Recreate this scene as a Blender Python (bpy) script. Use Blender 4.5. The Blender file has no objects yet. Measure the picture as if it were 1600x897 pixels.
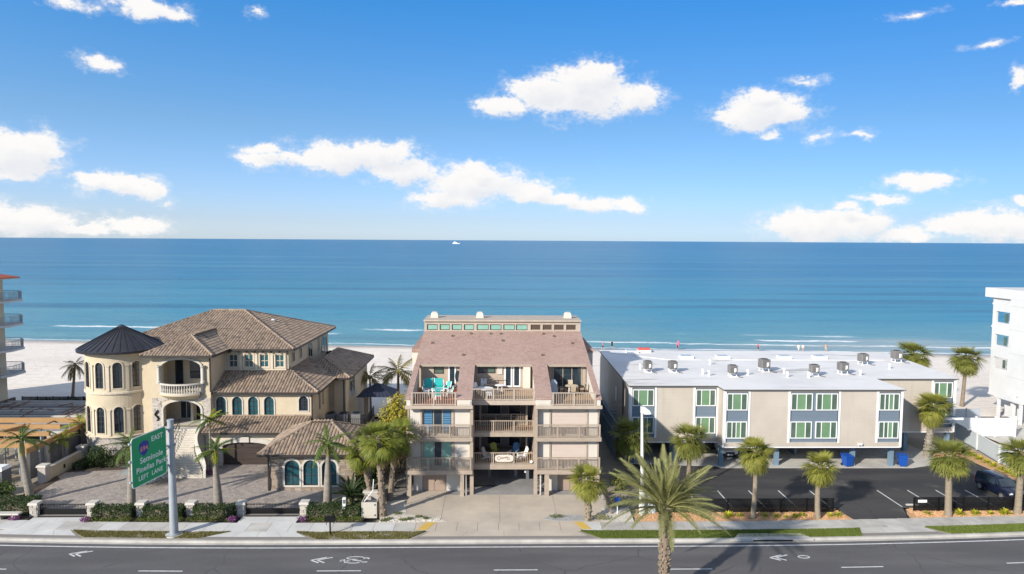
import bpy, bmesh, math, random
from mathutils import Vector, Matrix, Euler
random.seed(11)
R = math.radians
SC = bpy.context.scene
COL = SC.collection

# ------------------------------------------------------------------ camera
CAM_H = 22.5
PITCH, YAW, ROLL = R(-3.92), R(-1.3), 0.0058
_F = Vector((-math.sin(YAW) * math.cos(PITCH), math.cos(YAW) * math.cos(PITCH), math.sin(PITCH)))
_R0 = Vector((math.cos(YAW), math.sin(YAW), 0)); _U0 = _R0.cross(_F)
_R = _R0 * math.cos(ROLL) + _U0 * math.sin(ROLL); _U = _U0 * math.cos(ROLL) - _R0 * math.sin(ROLL)
cam_data = bpy.data.cameras.new('camera'); cam = bpy.data.objects.new('camera', cam_data); COL.objects.link(cam)
cam_data.sensor_width = 36.0; cam_data.lens = 24.0; cam_data.clip_start = 0.5; cam_data.clip_end = 120000
mw = Matrix((_R, _U, -_F)).transposed().to_4x4(); mw.translation = (0, 0, CAM_H)
cam.matrix_world = mw
SC.camera = cam

# ------------------------------------------------------------------ sun, sky, exposure
SUN_TRAVEL = Vector((1.50, 1.50, -1.0)).normalized()
SUN_EL = math.asin(-SUN_TRAVEL.z)
SUN_AZ = math.atan2(-SUN_TRAVEL.x, -SUN_TRAVEL.y)          # clockwise from +Y
sd = bpy.data.lights.new('sun', 'SUN'); sun = bpy.data.objects.new('sun', sd); COL.objects.link(sun)
sd.energy = 4.3; sd.angle = R(1.2); sd.color = (1.0, 0.93, 0.82)
sun.rotation_euler = SUN_TRAVEL.to_track_quat('-Z', 'Y').to_euler(); sun.location = (-60, -60, 60)
SC.view_settings.view_transform = 'Standard'; SC.view_settings.look = 'None'
SC.view_settings.gamma = 1.0; SC.view_settings.use_curve_mapping = False
SC.view_settings.exposure = 0.54
SC.cycles.max_bounces = 6; SC.cycles.diffuse_bounces = 3; SC.cycles.glossy_bounces = 3
SC.cycles.transparent_max_bounces = 12; SC.cycles.caustics_reflective = False; SC.cycles.caustics_refractive = False
SC.cycles.sample_clamp_indirect = 6.0

CLOUDS = [(5.4,3.4,2.4,.7,.9),(-16.6,6.5,1.6,.6,.8),(6.48,11.69,5.22,1.79,1),(6.98,12.92,3.55,1.37,1),(0.68,10.96,2.64,0.85,1),(11.14,11.6,2.46,1.08,1),(3.84,12.21,2.89,1.29,1),(8.02,13.48,2.08,0.78,1),(21.02,9.96,3.28,1.43,1),(19.13,9.82,2.01,0.87,1),(22.88,9.86,1.92,1.18,1),(21.54,8.17,1.12,0.43,0.8),(20.75,11.16,1.41,0.71,1),(24.16,11.99,1.25,0.41,0.55),(-19.11,6.24,1.59,0.73,0.9),(-18.86,6.98,1.31,0.53,0.9),(-12.32,6.61,5.26,1.21,1),(-9.27,6.96,3.08,1.02,1),(-14.31,6.29,3.2,0.9,1),(-7.73,5.56,2.85,1.13,1),(-1.94,4.77,4.5,1.47,1),(-4.06,3.43,3.17,1.05,1),(2.32,4.01,3.09,0.95,1),(-1.68,5.76,1.7,0.73,1),(8.17,2.86,3.26,0.68,0.9),(11.04,2.96,1.56,0.68,0.9),(-34.27,5.63,2.64,1.53,1),(-35.63,5.94,2.04,1.33,1),(-33.19,5.88,1.59,1.2,1),(-34.66,4.41,1.4,0.6,0.8),(-28.5,3.91,2.81,0.73,1),(-29.88,4.16,1.56,0.59,1),(-27.01,3.56,1.49,0.56,1),(-33.72,1.05,3.23,1.18,1),(-35.64,1.22,2.05,1.15,1),(-30.76,0.61,2.31,0.54,0.9),(-27.78,0.98,2.37,0.65,0.9),(-26.52,16.27,2.66,0.75,0.9),(-24.66,16.03,1.44,0.51,0.8),(-31.02,15.8,1.12,0.36,0.6),(-29.43,12.17,1.32,0.51,0.8),(32.01,4.29,2.36,0.68,1),(29.43,3.13,1.58,0.37,0.85),(27.12,2.56,1.12,0.38,0.8),(25.85,1.27,4.33,1.36,1),(23.6,1.28,2.29,0.99,1),(28.44,1.55,1.9,0.95,1),(35.55,1.13,3.29,1.06,1),(36.79,1.51,1.95,1.04,1),(31.16,0.6,2.01,0.65,1),(38.37,1.28,1.87,1.19,1),(37.24,10.93,0.48,0.81,0.8),(37.84,2.99,0.55,0.3,0.8),(27.78,8.02,1.1,0.23,0.5),(31.53,15.8,1.17,0.25,0.4),(35.55,13.26,0.93,0.2,0.4),(-25.22,2.73,0.51,0.28,0.35),(25.19,7.84,0.53,0.33,0.3),(-19.0,16.81,0.46,0.35,0.4),(37.01,15.62,1.17,0.19,0.8)]

def cloud_group():
    g = bpy.data.node_groups.new('cloud_field', 'ShaderNodeTree')
    g.interface.new_socket('Vector', in_out='INPUT', socket_type='NodeSocketVector')
    g.interface.new_socket('F', in_out='OUTPUT', socket_type='NodeSocketFloat')
    N = g.nodes; L = g.links
    gi = N.new('NodeGroupInput'); go = N.new('NodeGroupOutput')
    prev = None
    for a, e, ra, re, w in CLOUDS:
        s = N.new('ShaderNodeVectorMath'); s.operation = 'MULTIPLY_ADD'
        ra *= 1.1; re *= 1.1
        s.inputs[1].default_value = (1 / ra, 1 / re, 0); s.inputs[2].default_value = (-a / ra, -e / re, 0)
        L.new(gi.outputs[0], s.inputs[0])
        l = N.new('ShaderNodeVectorMath'); l.operation = 'LENGTH'; L.new(s.outputs[0], l.inputs[0])
        m = N.new('ShaderNodeMath'); m.operation = 'MULTIPLY_ADD'; m.inputs[1].default_value = -w; m.inputs[2].default_value = w
        L.new(l.outputs['Value'], m.inputs[0])
        if prev is None: prev = m.outputs[0]
        else:
            x = N.new('ShaderNodeMath'); x.operation = 'SMOOTH_MAX'; x.inputs[2].default_value = 0.12
            L.new(prev, x.inputs[0]); L.new(m.outputs[0], x.inputs[1]); prev = x.outputs[0]
    L.new(prev, go.inputs[0])
    return g

def make_world():
    w = bpy.data.worlds.new('World'); SC.world = w; w.use_nodes = True
    w.cycles.sampling_method = 'MANUAL'; w.cycles.sample_map_resolution = 256
    nt = w.node_tree; N = nt.nodes; L = nt.links; N.clear()
    def node(t, **k):
        n = N.new(t)
        for a, b in k.items(): setattr(n, a, b)
        return n
    def math_(op, a, b=None, c=None, clamp=False):
        n = node('ShaderNodeMath', operation=op, use_clamp=clamp)
        for i, v in enumerate((a, b, c)):
            if v is None: continue
            if isinstance(v, (int, float)): n.inputs[i].default_value = v
            else: L.new(v, n.inputs[i])
        return n.outputs[0]
    out = node('ShaderNodeOutputWorld'); bg = node('ShaderNodeBackground')
    bg.inputs['Strength'].default_value = 0.085; L.new(bg.outputs[0], out.inputs[0])
    sky = node('ShaderNodeTexSky', sky_type='NISHITA'); sky.sun_disc = False
    sky.sun_elevation = SUN_EL; sky.sun_rotation = SUN_AZ
    sky.altitude = 0; sky.air_density = 1.0; sky.dust_density = 0.3; sky.ozone_density = 2.0
    tc = node('ShaderNodeTexCoord'); sep = node('ShaderNodeSeparateXYZ'); L.new(tc.outputs['Generated'], sep.inputs[0])
    X, Y, Z = sep.outputs
    az = math_('MULTIPLY', math_('ARCTAN2', X, Y), 57.29578)
    el = math_('MULTIPLY', math_('ARCSINE', Z), 57.29578)
    # deepen the blue up the visible sky; brighten the unseen zenith as soft fill
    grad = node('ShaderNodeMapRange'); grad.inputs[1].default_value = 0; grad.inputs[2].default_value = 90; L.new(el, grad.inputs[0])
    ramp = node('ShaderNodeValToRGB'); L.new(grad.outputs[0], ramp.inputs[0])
    cr = ramp.color_ramp; cr.elements[0].position = 0; cr.elements[0].color = SKY_LO; cr.elements[1].position = 1; cr.elements[1].color = SKY_TOP_FILL
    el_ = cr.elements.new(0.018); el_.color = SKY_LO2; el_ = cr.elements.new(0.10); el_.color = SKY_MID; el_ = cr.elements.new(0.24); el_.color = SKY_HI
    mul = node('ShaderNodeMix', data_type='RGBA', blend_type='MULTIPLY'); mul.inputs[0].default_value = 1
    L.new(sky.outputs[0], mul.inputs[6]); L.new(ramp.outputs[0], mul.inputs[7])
    # azimuth tint: lifts the left sky, dims the right, so the blue stays even
    azr = node('ShaderNodeMapRange'); azr.inputs[1].default_value = -.6; azr.inputs[2].default_value = .6; L.new(X, azr.inputs[0])
    azc = node('ShaderNodeMix', data_type='RGBA'); L.new(azr.outputs[0], azc.inputs[0]); azc.inputs[6].default_value = (1.2, 1.15, 1.08, 1); azc.inputs[7].default_value = (.62, .71, .75, 1)
    mul2 = node('ShaderNodeMix', data_type='RGBA', blend_type='MULTIPLY'); mul2.inputs[0].default_value = 1
    L.new(mul.outputs[2], mul2.inputs[6]); L.new(azc.outputs[2], mul2.inputs[7])
    com = node('ShaderNodeCombineXYZ'); L.new(az, com.inputs[0]); L.new(el, com.inputs[1])
    # billowing edges: two scales of domain warp
    st = node('ShaderNodeVectorMath', operation='MULTIPLY'); st.inputs[1].default_value = (0.75, 1.15, 1); L.new(com.outputs[0], st.inputs[0])
    def warp(scale, amp, detail):
        n = node('ShaderNodeTexNoise', noise_dimensions='2D'); n.inputs['Scale'].default_value = scale; n.inputs['Detail'].default_value = detail; n.inputs['Roughness'].default_value = 0.58
        L.new(st.outputs[0], n.inputs['Vector'])
        s = node('ShaderNodeVectorMath', operation='SUBTRACT'); s.inputs[1].default_value = (.5, .5, .5); L.new(n.outputs['Color'], s.inputs[0])
        m = node('ShaderNodeVectorMath', operation='MULTIPLY'); m.inputs[1].default_value = (amp * 1.5, amp, 0); L.new(s.outputs[0], m.inputs[0])
        return m.outputs[0]
    w1 = warp(0.42, 1.7, 5); 
    a1 = node('ShaderNodeVectorMath', operation='ADD'); L.new(com.outputs[0], a1.inputs[0]); L.new(w1, a1.inputs[1])
    grp = cloud_group()
    def field(vec):
        g = node('ShaderNodeGroup'); g.node_tree = grp; L.new(vec, g.inputs[0]); return g.outputs[0]
    up = node('ShaderNodeVectorMath', operation='ADD'); up.inputs[1].default_value = (-0.6, 0.9, 0); L.new(a1.outputs[0], up.inputs[0])
    f0 = field(a1.outputs[0]); f1 = field(up.outputs[0])
    fn = node('ShaderNodeTexNoise', noise_dimensions='2D'); fn.inputs['Scale'].default_value = 0.8; fn.inputs['Detail'].default_value = 7; fn.inputs['Roughness'].default_value = 0.62
    L.new(st.outputs[0], fn.inputs['Vector'])
    nz = math_('SUBTRACT', fn.outputs['Fac'], 0.5)
    # sky out of the frame: scattered fair-weather cumulus, thickened to whiten the fill
    bn = node('ShaderNodeTexNoise'); bn.inputs['Scale'].default_value = 5.0; bn.inputs['Detail'].default_value = 6; L.new(tc.outputs['Generated'], bn.inputs['Vector'])
    side = node('ShaderNodeMapRange', interpolation_type='SMOOTHSTEP'); side.inputs[1].default_value = 39; side.inputs[2].default_value = 46
    L.new(math_('ABSOLUTE', az), side.inputs[0])
    top = node('ShaderNodeMapRange', interpolation_type='SMOOTHSTEP'); top.inputs[1].default_value = 19; top.inputs[2].default_value = 26; L.new(el, top.inputs[0])
    rest = math_('SUBTRACT', math_('MULTIPLY', math_('MAXIMUM', side.outputs[0], top.outputs[0]), math_('MULTIPLY_ADD', bn.outputs['Fac'], 3.0, 1.48)), 3.0)
    f0 = math_('MAXIMUM', f0, rest)
    dens = node('ShaderNodeMapRange', interpolation_type='SMOOTHSTEP'); dens.inputs[1].default_value = -0.08; dens.inputs[2].default_value = 0.46
    fn2 = node('ShaderNodeTexNoise', noise_dimensions='2D'); fn2.inputs['Scale'].default_value = 3.2; fn2.inputs['Detail'].default_value = 6; fn2.inputs['Roughness'].default_value = 0.65
    L.new(st.outputs[0], fn2.inputs['Vector'])
    rag = math_('MULTIPLY_ADD', math_('SUBTRACT', fn2.outputs['Fac'], 0.5), 0.34, math_('MULTIPLY_ADD', nz, 0.9, f0))
    L.new(rag, dens.inputs[0])
    veil = node('ShaderNodeMapRange', interpolation_type='SMOOTHSTEP'); veil.inputs[1].default_value = -0.35; veil.inputs[2].default_value = 0.30; veil.inputs[4].default_value = 0.26
    L.new(math_('MULTIPLY_ADD', math_('SUBTRACT', fn2.outputs['Fac'], 0.5), 0.25, math_('MULTIPLY_ADD', nz, 1.5, f0)), veil.inputs[0])
    # self-shading: what has cloud between it and the sun is a little greyer
    sh = node('ShaderNodeMapRange', interpolation_type='SMOOTHSTEP'); sh.inputs[1].default_value = -0.05; sh.inputs[2].default_value = 1.15
    L.new(math_('MULTIPLY_ADD', nz, 1.0, f1), sh.inputs[0])
    cc = node('ShaderNodeMix', data_type='RGBA'); L.new(sh.outputs[0], cc.inputs[0])
    cc.inputs[6].default_value = CLOUD_LIT; cc.inputs[7].default_value = CLOUD_SHADE
    mx = node('ShaderNodeMix', data_type='RGBA'); L.new(math_('MAXIMUM', math_('MULTIPLY', dens.outputs[0], 0.97), veil.outputs[0]), mx.inputs[0])
    L.new(mul2.outputs[2], mx.inputs[6]); L.new(cc.outputs[2], mx.inputs[7])
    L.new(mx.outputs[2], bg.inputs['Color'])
SKY_LO = (0.80, 1.06, 1.84, 1); SKY_LO2 = (0.72, 0.89, 1.50, 1); SKY_MID = (0.62, 0.88, 1.22, 1); SKY_HI = (0.23, 0.98, 1.62, 1); SKY_TOP_FILL = (2.6, 2.15, 1.75, 1)  # the last tint lifts the zenith, out of view, to add fill light
CLOUD_LIT = (8.2, 8.0, 7.8, 1); CLOUD_SHADE = (6.75, 6.85, 7.15, 1)
make_world()

# ------------------------------------------------------------------ materials
MATS = {}
def mat(name, col, rough=0.7, col2=None, scale=3.0, amt=1.0, bump=0.0, bscale=None, metal=0.0, spec=0.5, island=None, detail=4, translucent=0.0, stretch=None, emit=None):
    """Procedural material: base colour broken up by world-space noise, optional per-island variation, optional bump."""
    m = bpy.data.materials.new(name); m.use_nodes = True; nt = m.node_tree; N = nt.nodes; L = nt.links
    b = N['Principled BSDF']; b.inputs['Roughness'].default_value = rough; b.inputs['Metallic'].default_value = metal
    b.inputs['Specular IOR Level'].default_value = spec
    geo = N.new('ShaderNodeNewGeometry'); pos = geo.outputs['Position']
    if stretch:
        vm = N.new('ShaderNodeVectorMath'); vm.operation = 'MULTIPLY'; vm.inputs[1].default_value = stretch; L.new(pos, vm.inputs[0]); pos = vm.outputs[0]
    c = None
    if col2 is not None:
        n = N.new('ShaderNodeTexNoise'); n.inputs['Scale'].default_value = scale; n.inputs['Detail'].default_value = detail; n.inputs['Roughness'].default_value = 0.6
        L.new(pos, n.inputs['Vector'])
        r = N.new('ShaderNodeMapRange'); r.inputs[1].default_value = 0.3; r.inputs[2].default_value = 0.7; r.inputs[4].default_value = amt; L.new(n.outputs['Fac'], r.inputs[0])
        mx = N.new('ShaderNodeMix'); mx.data_type = 'RGBA'; L.new(r.outputs[0], mx.inputs[0])
        mx.inputs[6].default_value = (*col, 1); mx.inputs[7].default_value = (*col2, 1); c = mx.outputs[2]
    if island:
        rp = N.new('ShaderNodeValToRGB'); rp.color_ramp.interpolation = 'LINEAR'
        els = rp.color_ramp.elements
        for i, cc in enumerate(island):
            e = els[i] if i < 2 else els.new(0.5)
            e.color = (*cc, 1)
        for i in range(len(island)): els[i].position = i / (len(island) - 1)
        for i, cc in enumerate(island): els[i].color = (*cc, 1)
        L.new(geo.outputs['Random Per Island'], rp.inputs[0])
        if c is None: c = rp.outputs[0]
        else:
            mx = N.new('ShaderNodeMix'); mx.data_type = 'RGBA'; mx.inputs[0].default_value = 0.35
            L.new(rp.outputs[0], mx.inputs[6]); L.new(c, mx.inputs[7]); c = mx.outputs[2]
    if c is None: b.inputs['Base Color'].default_value = (*col, 1)
    else: L.new(c, b.inputs['Base Color'])
    if bump:
        n = N.new('ShaderNodeTexNoise'); n.inputs['Scale'].default_value = bscale or scale * 4; n.inputs['Detail'].default_value = 3; L.new(pos, n.inputs['Vector'])
        bp = N.new('ShaderNodeBump'); bp.inputs['Strength'].default_value = bump; bp.inputs['Distance'].default_value = 0.05
        L.new(n.outputs['Fac'], bp.inputs['Height']); L.new(bp.outputs[0], b.inputs['Normal'])
    if translucent:
        tr = N.new('ShaderNodeBsdfTranslucent'); ms = N.new('ShaderNodeMixShader'); ms.inputs[0].default_value = translucent
        if c is None: tr.inputs[0].default_value = (*col, 1)
        else: L.new(c, tr.inputs[0])
        L.new(b.outputs[0], ms.inputs[1]); L.new(tr.outputs[0], ms.inputs[2]); L.new(ms.outputs[0], N['Material Output'].inputs[0])
    if emit: b.inputs['Emission Color'].default_value = (*col, 1); b.inputs['Emission Strength'].default_value = emit
    MATS[name] = m
    return m
def gray(v): return (v, v, v)

mat('stucco', (0.575, 0.485, 0.35), 0.85, (0.50, 0.415, 0.29), 0.9, 0.8, bump=0.15, bscale=25)
mat('stucco_trim', (0.62, 0.545, 0.425), 0.8, (0.55, 0.475, 0.365), 1.5)
mat('cast_stone', (0.57, 0.535, 0.475), 0.75, (0.48, 0.445, 0.39), 2.0)
mat('step_stone', (0.58, 0.525, 0.445), 0.8, (0.48, 0.43, 0.36), 2.0)
mat('ledge_stone', (0.34, 0.27, 0.205), 0.85, (0.25, 0.21, 0.175), 5.0, island=[(0.40, 0.33, 0.255), (0.17, 0.12, 0.085), (0.36, 0.265, 0.185), (0.25, 0.22, 0.195), (0.44, 0.365, 0.29), (0.22, 0.15, 0.105)], bump=0.3, bscale=14)
mat('ledge_stone_grey', (0.46, 0.42, 0.37), 0.85, (0.36, 0.33, 0.3), 5.0, island=[(0.56, 0.50, 0.43), (0.36, 0.31, 0.27), (0.48, 0.43, 0.38), (0.60, 0.55, 0.48)], bump=0.3, bscale=14)
mat('clay_tile', (0.30, 0.22, 0.16), 0.75, (0.15, 0.115, 0.09), 1.1, 1.0, island=[(0.24, 0.17, 0.125), (0.43, 0.315, 0.22), (0.14, 0.11, 0.085), (0.39, 0.29, 0.205), (0.27, 0.215, 0.17), (0.46, 0.35, 0.255)], bump=0.2, bscale=12)
mat('tile_bed', (0.13, 0.09, 0.065), 0.9)
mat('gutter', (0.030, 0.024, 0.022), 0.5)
mat('dark_metal_roof', (0.030, 0.030, 0.036), 0.42, (0.045, 0.044, 0.052), 1.2, metal=0.2)
mat('iron', (0.012, 0.012, 0.013), 0.45, metal=0.5)
mat('glass_dark', (0.012, 0.022, 0.032), 0.06, (0.03, 0.05, 0.07), 0.8, spec=0.8)
mat('glass_teal', (0.02, 0.10, 0.12), 0.08, (0.015, 0.055, 0.075), 0.7, spec=0.7)
mat('glass_green', (0.13, 0.235, 0.135), 0.12, (0.18, 0.31, 0.17), 0.8, spec=0.6)
mat('glass_greygreen', (0.07, 0.115, 0.085), 0.10, (0.10, 0.15, 0.115), 1.2, spec=0.6)
mat('glass_clerestory', (0.20, 0.40, 0.33), 0.12, (0.28, 0.48, 0.40), 0.8, spec=0.6)
mat('glass_brown', (0.09, 0.065, 0.05), 0.15)
mat('garage_wood', (0.035, 0.024, 0.02), 0.5, (0.055, 0.038, 0.03), 2.0, stretch=(0.4, 1, 6))
mat('paver', (0.36, 0.31, 0.275), 0.9, (0.28, 0.245, 0.225), 1.0, bump=0.3, bscale=9)
mat('concrete', (0.55, 0.525, 0.48), 0.9, (0.38, 0.36, 0.33), 0.6, detail=9, bump=0.1, bscale=20)
mat('concrete_new', (0.61, 0.60, 0.57), 0.88, (0.47, 0.46, 0.44), 0.5, detail=9)
mat('concrete_warm', (0.53, 0.455, 0.365), 0.9, (0.38, 0.33, 0.275), 0.32, detail=9, bump=0.1, bscale=20)
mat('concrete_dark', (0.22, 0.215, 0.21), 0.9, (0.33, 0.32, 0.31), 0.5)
mat('joint', (0.22, 0.20, 0.18), 0.95)
mat('kerb_concrete', (0.50, 0.475, 0.43), 0.9, (0.33, 0.31, 0.28), 0.7, detail=9)
mat('paint_white', (0.70, 0.70, 0.69), 0.6, (0.36, 0.36, 0.36), 3.0, 0.7, detail=8)
mat('paint_yellow', (0.66, 0.42, 0.05), 0.6, (0.55, 0.38, 0.12), 3.0)
mat('sand', (0.74, 0.68, 0.585), 0.95, (0.66, 0.60, 0.51), 0.06, detail=9, bump=0.5, bscale=0.7)
mat('ground_soil', (0.36, 0.32, 0.26), 0.95, (0.25, 0.22, 0.175), 0.3, detail=7, bump=0.3, bscale=4)
mat('mulch', (0.62, 0.37, 0.19), 0.95, (0.46, 0.25, 0.12), 2.5, island=[(0.62, 0.39, 0.21), (0.45, 0.25, 0.13), (0.68, 0.47, 0.28)], bump=0.6, bscale=10)
mat('dark_mulch', (0.045, 0.03, 0.022), 0.95, (0.08, 0.055, 0.04), 3.0, bump=0.5, bscale=10)
mat('gravel_white', (0.66, 0.62, 0.54), 0.95, (0.45, 0.41, 0.35), 4.0, detail=8, bump=0.7, bscale=8)
mat('gravel_grey', (0.42, 0.41, 0.40), 0.95, (0.25, 0.25, 0.25), 6.0, detail=8, bump=0.7, bscale=8)
mat('white_paint_wall', (0.62, 0.62, 0.61), 0.8, (0.55, 0.55, 0.545), 0.4)
mat('vinyl_white', (0.66, 0.67, 0.67), 0.5)
mat('vinyl_blue', (0.50, 0.56, 0.60), 0.5)
mat('wood_timber', (0.46, 0.27, 0.11), 0.8, (0.33, 0.19, 0.08), 2.0, island=[(0.48, 0.29, 0.12), (0.36, 0.20, 0.08), (0.52, 0.34, 0.16)])
mat('plywood', (0.50, 0.30, 0.13), 0.85, (0.40, 0.23, 0.10), 1.5)
mat('block_grey', (0.17, 0.17, 0.18), 0.95, (0.26, 0.26, 0.27), 1.2, bump=0.2)
mat('rust', (0.18, 0.07, 0.035), 0.9)
mat('condo_panel', (0.63, 0.58, 0.51), 0.8, (0.57, 0.52, 0.455), 0.6)
mat('condo_shutter', (0.60, 0.505, 0.44), 0.7, (0.56, 0.465, 0.40), 0.5, stretch=(1, 1, 12))
mat('condo_wood', (0.40, 0.325, 0.255), 0.75, (0.32, 0.26, 0.205), 1.5, stretch=(1, 1, 3))
mat('condo_trim', (0.47, 0.395, 0.32), 0.75, (0.40, 0.33, 0.265), 1.2)
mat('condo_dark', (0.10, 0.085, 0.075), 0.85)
mat('condo_beige', (0.46, 0.375, 0.29), 0.8, (0.40, 0.32, 0.245), 1.0, stretch=(6, 1, .4))
mat('garage_brown', (0.34, 0.255, 0.20), 0.75, (0.30, 0.22, 0.17), 1.0)
mat('deck_red', (0.33, 0.13, 0.07), 0.7, (0.27, 0.10, 0.055), 1.5)
mat('deck_wood', (0.36, 0.24, 0.15), 0.75, (0.29, 0.19, 0.115), 1.5, stretch=(6, .4, 1))
mat('plastic_teal', (0.02, 0.40, 0.38), 0.5)
mat('plastic_white', (0.82, 0.82, 0.82), 0.4)
mat('plastic_blue', (0.12, 0.28, 0.50), 0.5)
mat('plastic_yellow', (0.52, 0.53, 0.10), 0.5)
mat('plastic_tan', (0.55, 0.45, 0.32), 0.6)
mat('vinyl_cream', (0.52, 0.475, 0.40), 0.6)
mat('bin_blue', (0.01, 0.075, 0.36), 0.45)
mat('grey_plastic', (0.12, 0.125, 0.14), 0.55)
mat('siding_white', (0.78, 0.78, 0.78), 0.6)
mat('spandrel_blue', (0.135, 0.178, 0.225), 0.7, (0.155, 0.20, 0.25), 0.5, stretch=(.3, 1, 8))
mat('column_blue', (0.13, 0.20, 0.27), 0.75, (0.17, 0.25, 0.32), 0.8)
mat('roof_edge', (0.10, 0.105, 0.11), 0.6)
mat('ac_metal', (0.30, 0.29, 0.28), 0.5, (0.22, 0.21, 0.20), 2.0, metal=0.3)
mat('ac_dark', (0.06, 0.055, 0.05), 0.7)
mat('skylight', (0.42, 0.46, 0.50), 0.2, (0.34, 0.38, 0.43), 2.0)
mat('red_cover', (0.60, 0.10, 0.07), 0.7)
mat('sign_green', (0.0, 0.34, 0.135), 0.45)
mat('sign_white', (0.80, 0.84, 0.82), 0.45)
mat('shield_blue', (0.02, 0.035, 0.30), 0.45)
mat('shield_red', (0.75, 0.30, 0.22), 0.45)
mat('galvanised', (0.40, 0.43, 0.46), 0.5, (0.33, 0.36, 0.39), 1.2, metal=0.25)
mat('pole_white', (0.74, 0.74, 0.72), 0.5, (0.62, 0.62, 0.60), 1.0)
mat('asphalt_patch', (0.05, 0.05, 0.052), 0.9)
mat('car_navy', (0.006, 0.010, 0.028), 0.22, spec=0.7)
mat('car_white', (0.75, 0.75, 0.75), 0.25)
mat('rubber', (0.015, 0.015, 0.015), 0.8)
mat('rim', (0.45, 0.45, 0.46), 0.35, metal=0.7)
mat('lamp_lens', (0.70, 0.74, 0.80), 0.15)
mat('brown_metal', (0.10, 0.07, 0.05), 0.6)
mat('tarp_blue', (0.012, 0.016, 0.036), 0.7, (0.02, 0.026, 0.055), 2.0)
mat('red_tile', (0.42, 0.10, 0.05), 0.8)
mat('cream_wall', (0.62, 0.54, 0.40), 0.85, (0.56, 0.48, 0.35), 0.6)
mat('skin', (0.55, 0.33, 0.22), 0.6)
mat('hair', (0.06, 0.035, 0.02), 0.7)
mat('trunk_sabal', (0.30, 0.245, 0.175), 0.95, (0.20, 0.16, 0.115), 3.0, bump=0.6, bscale=6, stretch=(1, 1, 3))
mat('trunk_royal', (0.30, 0.265, 0.22), 0.9, (0.19, 0.165, 0.135), 1.5, stretch=(1, 1, 4), bump=0.2)
mat('trunk_dark', (0.17, 0.13, 0.095), 0.95, (0.26, 0.20, 0.145), 3.0, bump=0.6, bscale=8)
mat('crownshaft', (0.20, 0.24, 0.06), 0.6, (0.30, 0.25, 0.09), 1.5)
LEAF = lambda n, isl, t=0.25: mat(n, isl[0], 0.55, island=isl, translucent=t, spec=0.3)
LEAF('leaf_sabal', [(0.166, 0.2, 0.036), (0.303, 0.273, 0.054), (0.201, 0.234, 0.042), (0.361, 0.314, 0.066)])
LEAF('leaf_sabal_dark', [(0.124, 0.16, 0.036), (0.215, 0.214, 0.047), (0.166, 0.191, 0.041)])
LEAF('leaf_washing', [(0.125, 0.166, 0.022), (0.208, 0.225, 0.032), (0.156, 0.184, 0.027)])
LEAF('leaf_royal', [(0.054, 0.098, 0.021), (0.108, 0.156, 0.029), (0.078, 0.122, 0.024)])
LEAF('leaf_royal_bright', [(0.18, 0.22, 0.025), (0.28, 0.28, 0.035), (0.14, 0.19, 0.025)])
LEAF('leaf_date', [(0.212, 0.229, 0.095), (0.314, 0.297, 0.117), (0.164, 0.194, 0.077)])
LEAF('leaf_coco', [(0.144, 0.138, 0.042), (0.24, 0.192, 0.066), (0.108, 0.12, 0.036)])
LEAF('leaf_silver', [(0.25, 0.32, 0.33), (0.33, 0.40, 0.40), (0.20, 0.26, 0.28)])
LEAF('leaf_dead', [(0.30, 0.20, 0.10), (0.40, 0.28, 0.15), (0.22, 0.14, 0.07)])
LEAF('leaf_hedge', [(0.025, 0.052, 0.014), (0.052, 0.086, 0.021), (0.034, 0.063, 0.016)])
LEAF('leaf_cover', [(0.08, 0.11, 0.02), (0.14, 0.17, 0.03), (0.06, 0.085, 0.018)])
LEAF('leaf_croton', [(0.525, 0.5, 0.037), (0.375, 0.425, 0.037), (0.625, 0.55, 0.05)])
LEAF('leaf_yellow', [(0.36, 0.30, 0.03), (0.25, 0.25, 0.03), (0.42, 0.33, 0.045)])
LEAF('leaf_cycad', [(0.028, 0.055, 0.018), (0.05, 0.08, 0.024)])
LEAF('petal_purple', [(0.20, 0.035, 0.19), (0.35, 0.12, 0.33), (0.05, 0.07, 0.02)])
LEAF('grass', [(0.106, 0.153, 0.032), (0.165, 0.208, 0.039), (0.136, 0.177, 0.036)], 0.15)
LEAF('grass_dry', [(0.218, 0.196, 0.069), (0.138, 0.149, 0.04), (0.299, 0.241, 0.115), (0.172, 0.184, 0.034)], 0.15)
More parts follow.
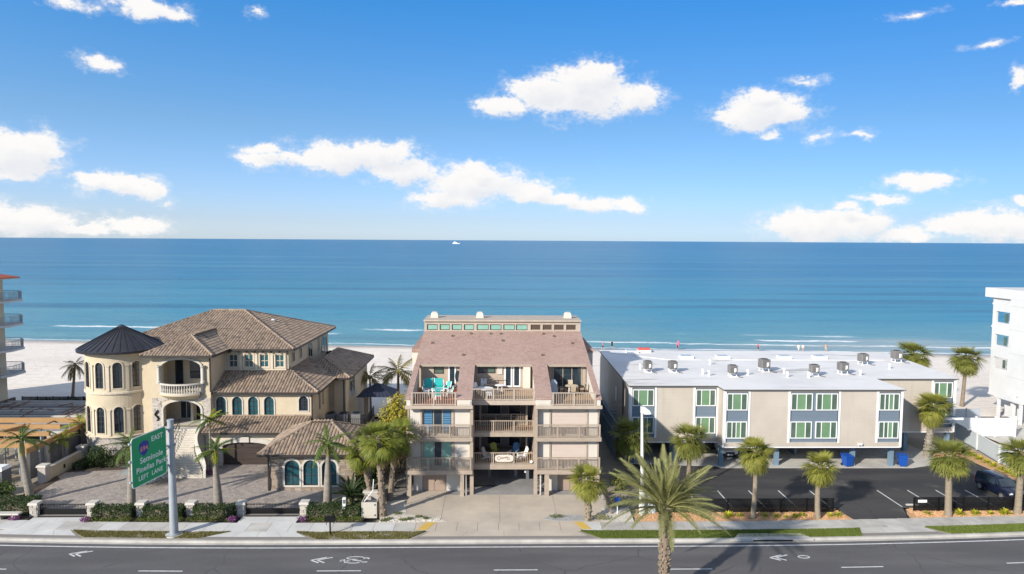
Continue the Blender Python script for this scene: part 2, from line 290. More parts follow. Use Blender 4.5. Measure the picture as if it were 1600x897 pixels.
# materials with a pattern of their own -----------------------------------------------------
class NT:
    def __init__(s, name):
        m = bpy.data.materials.new(name); m.use_nodes = True; MATS[name] = m
        s.nt = m.node_tree; s.N = s.nt.nodes; s.L = s.nt.links; s.b = s.N['Principled BSDF']
        s.pos = s.N.new('ShaderNodeNewGeometry').outputs['Position']
        s.x, s.y, s.z = s.split(s.pos)
    def put(s, sock, v):
        if isinstance(v, (int, float)): sock.default_value = v
        elif isinstance(v, tuple): sock.default_value = (*v, 1) if len(v) == 3 and sock.type == 'RGBA' else v
        else: s.L.new(v, sock)
    def split(s, v):
        n = s.N.new('ShaderNodeSeparateXYZ'); s.L.new(v, n.inputs[0]); return n.outputs
    def m(s, op, a, b=0.0, c=0.0, clamp=False):
        n = s.N.new('ShaderNodeMath'); n.operation = op; n.use_clamp = clamp
        for i, v in enumerate((a, b, c)): s.put(n.inputs[i], v)
        return n.outputs[0]
    def scale(s, v, k):
        n = s.N.new('ShaderNodeVectorMath'); n.operation = 'MULTIPLY'; s.L.new(v, n.inputs[0]); n.inputs[1].default_value = k; return n.outputs[0]
    def noise(s, vec, sc, det=4, rough=0.55):
        n = s.N.new('ShaderNodeTexNoise'); n.inputs['Scale'].default_value = sc; n.inputs['Detail'].default_value = det; n.inputs['Roughness'].default_value = rough
        s.L.new(vec, n.inputs['Vector']); return n.outputs['Fac']
    def rng(s, v, a, b, c=0.0, d=1.0, smooth=True):
        n = s.N.new('ShaderNodeMapRange'); n.interpolation_type = 'SMOOTHSTEP' if smooth else 'LINEAR'
        s.put(n.inputs[0], v)
        for i, k in enumerate((a, b, c, d)): s.put(n.inputs[i + 1], k)
        return n.outputs[0]
    def mix(s, f, a, b):
        n = s.N.new('ShaderNodeMix'); n.data_type = 'RGBA'; s.put(n.inputs[0], f); s.put(n.inputs[6], a); s.put(n.inputs[7], b); return n.outputs[2]
    def bump(s, h, strength, dist=0.1):
        n = s.N.new('ShaderNodeBump'); n.inputs['Strength'].default_value = strength; n.inputs['Distance'].default_value = dist; s.L.new(h, n.inputs['Height']); s.L.new(n.outputs[0], s.b.inputs['Normal'])

def m_asphalt(name, c0, c1, lanes):
    t = NT(name)
    big = t.noise(t.scale(t.pos, (0.15, 0.7, 1)), 0.5, 5); fine = t.noise(t.pos, 22, 3)
    c = t.mix(t.rng(big, .35, .65), c0, c1)
    c = t.mix(t.rng(fine, .3, .8, 0, .35), c, tuple(k * 1.5 for k in c1))
    if lanes:   # worn wheel tracks and dark tar streaks along the lane
        for y0 in (46.1, 47.7, 42.8, 44.4):
            band = t.rng(t.m('ABSOLUTE', t.m('SUBTRACT', t.y, y0)), .15, .55, .22, 0)
            c = t.mix(t.m('MULTIPLY', band, t.rng(big, .3, .6)), c, tuple(k * 1.45 for k in c1))
    else:
        st = t.noise(t.scale(t.pos, (.35, .35, 1)), 0.9, 7)
        c = t.mix(t.rng(st, .58, .72, 0, .45), c, (0.16, 0.15, 0.135))
    wv = t.N.new('ShaderNodeVectorMath'); wv.operation = 'MULTIPLY_ADD'; wv.inputs[1].default_value = (1.6, 1.6, 0)
    nn = t.N.new('ShaderNodeTexNoise'); nn.inputs['Scale'].default_value = .5; nn.inputs['Detail'].default_value = 5; t.L.new(t.pos, nn.inputs['Vector']); t.L.new(nn.outputs['Color'], wv.inputs[0]); t.L.new(t.pos, wv.inputs[2])
    ve = t.N.new('ShaderNodeTexVoronoi'); ve.feature = 'DISTANCE_TO_EDGE'; ve.inputs['Scale'].default_value = .11; t.L.new(wv.outputs[0], ve.inputs['Vector'])
    c = t.mix(t.m('MULTIPLY', t.rng(ve.outputs['Distance'], .002, .007, .45, 0), t.rng(big, .4, .55)), c, tuple(k * .55 for k in c0))
    sp_ = t.noise(t.pos, 1.3, 6, .7)
    c = t.mix(t.rng(sp_, .60, .72, 0, .35), c, tuple(k * .6 for k in c0))
    t.put(t.b.inputs['Base Color'], c); t.b.inputs['Roughness'].default_value = 0.85; t.b.inputs['Specular IOR Level'].default_value = 0.25
    t.bump(fine, 0.25, 0.02)
m_asphalt('asphalt', (0.086, 0.083, 0.085), (0.112, 0.108, 0.109), True)
m_asphalt('asphalt_lot', (0.034, 0.035, 0.039), (0.060, 0.058, 0.058), False)

SHORE_A, SHORE_K = 152.6, -0.085     # waterline y = A + K x
def m_sea():
    t = NT('sea_water')
    s = t.m('MULTIPLY', t.m('SUBTRACT', t.y, t.m('MULTIPLY_ADD', t.x, SHORE_K, SHORE_A)), 0.9964)   # metres out from the waterline
    big = t.noise(t.scale(t.pos, (0.006, 0.02, 1)), 1.0, 4)
    so = t.m('MULTIPLY_ADD', t.m('SUBTRACT', big, 0.5), 120.0, s)
    c = t.mix(t.rng(so, 0, 14), (0.33, 0.40, 0.38), (0.12, 0.29, 0.32))
    c = t.mix(t.rng(so, 10, 75), c, (0.035, 0.23, 0.33))
    c = t.mix(t.rng(so, 60, 420), c, (0.018, 0.165, 0.305))
    c = t.mix(t.rng(so, 300, 2500), c, (0.018, 0.145, 0.29))
    # streaks: calmer and rougher bands lying along the shore
    st = t.noise(t.scale(t.pos, (0.004, 0.055, 1)), 1.0, 6, 0.6)
    c = t.mix(t.rng(st, .46, .66, 0, .62), c, (0.008, 0.09, 0.175))
    st2 = t.noise(t.scale(t.pos, (0.0011, 0.011, 1)), 1.3, 6, 0.6)
    c = t.mix(t.rng(st2, .46, .66, 0, .6), c, (0.075, 0.25, 0.34))
    st3 = t.noise(t.scale(t.pos, (0.012, 0.20, 1)), 1.0, 5, 0.65)
    c = t.mix(t.rng(st3, .50, .72, 0, .45), c, (0.10, 0.27, 0.35))
    # foam: broken lines of surf
    wob = t.noise(t.scale(t.pos, (0.03, 0.03, 1)), 1.0, 4)
    along = t.noise(t.scale(t.pos, (0.022, 0.012, 1)), 1.0, 3)
    sw = t.m('MULTIPLY_ADD', t.m('SUBTRACT', wob, .5), 9.0, s)
    br = t.noise(t.scale(t.pos, (0.35, 0.8, 1)), 1.0, 6, .7)
    foam = None
    for s0, w, lo, amp, ph in ((0.4, .45, .25, .75, 0), (9.5, .8, .47, .8, 13.7), (17, 1.2, .46, .85, 47.1), (26, 1.4, .49, .75, 91.3)):
        al = t.noise(t.scale(t.pos, (0.020, 0.001, 1)), 1.0, 3) if ph == 0 else None
        n = t.N.new('ShaderNodeVectorMath'); n.operation = 'ADD'; n.inputs[1].default_value = (ph * 31, ph, ph); t.L.new(t.scale(t.pos, (0.018, 0.004, 1)), n.inputs[0])
        al = t.noise(n.outputs[0], 1.0, 3)
        d = t.m('ABSOLUTE', t.m('SUBTRACT', sw, s0))
        line = t.rng(t.m('MULTIPLY_ADD', t.m('SUBTRACT', br, .5), 4.5 * w, d), w * .5, w * 1.3, 1, 0)
        f = t.m('MULTIPLY', line, t.rng(al, lo, lo + .06, 0, amp))
        if ph:                              # the churned patch shoreward of a breaker
            dd = t.m('SUBTRACT', sw, s0)
            patch = t.m('MULTIPLY', t.rng(dd, -5 * w, -.5, 0, 1), t.rng(dd, -.6, .2, 1, 0))
            lace = t.rng(br, .56, .66)
            f = t.m('MAXIMUM', f, t.m('MULTIPLY', t.m('MULTIPLY', patch, lace), t.rng(al, lo + .02, lo + .1, 0, .6)))
        foam = f if foam is None else t.m('MAXIMUM', foam, f)
    c = t.mix(foam, c, (0.85, 0.86, 0.86))
    t.put(t.b.inputs['Base Color'], c)
    t.put(t.b.inputs['Roughness'], t.rng(foam, 0, 1, 0.30, 0.9)); t.b.inputs['Specular IOR Level'].default_value = 0.22
    h1 = t.noise(t.scale(t.pos, (0.10, 0.5, 1)), 1.0, 5, .6); h2 = t.noise(t.scale(t.pos, (0.02, 0.085, 1)), 1.0, 3)
    t.bump(t.m('MULTIPLY_ADD', h2, 2.0, h1), 0.75, 1.2)
m_sea()

def m_beach():
    t = NT('beach_sand')
    s = t.m('SUBTRACT', t.y, t.m('MULTIPLY_ADD', t.x, SHORE_K, SHORE_A))
    a = t.noise(t.pos, 0.05, 8, .6); b = t.noise(t.pos, 0.9, 6, .65)
    c = t.mix(t.rng(a, .4, .65), (0.80, 0.725, 0.64), (0.73, 0.655, 0.575))
    c = t.mix(t.rng(b, .45, .75, 0, .5), c, (0.60, 0.535, 0.455))
    wet = t.rng(t.m('MULTIPLY_ADD', t.m('SUBTRACT', a, .5), 7.0, s), -9, -1.0)
    c = t.mix(wet, c, (0.40, 0.335, 0.27))
    tr = t.noise(t.scale(t.pos, (0.12, 1.1, 1)), 1.0, 5, .6)      # vehicle and foot tracks along the beach
    c = t.mix(t.rng(tr, .52, .68, 0, .55), c, (0.58, 0.51, 0.44))
    t.put(t.b.inputs['Base Color'], c); t.put(t.b.inputs['Roughness'], t.rng(wet, 0, 1, .95, .45)); t.b.inputs['Specular IOR Level'].default_value = 0.25
    t.bump(t.m('ADD', b, tr), 0.5, 0.25)
m_beach()

def m_shingle():
    t = NT('shingle')
    v = t.N.new('ShaderNodeTexBrick'); v.inputs['Scale'].default_value = 1.0; v.offset = .5
    v.inputs['Brick Width'].default_value = .30; v.inputs['Row Height'].default_value = .22; v.inputs['Mortar Size'].default_value = .012; v.inputs['Bias'].default_value = 0
    v.inputs['Color1'].default_value = (.43, .295, .245, 1); v.inputs['Color2'].default_value = (.31, .205, .17, 1); v.inputs['Mortar'].default_value = (.17, .11, .092, 1)
    t.L.new(t.pos, v.inputs['Vector'])
    n = t.noise(t.pos, 0.35, 5); n2 = t.noise(t.pos, 9, 3)
    c = t.mix(t.rng(n, .35, .7, 0, .5), v.outputs['Color'], (.39, .28, .24))
    c = t.mix(t.rng(n2, .4, .7, 0, .4), c, (.47, .335, .28))
    t.put(t.b.inputs['Base Color'], c); t.b.inputs['Roughness'].default_value = .95; t.b.inputs['Specular IOR Level'].default_value = .15
    t.bump(n2, .4, .03)
m_shingle()

def m_white_roof():
    t = NT('white_roof')
    a = t.noise(t.pos, .16, 7, .6); b = t.noise(t.scale(t.pos, (.10, .45, 1)), 1.0, 6, .6)
    c = t.mix(t.rng(a, .4, .68), (.72, .70, .675), (.64, .62, .60))
    c = t.mix(t.rng(b, .57, .69, 0, .7), c, (.30, .28, .27))       # ponding stains
    t.put(t.b.inputs['Base Color'], c); t.b.inputs['Roughness'].default_value = .7
m_white_roof()

def m_siding():
    t = NT('siding')
    fr = t.m('FRACT', t.m('MULTIPLY', t.z, 1 / .19))
    n = t.noise(t.pos, .4, 5)
    sk = t.noise(t.scale(t.pos, (1.6, 1.6, .12)), 1.0, 5, .6)
    c = t.mix(t.rng(n, .3, .7), (.56, .50, .425), (.50, .44, .37))
    c = t.mix(t.rng(sk, .52, .72, 0, .45), c, (.42, .37, .31))
    c = t.mix(t.rng(fr, .82, .96, 0, .38), c, (.22, .19, .16))
    t.put(t.b.inputs['Base Color'], c); t.b.inputs['Roughness'].default_value = .75; t.bump(fr, .35, .04)
m_siding()

def m_paver():
    t = NT('court_paver')
    v = t.N.new('ShaderNodeTexVoronoi'); v.feature = 'F1'; v.inputs['Scale'].default_value = 3.4; v.inputs['Randomness'].default_value = .75; t.L.new(t.pos, v.inputs['Vector'])
    e = t.N.new('ShaderNodeTexVoronoi'); e.feature = 'DISTANCE_TO_EDGE'; e.inputs['Scale'].default_value = 3.4; e.inputs['Randomness'].default_value = .75; t.L.new(t.pos, e.inputs['Vector'])
    r = t.split(v.outputs['Color'])[0]
    n = t.noise(t.pos, .25, 6)
    c = t.mix(r, (.40, .345, .30), (.25, .215, .195)); c = t.mix(t.rng(n, .35, .7, 0, .5), c, (.36, .315, .285))
    c = t.mix(t.rng(e.outputs['Distance'], .0, .07, .75, 0), c, (.13, .11, .10))
    t.put(t.b.inputs['Base Color'], c); t.b.inputs['Roughness'].default_value = .9; t.bump(e.outputs['Distance'], .3, .03)
m_paver()

def m_alpha(name, col, alpha, rough=.6):
    t = NT(name); t.b.inputs['Base Color'].default_value = (*col, 1); t.b.inputs['Alpha'].default_value = alpha; t.b.inputs['Roughness'].default_value = rough
m_alpha('mesh_screen', (.008, .008, .009), .62)

# ------------------------------------------------------------------ mesh helpers
class MB:
    def __init__(s): s.v = []; s.f = []
    def add(s, vs, fs):
        n = len(s.v); s.v += [tuple(v) for v in vs]; s.f += [tuple(i + n for i in f) for f in fs]; return s
    def box(s, x0, x1, y0, y1, z0, z1, m=None):
        vs = [(x0, y0, z0), (x1, y0, z0), (x1, y1, z0), (x0, y1, z0), (x0, y0, z1), (x1, y0, z1), (x1, y1, z1), (x0, y1, z1)]
        if m: vs = [m(*v) for v in vs]
        return s.add(vs, [(0, 3, 2, 1), (4, 5, 6, 7), (0, 1, 5, 4), (1, 2, 6, 5), (2, 3, 7, 6), (3, 0, 4, 7)])
    def tbox(s, cx, cy, z0, z1, a0, b0, a1, b1):            # tapered box
        vs = [(cx + i * a, cy + j * b, z) for z, a, b in ((z0, a0, b0), (z1, a1, b1)) for i, j in ((-1, -1), (1, -1), (1, 1), (-1, 1))]
        return s.add(vs, [(0, 3, 2, 1), (4, 5, 6, 7), (0, 1, 5, 4), (1, 2, 6, 5), (2, 3, 7, 6), (3, 0, 4, 7)])
    def bar(s, p, q, w, h=None, up=(0, 0, 1)):
        p = Vector(p); q = Vector(q); d = (q - p).normalized(); h = h or w
        a = d.cross(Vector(up))
        if a.length < 1e-4: a = d.cross(Vector((0, 1, 0)))
        a.normalize(); b = a.cross(d)
        vs = [r + a * (i * w / 2) + b * (j * h / 2) for r in (p, q) for i, j in ((-1, -1), (1, -1), (1, 1), (-1, 1))]
        return s.add(vs, [(0, 3, 2, 1), (4, 5, 6, 7), (0, 1, 5, 4), (1, 2, 6, 5), (2, 3, 7, 6), (3, 0, 4, 7)])
    def tube(s, pts, rad, n=8, cap=True):
        pts = [Vector(p) for p in pts]; rad = rad if isinstance(rad, (list, tuple)) else [rad] * len(pts)
        rings = []
        for i, p in enumerate(pts):
            d = (pts[min(i + 1, len(pts) - 1)] - pts[max(i - 1, 0)]).normalized()
            a = d.cross(Vector((0.0, 1.0, 0.0)) if abs(d.y) < .9 else Vector((1.0, 0, 0))).normalized(); b = d.cross(a)
            rings.append([p + (a * math.cos(2 * math.pi * k / n) + b * math.sin(2 * math.pi * k / n)) * rad[i] for k in range(n)])
        fs = []
        for i in range(len(pts) - 1):
            for k in range(n): fs.append((i * n + k, i * n + (k + 1) % n, (i + 1) * n + (k + 1) % n, (i + 1) * n + k))
        if cap: fs.append(tuple(range(n))); fs.append(tuple((len(pts) - 1) * n + k for k in reversed(range(n))))
        return s.add([v for r in rings for v in r], fs)
    def lathe(s, prof, n=16, c=(0, 0, 0), a0=0, a1=2 * math.pi):
        full = abs(a1 - a0 - 2 * math.pi) < 1e-6; m = n if full else n + 1
        vs = [(c[0] + r * math.cos(a0 + (a1 - a0) * k / n), c[1] + r * math.sin(a0 + (a1 - a0) * k / n), c[2] + z) for r, z in prof for k in range(m)]
        fs = [(i * m + k, i * m + (k + 1) % m, (i + 1) * m + (k + 1) % m, (i + 1) * m + k) for i in range(len(prof) - 1) for k in range(n)]
        return s.add(vs, fs)
    def prism(s, pts, off):
        """closed planar polygon (3-D points) pushed along off"""
        off = Vector(off); n = len(pts); a = [Vector(p) for p in pts]
        return s.add(a + [p + off for p in a], [tuple(reversed(range(n))), tuple(range(n, 2 * n))] + [(i, (i + 1) % n, n + (i + 1) % n, n + i) for i in range(n)])
    def poly(s, pts): return s.add(pts, [tuple(range(len(pts)))])
    def build(s, name, material, parent=None, kind=None, label=None, smooth=False, cat=None, group=None):
        o0 = Vector((0, 0, 0))
        if parent is not None:
            r = parent
            while r.parent: r = r.parent
            o0 = r.location
        me = bpy.data.meshes.new(name)
        me.from_pydata([(v[0] - o0.x, v[1] - o0.y, v[2] - o0.z) for v in s.v], [], s.f)
        if isinstance(material, str): material = MATS[material]
        me.materials.append(material)
        if smooth:
            me.polygons.foreach_set('use_smooth', [True] * len(me.polygons)); me.set_sharp_from_angle(angle=R(40))
        me.update()
        o = bpy.data.objects.new(name, me); COL.objects.link(o)
        if parent is not None: o.parent = parent
        tag(o, label, cat, group, kind)
        return o

def tag(o, label=None, cat=None, group=None, kind=None):
    if label: o['label'] = label
    if cat: o['category'] = cat
    if group: o['group'] = group
    if kind: o['kind'] = kind
    return o
def thing(name, label, cat, loc=(0, 0, 0), rz=0, group=None):
    o = bpy.data.objects.new(name, None); COL.objects.link(o); o.location = loc; o.rotation_euler = (0, 0, rz)
    o.empty_display_size = .3
    return tag(o, label, cat, group)
def copy_tree(o, parent=None):
    c = o.copy(); COL.objects.link(c)
    if parent is not None: c.parent = parent
    for ch in list(o.children): copy_tree(ch, c)
    return c
def struct(name, mb, m, parent=None):
    return mb.build(name, m, parent, kind='structure' if parent is None else None)
def place(mesh_obj, name, parent, loc=(0, 0, 0), rot=(0, 0, 0), scale=1.0):
    """another object sharing mesh data"""
    o = bpy.data.objects.new(name, mesh_obj if isinstance(mesh_obj, bpy.types.Mesh) else mesh_obj.data); COL.objects.link(o)
    o.parent = parent; o.location = loc; o.rotation_euler = rot
    o.scale = (scale,) * 3 if isinstance(scale, (int, float)) else scale
    return o
def just_mesh(mb, name, m, smooth=False):
    me = bpy.data.meshes.new(name); me.from_pydata(mb.v, [], mb.f); me.materials.append(MATS[m])
    if smooth: me.polygons.foreach_set('use_smooth', [True] * len(me.polygons))
    me.update(); return me

# wall faces: u runs along the wall, v into it, z up -------------------------------------------
def front(y): return lambda u, v, z: (u, y + v, z)              # faces the street (-Y)
def face_px(x): return lambda u, v, z: (x - v, u, z)             # faces +X
def face_nx(x): return lambda u, v, z: (x + v, u, z)             # faces -X
def drum(cx, cy, r): return lambda u, v, z: (cx + (r - v) * math.sin(u / r), cy - (r - v) * math.cos(u / r), z)
def outline(u0, u1, z0, z1, rise=0.0, n=10):
    if rise <= 0: return [(u0, z0), (u1, z0), (u1, z1), (u0, z1)]
    c = (u0 + u1) / 2; h = (u1 - u0) / 2
    return [(u0, z0), (u1, z0)] + [(c + h * math.cos(math.pi * k / n), z1 - rise + rise * math.sin(math.pi * k / n)) for k in range(n + 1)]
def wall(mb, m, u0, u1, z0, z1, t=.3, holes=(), step=None):
    """a wall slab with openings (a, b, z0, z1, arch rise)"""
    us = {u0, u1}
    for h in holes: us |= {h[0], h[1]}
    if step:
        k = u0
        while k < u1 - 1e-6: us.add(k); k += step
    us = sorted(us)
    for a, b in zip(us, us[1:]):
        if b - a < 1e-6: continue
        c = (a + b) / 2; z = z0
        for h in sorted([h for h in holes if h[0] < c < h[1]], key=lambda h: h[2]):
            if h[2] > z + 1e-6: mb.box(a, b, 0, t, z, h[2], m)
            z = max(z, h[3])
        if z1 > z + 1e-6: mb.box(a, b, 0, t, z, z1, m)
    for h in holes:
        if len(h) > 4 and h[4] > 0:
            arc = outline(*h[:4], h[4])[2:]
            for (ua, za), (ub, zb) in zip(arc, arc[1:]):
                q = [(ua, za), (ua, h[3]), (ub, h[3]), (ub, zb)]
                if h[3] - min(za, zb) < 1e-4: continue
                mb.add([m(u, v, z) for v in (0, t) for u, z in q], [(0, 1, 2, 3), (7, 6, 5, 4), (0, 3, 7, 4), (1, 2, 6, 5), (2, 3, 7, 6), (0, 1, 5, 4)])
    return mb
def ring(mb, m, o, i, v0, v1):
    n = len(o)
    vs = [m(u, v, z) for v in (v0, v1) for u, z in o] + [m(u, v, z) for v in (v0, v1) for u, z in i]
    fs = []
    for k in range(n):
        j = (k + 1) % n
        fs += [(k, j, 2 * n + j, 2 * n + k), (n + k, 3 * n + k, 3 * n + j, n + j), (k, n + k, n + j, j), (2 * n + k, 2 * n + j, 3 * n + j, 3 * n + k)]
    return mb.add(vs, fs)
def window(par, m, u0, u1, z0, z1, rise=0.0, fw=.07, inset=.08, th=.07, fm='gutter', panes='glass_dark', nx=0, nz=0, surround=None, sw=.16, name='window', cuts=None):
    """frame (part) with its panes (sub-parts); optional proud surround; muntins are bars of the frame"""
    ir = max(0, rise - fw * .9) if rise > 0 else 0
    o = outline(u0, u1, z0, z1, rise); i = outline(u0 + fw, u1 - fw, z0 + fw, z1 - fw, ir)
    mb = ring(MB(), m, o, i, inset, inset + th)
    a, b, c, d = u0 + fw, u1 - fw, z0 + fw, z1 - fw
    bw = .028
    def topz(u):
        if rise <= 0: return d
        cc = (a + b) / 2; h = (b - a) / 2; return d - ir + ir * math.sqrt(max(0, 1 - ((u - cc) / h) ** 2))
    cuts = cuts or [(0, 1, panes)]
    edges = sorted({x for q in cuts for x in q[:2]} - {0, 1})
    for x in edges: mb.box(a + (b - a) * x - fw * .4, a + (b - a) * x + fw * .4, inset - .005, inset + th * .9, c, topz(a + (b - a) * x), m)
    for k in range(1, nx + 1):
        u = a + (b - a) * k / (nx + 1); mb.box(u - bw, u + bw, inset + .006, inset + th * .8, c, topz(u), m)
    for k in range(1, nz + 1):
        z = c + (d - ir - c) * k / (nz + (0 if rise > 0 else 1)); mb.box(a, b, inset + .009, inset + th * .78, z - bw, z + bw, m)
    w = mb.build(name, fm, par)
    for p0, p1, pm in cuts:
        pa, pb = a + (b - a) * p0, a + (b - a) * p1
        if rise > 0 and len(cuts) == 1: pl = i
        else: pl = outline(pa, pb, c, d)
        MB().poly([m(u, inset + th * .55, z) for u, z in pl]).build('pane', pm, w)
    if surround:
        oo = outline(u0 - sw, u1 + sw, z0 - sw * .8, z1 + sw, (rise + sw) if rise > 0 else 0)
        ring(MB(), m, oo, o, -.06, .10).build('window_surround', surround, par)
    return w

def tile_roof(par, polys, name='roof', bed='tile_bed', tw=.31, tl=.42):
    """polys: planar roof faces, first edge = the eave. A bed slab plus one half-round clay tile for each place."""
    bedm = MB(); tiles = MB()
    for P in polys:
        P = [Vector(p) for p in P]
        e = (P[1] - P[0]).normalized(); nrm = (P[1] - P[0]).cross(P[-1] - P[0]).normalized()
        if nrm.z < 0: nrm = -nrm
        up = nrm.cross(e).normalized()
        if up.z < 0: up = -up
        bedm.prism([p + Vector((0, 0, 0)) for p in P], -nrm * .10)
        q = [((p - P[0]).dot(e), (p - P[0]).dot(up)) for p in P]
        amin = min(x for x, _ in q); amax = max(x for x, _ in q); bmax = max(y for _, y in q)
        def inside(a, b):
            r = False; j = len(q) - 1
            for i in range(len(q)):
                (xi, yi), (xj, yj) = q[i], q[j]
                if (yi > b) != (yj > b) and a < (xj - xi) * (b - yi) / (yj - yi) + xi: r = not r
                j = i
            return r
        b = 0.0
        while b < bmax:
            a = amin + tw / 2
            while a < amax:
                if inside(a, min(b + tl * .45, bmax - .01)):
                    c = P[0] + e * a + up * b; j = random.uniform(-.012, .012)
                    vs = []
                    for t, (off, hgt, w) in enumerate(((-.05, .055, .155), (tl + .03, .012, .130))):
                        for k in range(5):
                            an = math.pi * k / 4
                            vs.append(c + up * off + e * (math.cos(an) * w + j) + nrm * (math.sin(an) * .085 + hgt - .03))
                    tiles.add(vs, [(k, k + 1, 6 + k, 5 + k) for k in range(4)] + [(4, 3, 2, 1, 0)])
                a += tw
            b += tl
    r = bedm.build(name, bed, par)
    tiles.build('roof_tiles', 'clay_tile', r, kind='stuff')
    return r
def ridge_tiles(par, lines, r=.13):
    mb = MB()
    for p, q in lines:
        p = Vector(p); q = Vector(q); d = (q - p); n = max(1, int(d.length / .42)); u = d.normalized()
        for k in range(n):
            a = p + d * (k / n); b = p + d * ((k + 1) / n) + u * .04
            mb.tube([a + Vector((0, 0, .05)), b + Vector((0, 0, .03))], [r * 1.1, r * .92], 7, True)
    return mb.build('ridge_tiles', 'clay_tile', par, kind='stuff')
def stone_clad(par, m, u0, u1, z0, z1, holes=(), hmin=.12, hmax=.26, wmin=.22, wmax=.7, mt='ledge_stone', name='stone_cladding'):
    mb = MB(); z = z0
    def emit(a, b, c, d):
        if b - a < .06: return
        for H in holes:
            top = H[3]
            if len(H) > 4 and H[4] > 0:
                cc = (H[0] + H[1]) / 2; hh = (H[1] - H[0]) / 2; x = 0 if a < cc < b else min(abs(a - cc), abs(b - cc))
                top = H[3] - H[4] + H[4] * math.sqrt(max(0, 1 - (x / hh) ** 2))
            if a < H[1] - .001 and b > H[0] + .001 and c < top and d > H[2]:
                if a < H[0]: emit(a, H[0], c, d)
                if b > H[1]: emit(H[1], b, c, d)
                return
        mb.box(a + .006, b - .006, -random.uniform(.03, .09), .02, c + .006, d - .006, m)
    while z < z1 - .03:
        h = min(random.uniform(hmin, hmax), z1 - z); u = u0
        while u < u1 - .03:
            w = min(random.uniform(wmin, wmax), u1 - u)
            emit(u, u + w, z, z + h)
            u += w
        z += h
    return mb.build(name, mt, par, kind='stuff')
# ------------------------------------------------------------------ ground, beach, sea
def bow(x):                     # the street bends away a little at both ends
    d = max(0, abs(x) - 14); return 0.8 * (d / 25) ** 2 if abs(x) < 60 else 2.7 + (abs(x) - 60) * .1
def strip(x0, x1, ya, yb, z, step=2.0, fa=None, fb=None):
    mb = MB(); n = max(1, int(math.ceil((x1 - x0) / step)))
    xs = [x0 + (x1 - x0) * k / n for k in range(n + 1)]
    vs = []
    for x in xs: vs += [(x, ya + bow(x), z), (x, yb + bow(x), z)]
    return mb.add(vs, [(2 * k, 2 * k + 2, 2 * k + 3, 2 * k + 1) for k in range(n)])

g = MB()
ys = [-400, 100, 118, 136, 146, 160, 185]; zs = [-.06, -.35, -.75, -1.25, -1.6, -2.3, -4.0]
vs = []
for y, z in zip(ys, zs):
    for x in (-900, -300, 0, 300, 900):
        vs.append((x, y + (SHORE_K * x * min(1, max(0, (y - 100) / 40)) if y > 100 else 0), z))
g.add(vs, [(r * 5 + c, r * 5 + c + 1, r * 5 + c + 6, r * 5 + c + 5) for r in range(len(ys) - 1) for c in range(4)])
struct('ground', g, 'ground_soil')
b = MB(); vs = []
ys = [86.0, 100, 118, 136, 146, 160]; zs = [-.03, -.05, -.42, -.92, -1.27, -1.86]
xs = [-400 + 8 * k for k in range(101)]
for y, z in zip(ys, zs):
    for x in xs: vs.append((x, y + (SHORE_K * x * min(1, max(0, (y - 100) / 40)) if y > 100 else 0), z + (random.uniform(-.05, .06) if 86 < y < 140 else 0)))
b.add(vs, [(r * 101 + c, r * 101 + c + 1, r * 101 + c + 102, r * 101 + c + 101) for r in range(len(ys) - 1) for c in range(100)])
struct('beach', b, 'beach_sand')
s = MB(); vs = []
ysea = [118, 175, 400, 1500, 8000, 60000]
for y in ysea:
    w = 500 if y < 300 else y * 3
    for x in (-1, -.33, 0, .33, 1): vs.append((x * w, y, -1.5))
s.add(vs, [(r * 5 + c, r * 5 + c + 1, r * 5 + c + 6, r * 5 + c + 5) for r in range(len(ysea) - 1) for c in range(4)])
struct('sea', s, 'sea_water')

# ------------------------------------------------------------------ street
struct('road', strip(-130, 130, 30, 49.25, -.02, 3), 'asphalt')
paint = MB()
e = strip(-130, 130, 48.72, 48.86, -.014, 3); paint.add(e.v, e.f)
struct('edge_line', paint, 'paint_white')
for k in range(-6, 6):
    x = -24.15 + 12.0 * (k + 1) if k else -12.15
    x = -12.15 + 12.05 * k
    d = strip(x, x + 3.0, 45.22 + .0, 45.34, -.014, 1); struct('lane_dash', d, 'paint_white')
median = strip(-130, 130, 40.2, 42.2, .12, 3); struct('median_island', median, 'concrete'); 
# kerb and gutter pan, verge slab
kg = MB()
for a, bq in ((49.25, 49.55),):
    q = strip(-130, 130, a, bq, -.012, 3); kg.add(q.v, q.f)
n = 90
prof = [(49.55, -.012), (49.60, .12), (49.64, .135), (49.82, .135), (49.82, -.05)]
vs = []
for k in range(n + 1):
    x = -130 + 260 * k / n
    for y, z in prof: vs.append((x, y + bow(x), z))
kg.add(vs, [(k * 5 + j, (k + 1) * 5 + j, (k + 1) * 5 + j + 1, k * 5 + j + 1) for k in range(n) for j in range(4)])
struct('kerb', kg, 'kerb_concrete')
struct('verge', strip(-130, 130, 49.82, 51.28, .105, 3), 'ground_soil')
walk = struct('sidewalk', strip(-130, 130, 51.25, 52.9, .100, 3), 'joint')
x = -50.0; i = 0
slab_mats = ['concrete_new', 'concrete', 'concrete_new']
while x < 54:
    w = 1.62
    if -6.3 < x + .8 < 7.0: m = 'concrete_warm'
    else: m = random.choice(slab_mats) if x < 8 else random.choice(['concrete', 'concrete', 'kerb_concrete'])
    mb = MB(); c = x + w / 2
    mb.box(x + .012, x + w - .012, 51.27 + bow(c), 52.88 + bow(c), .05, .135); mb.build('slab', m, walk); x += w

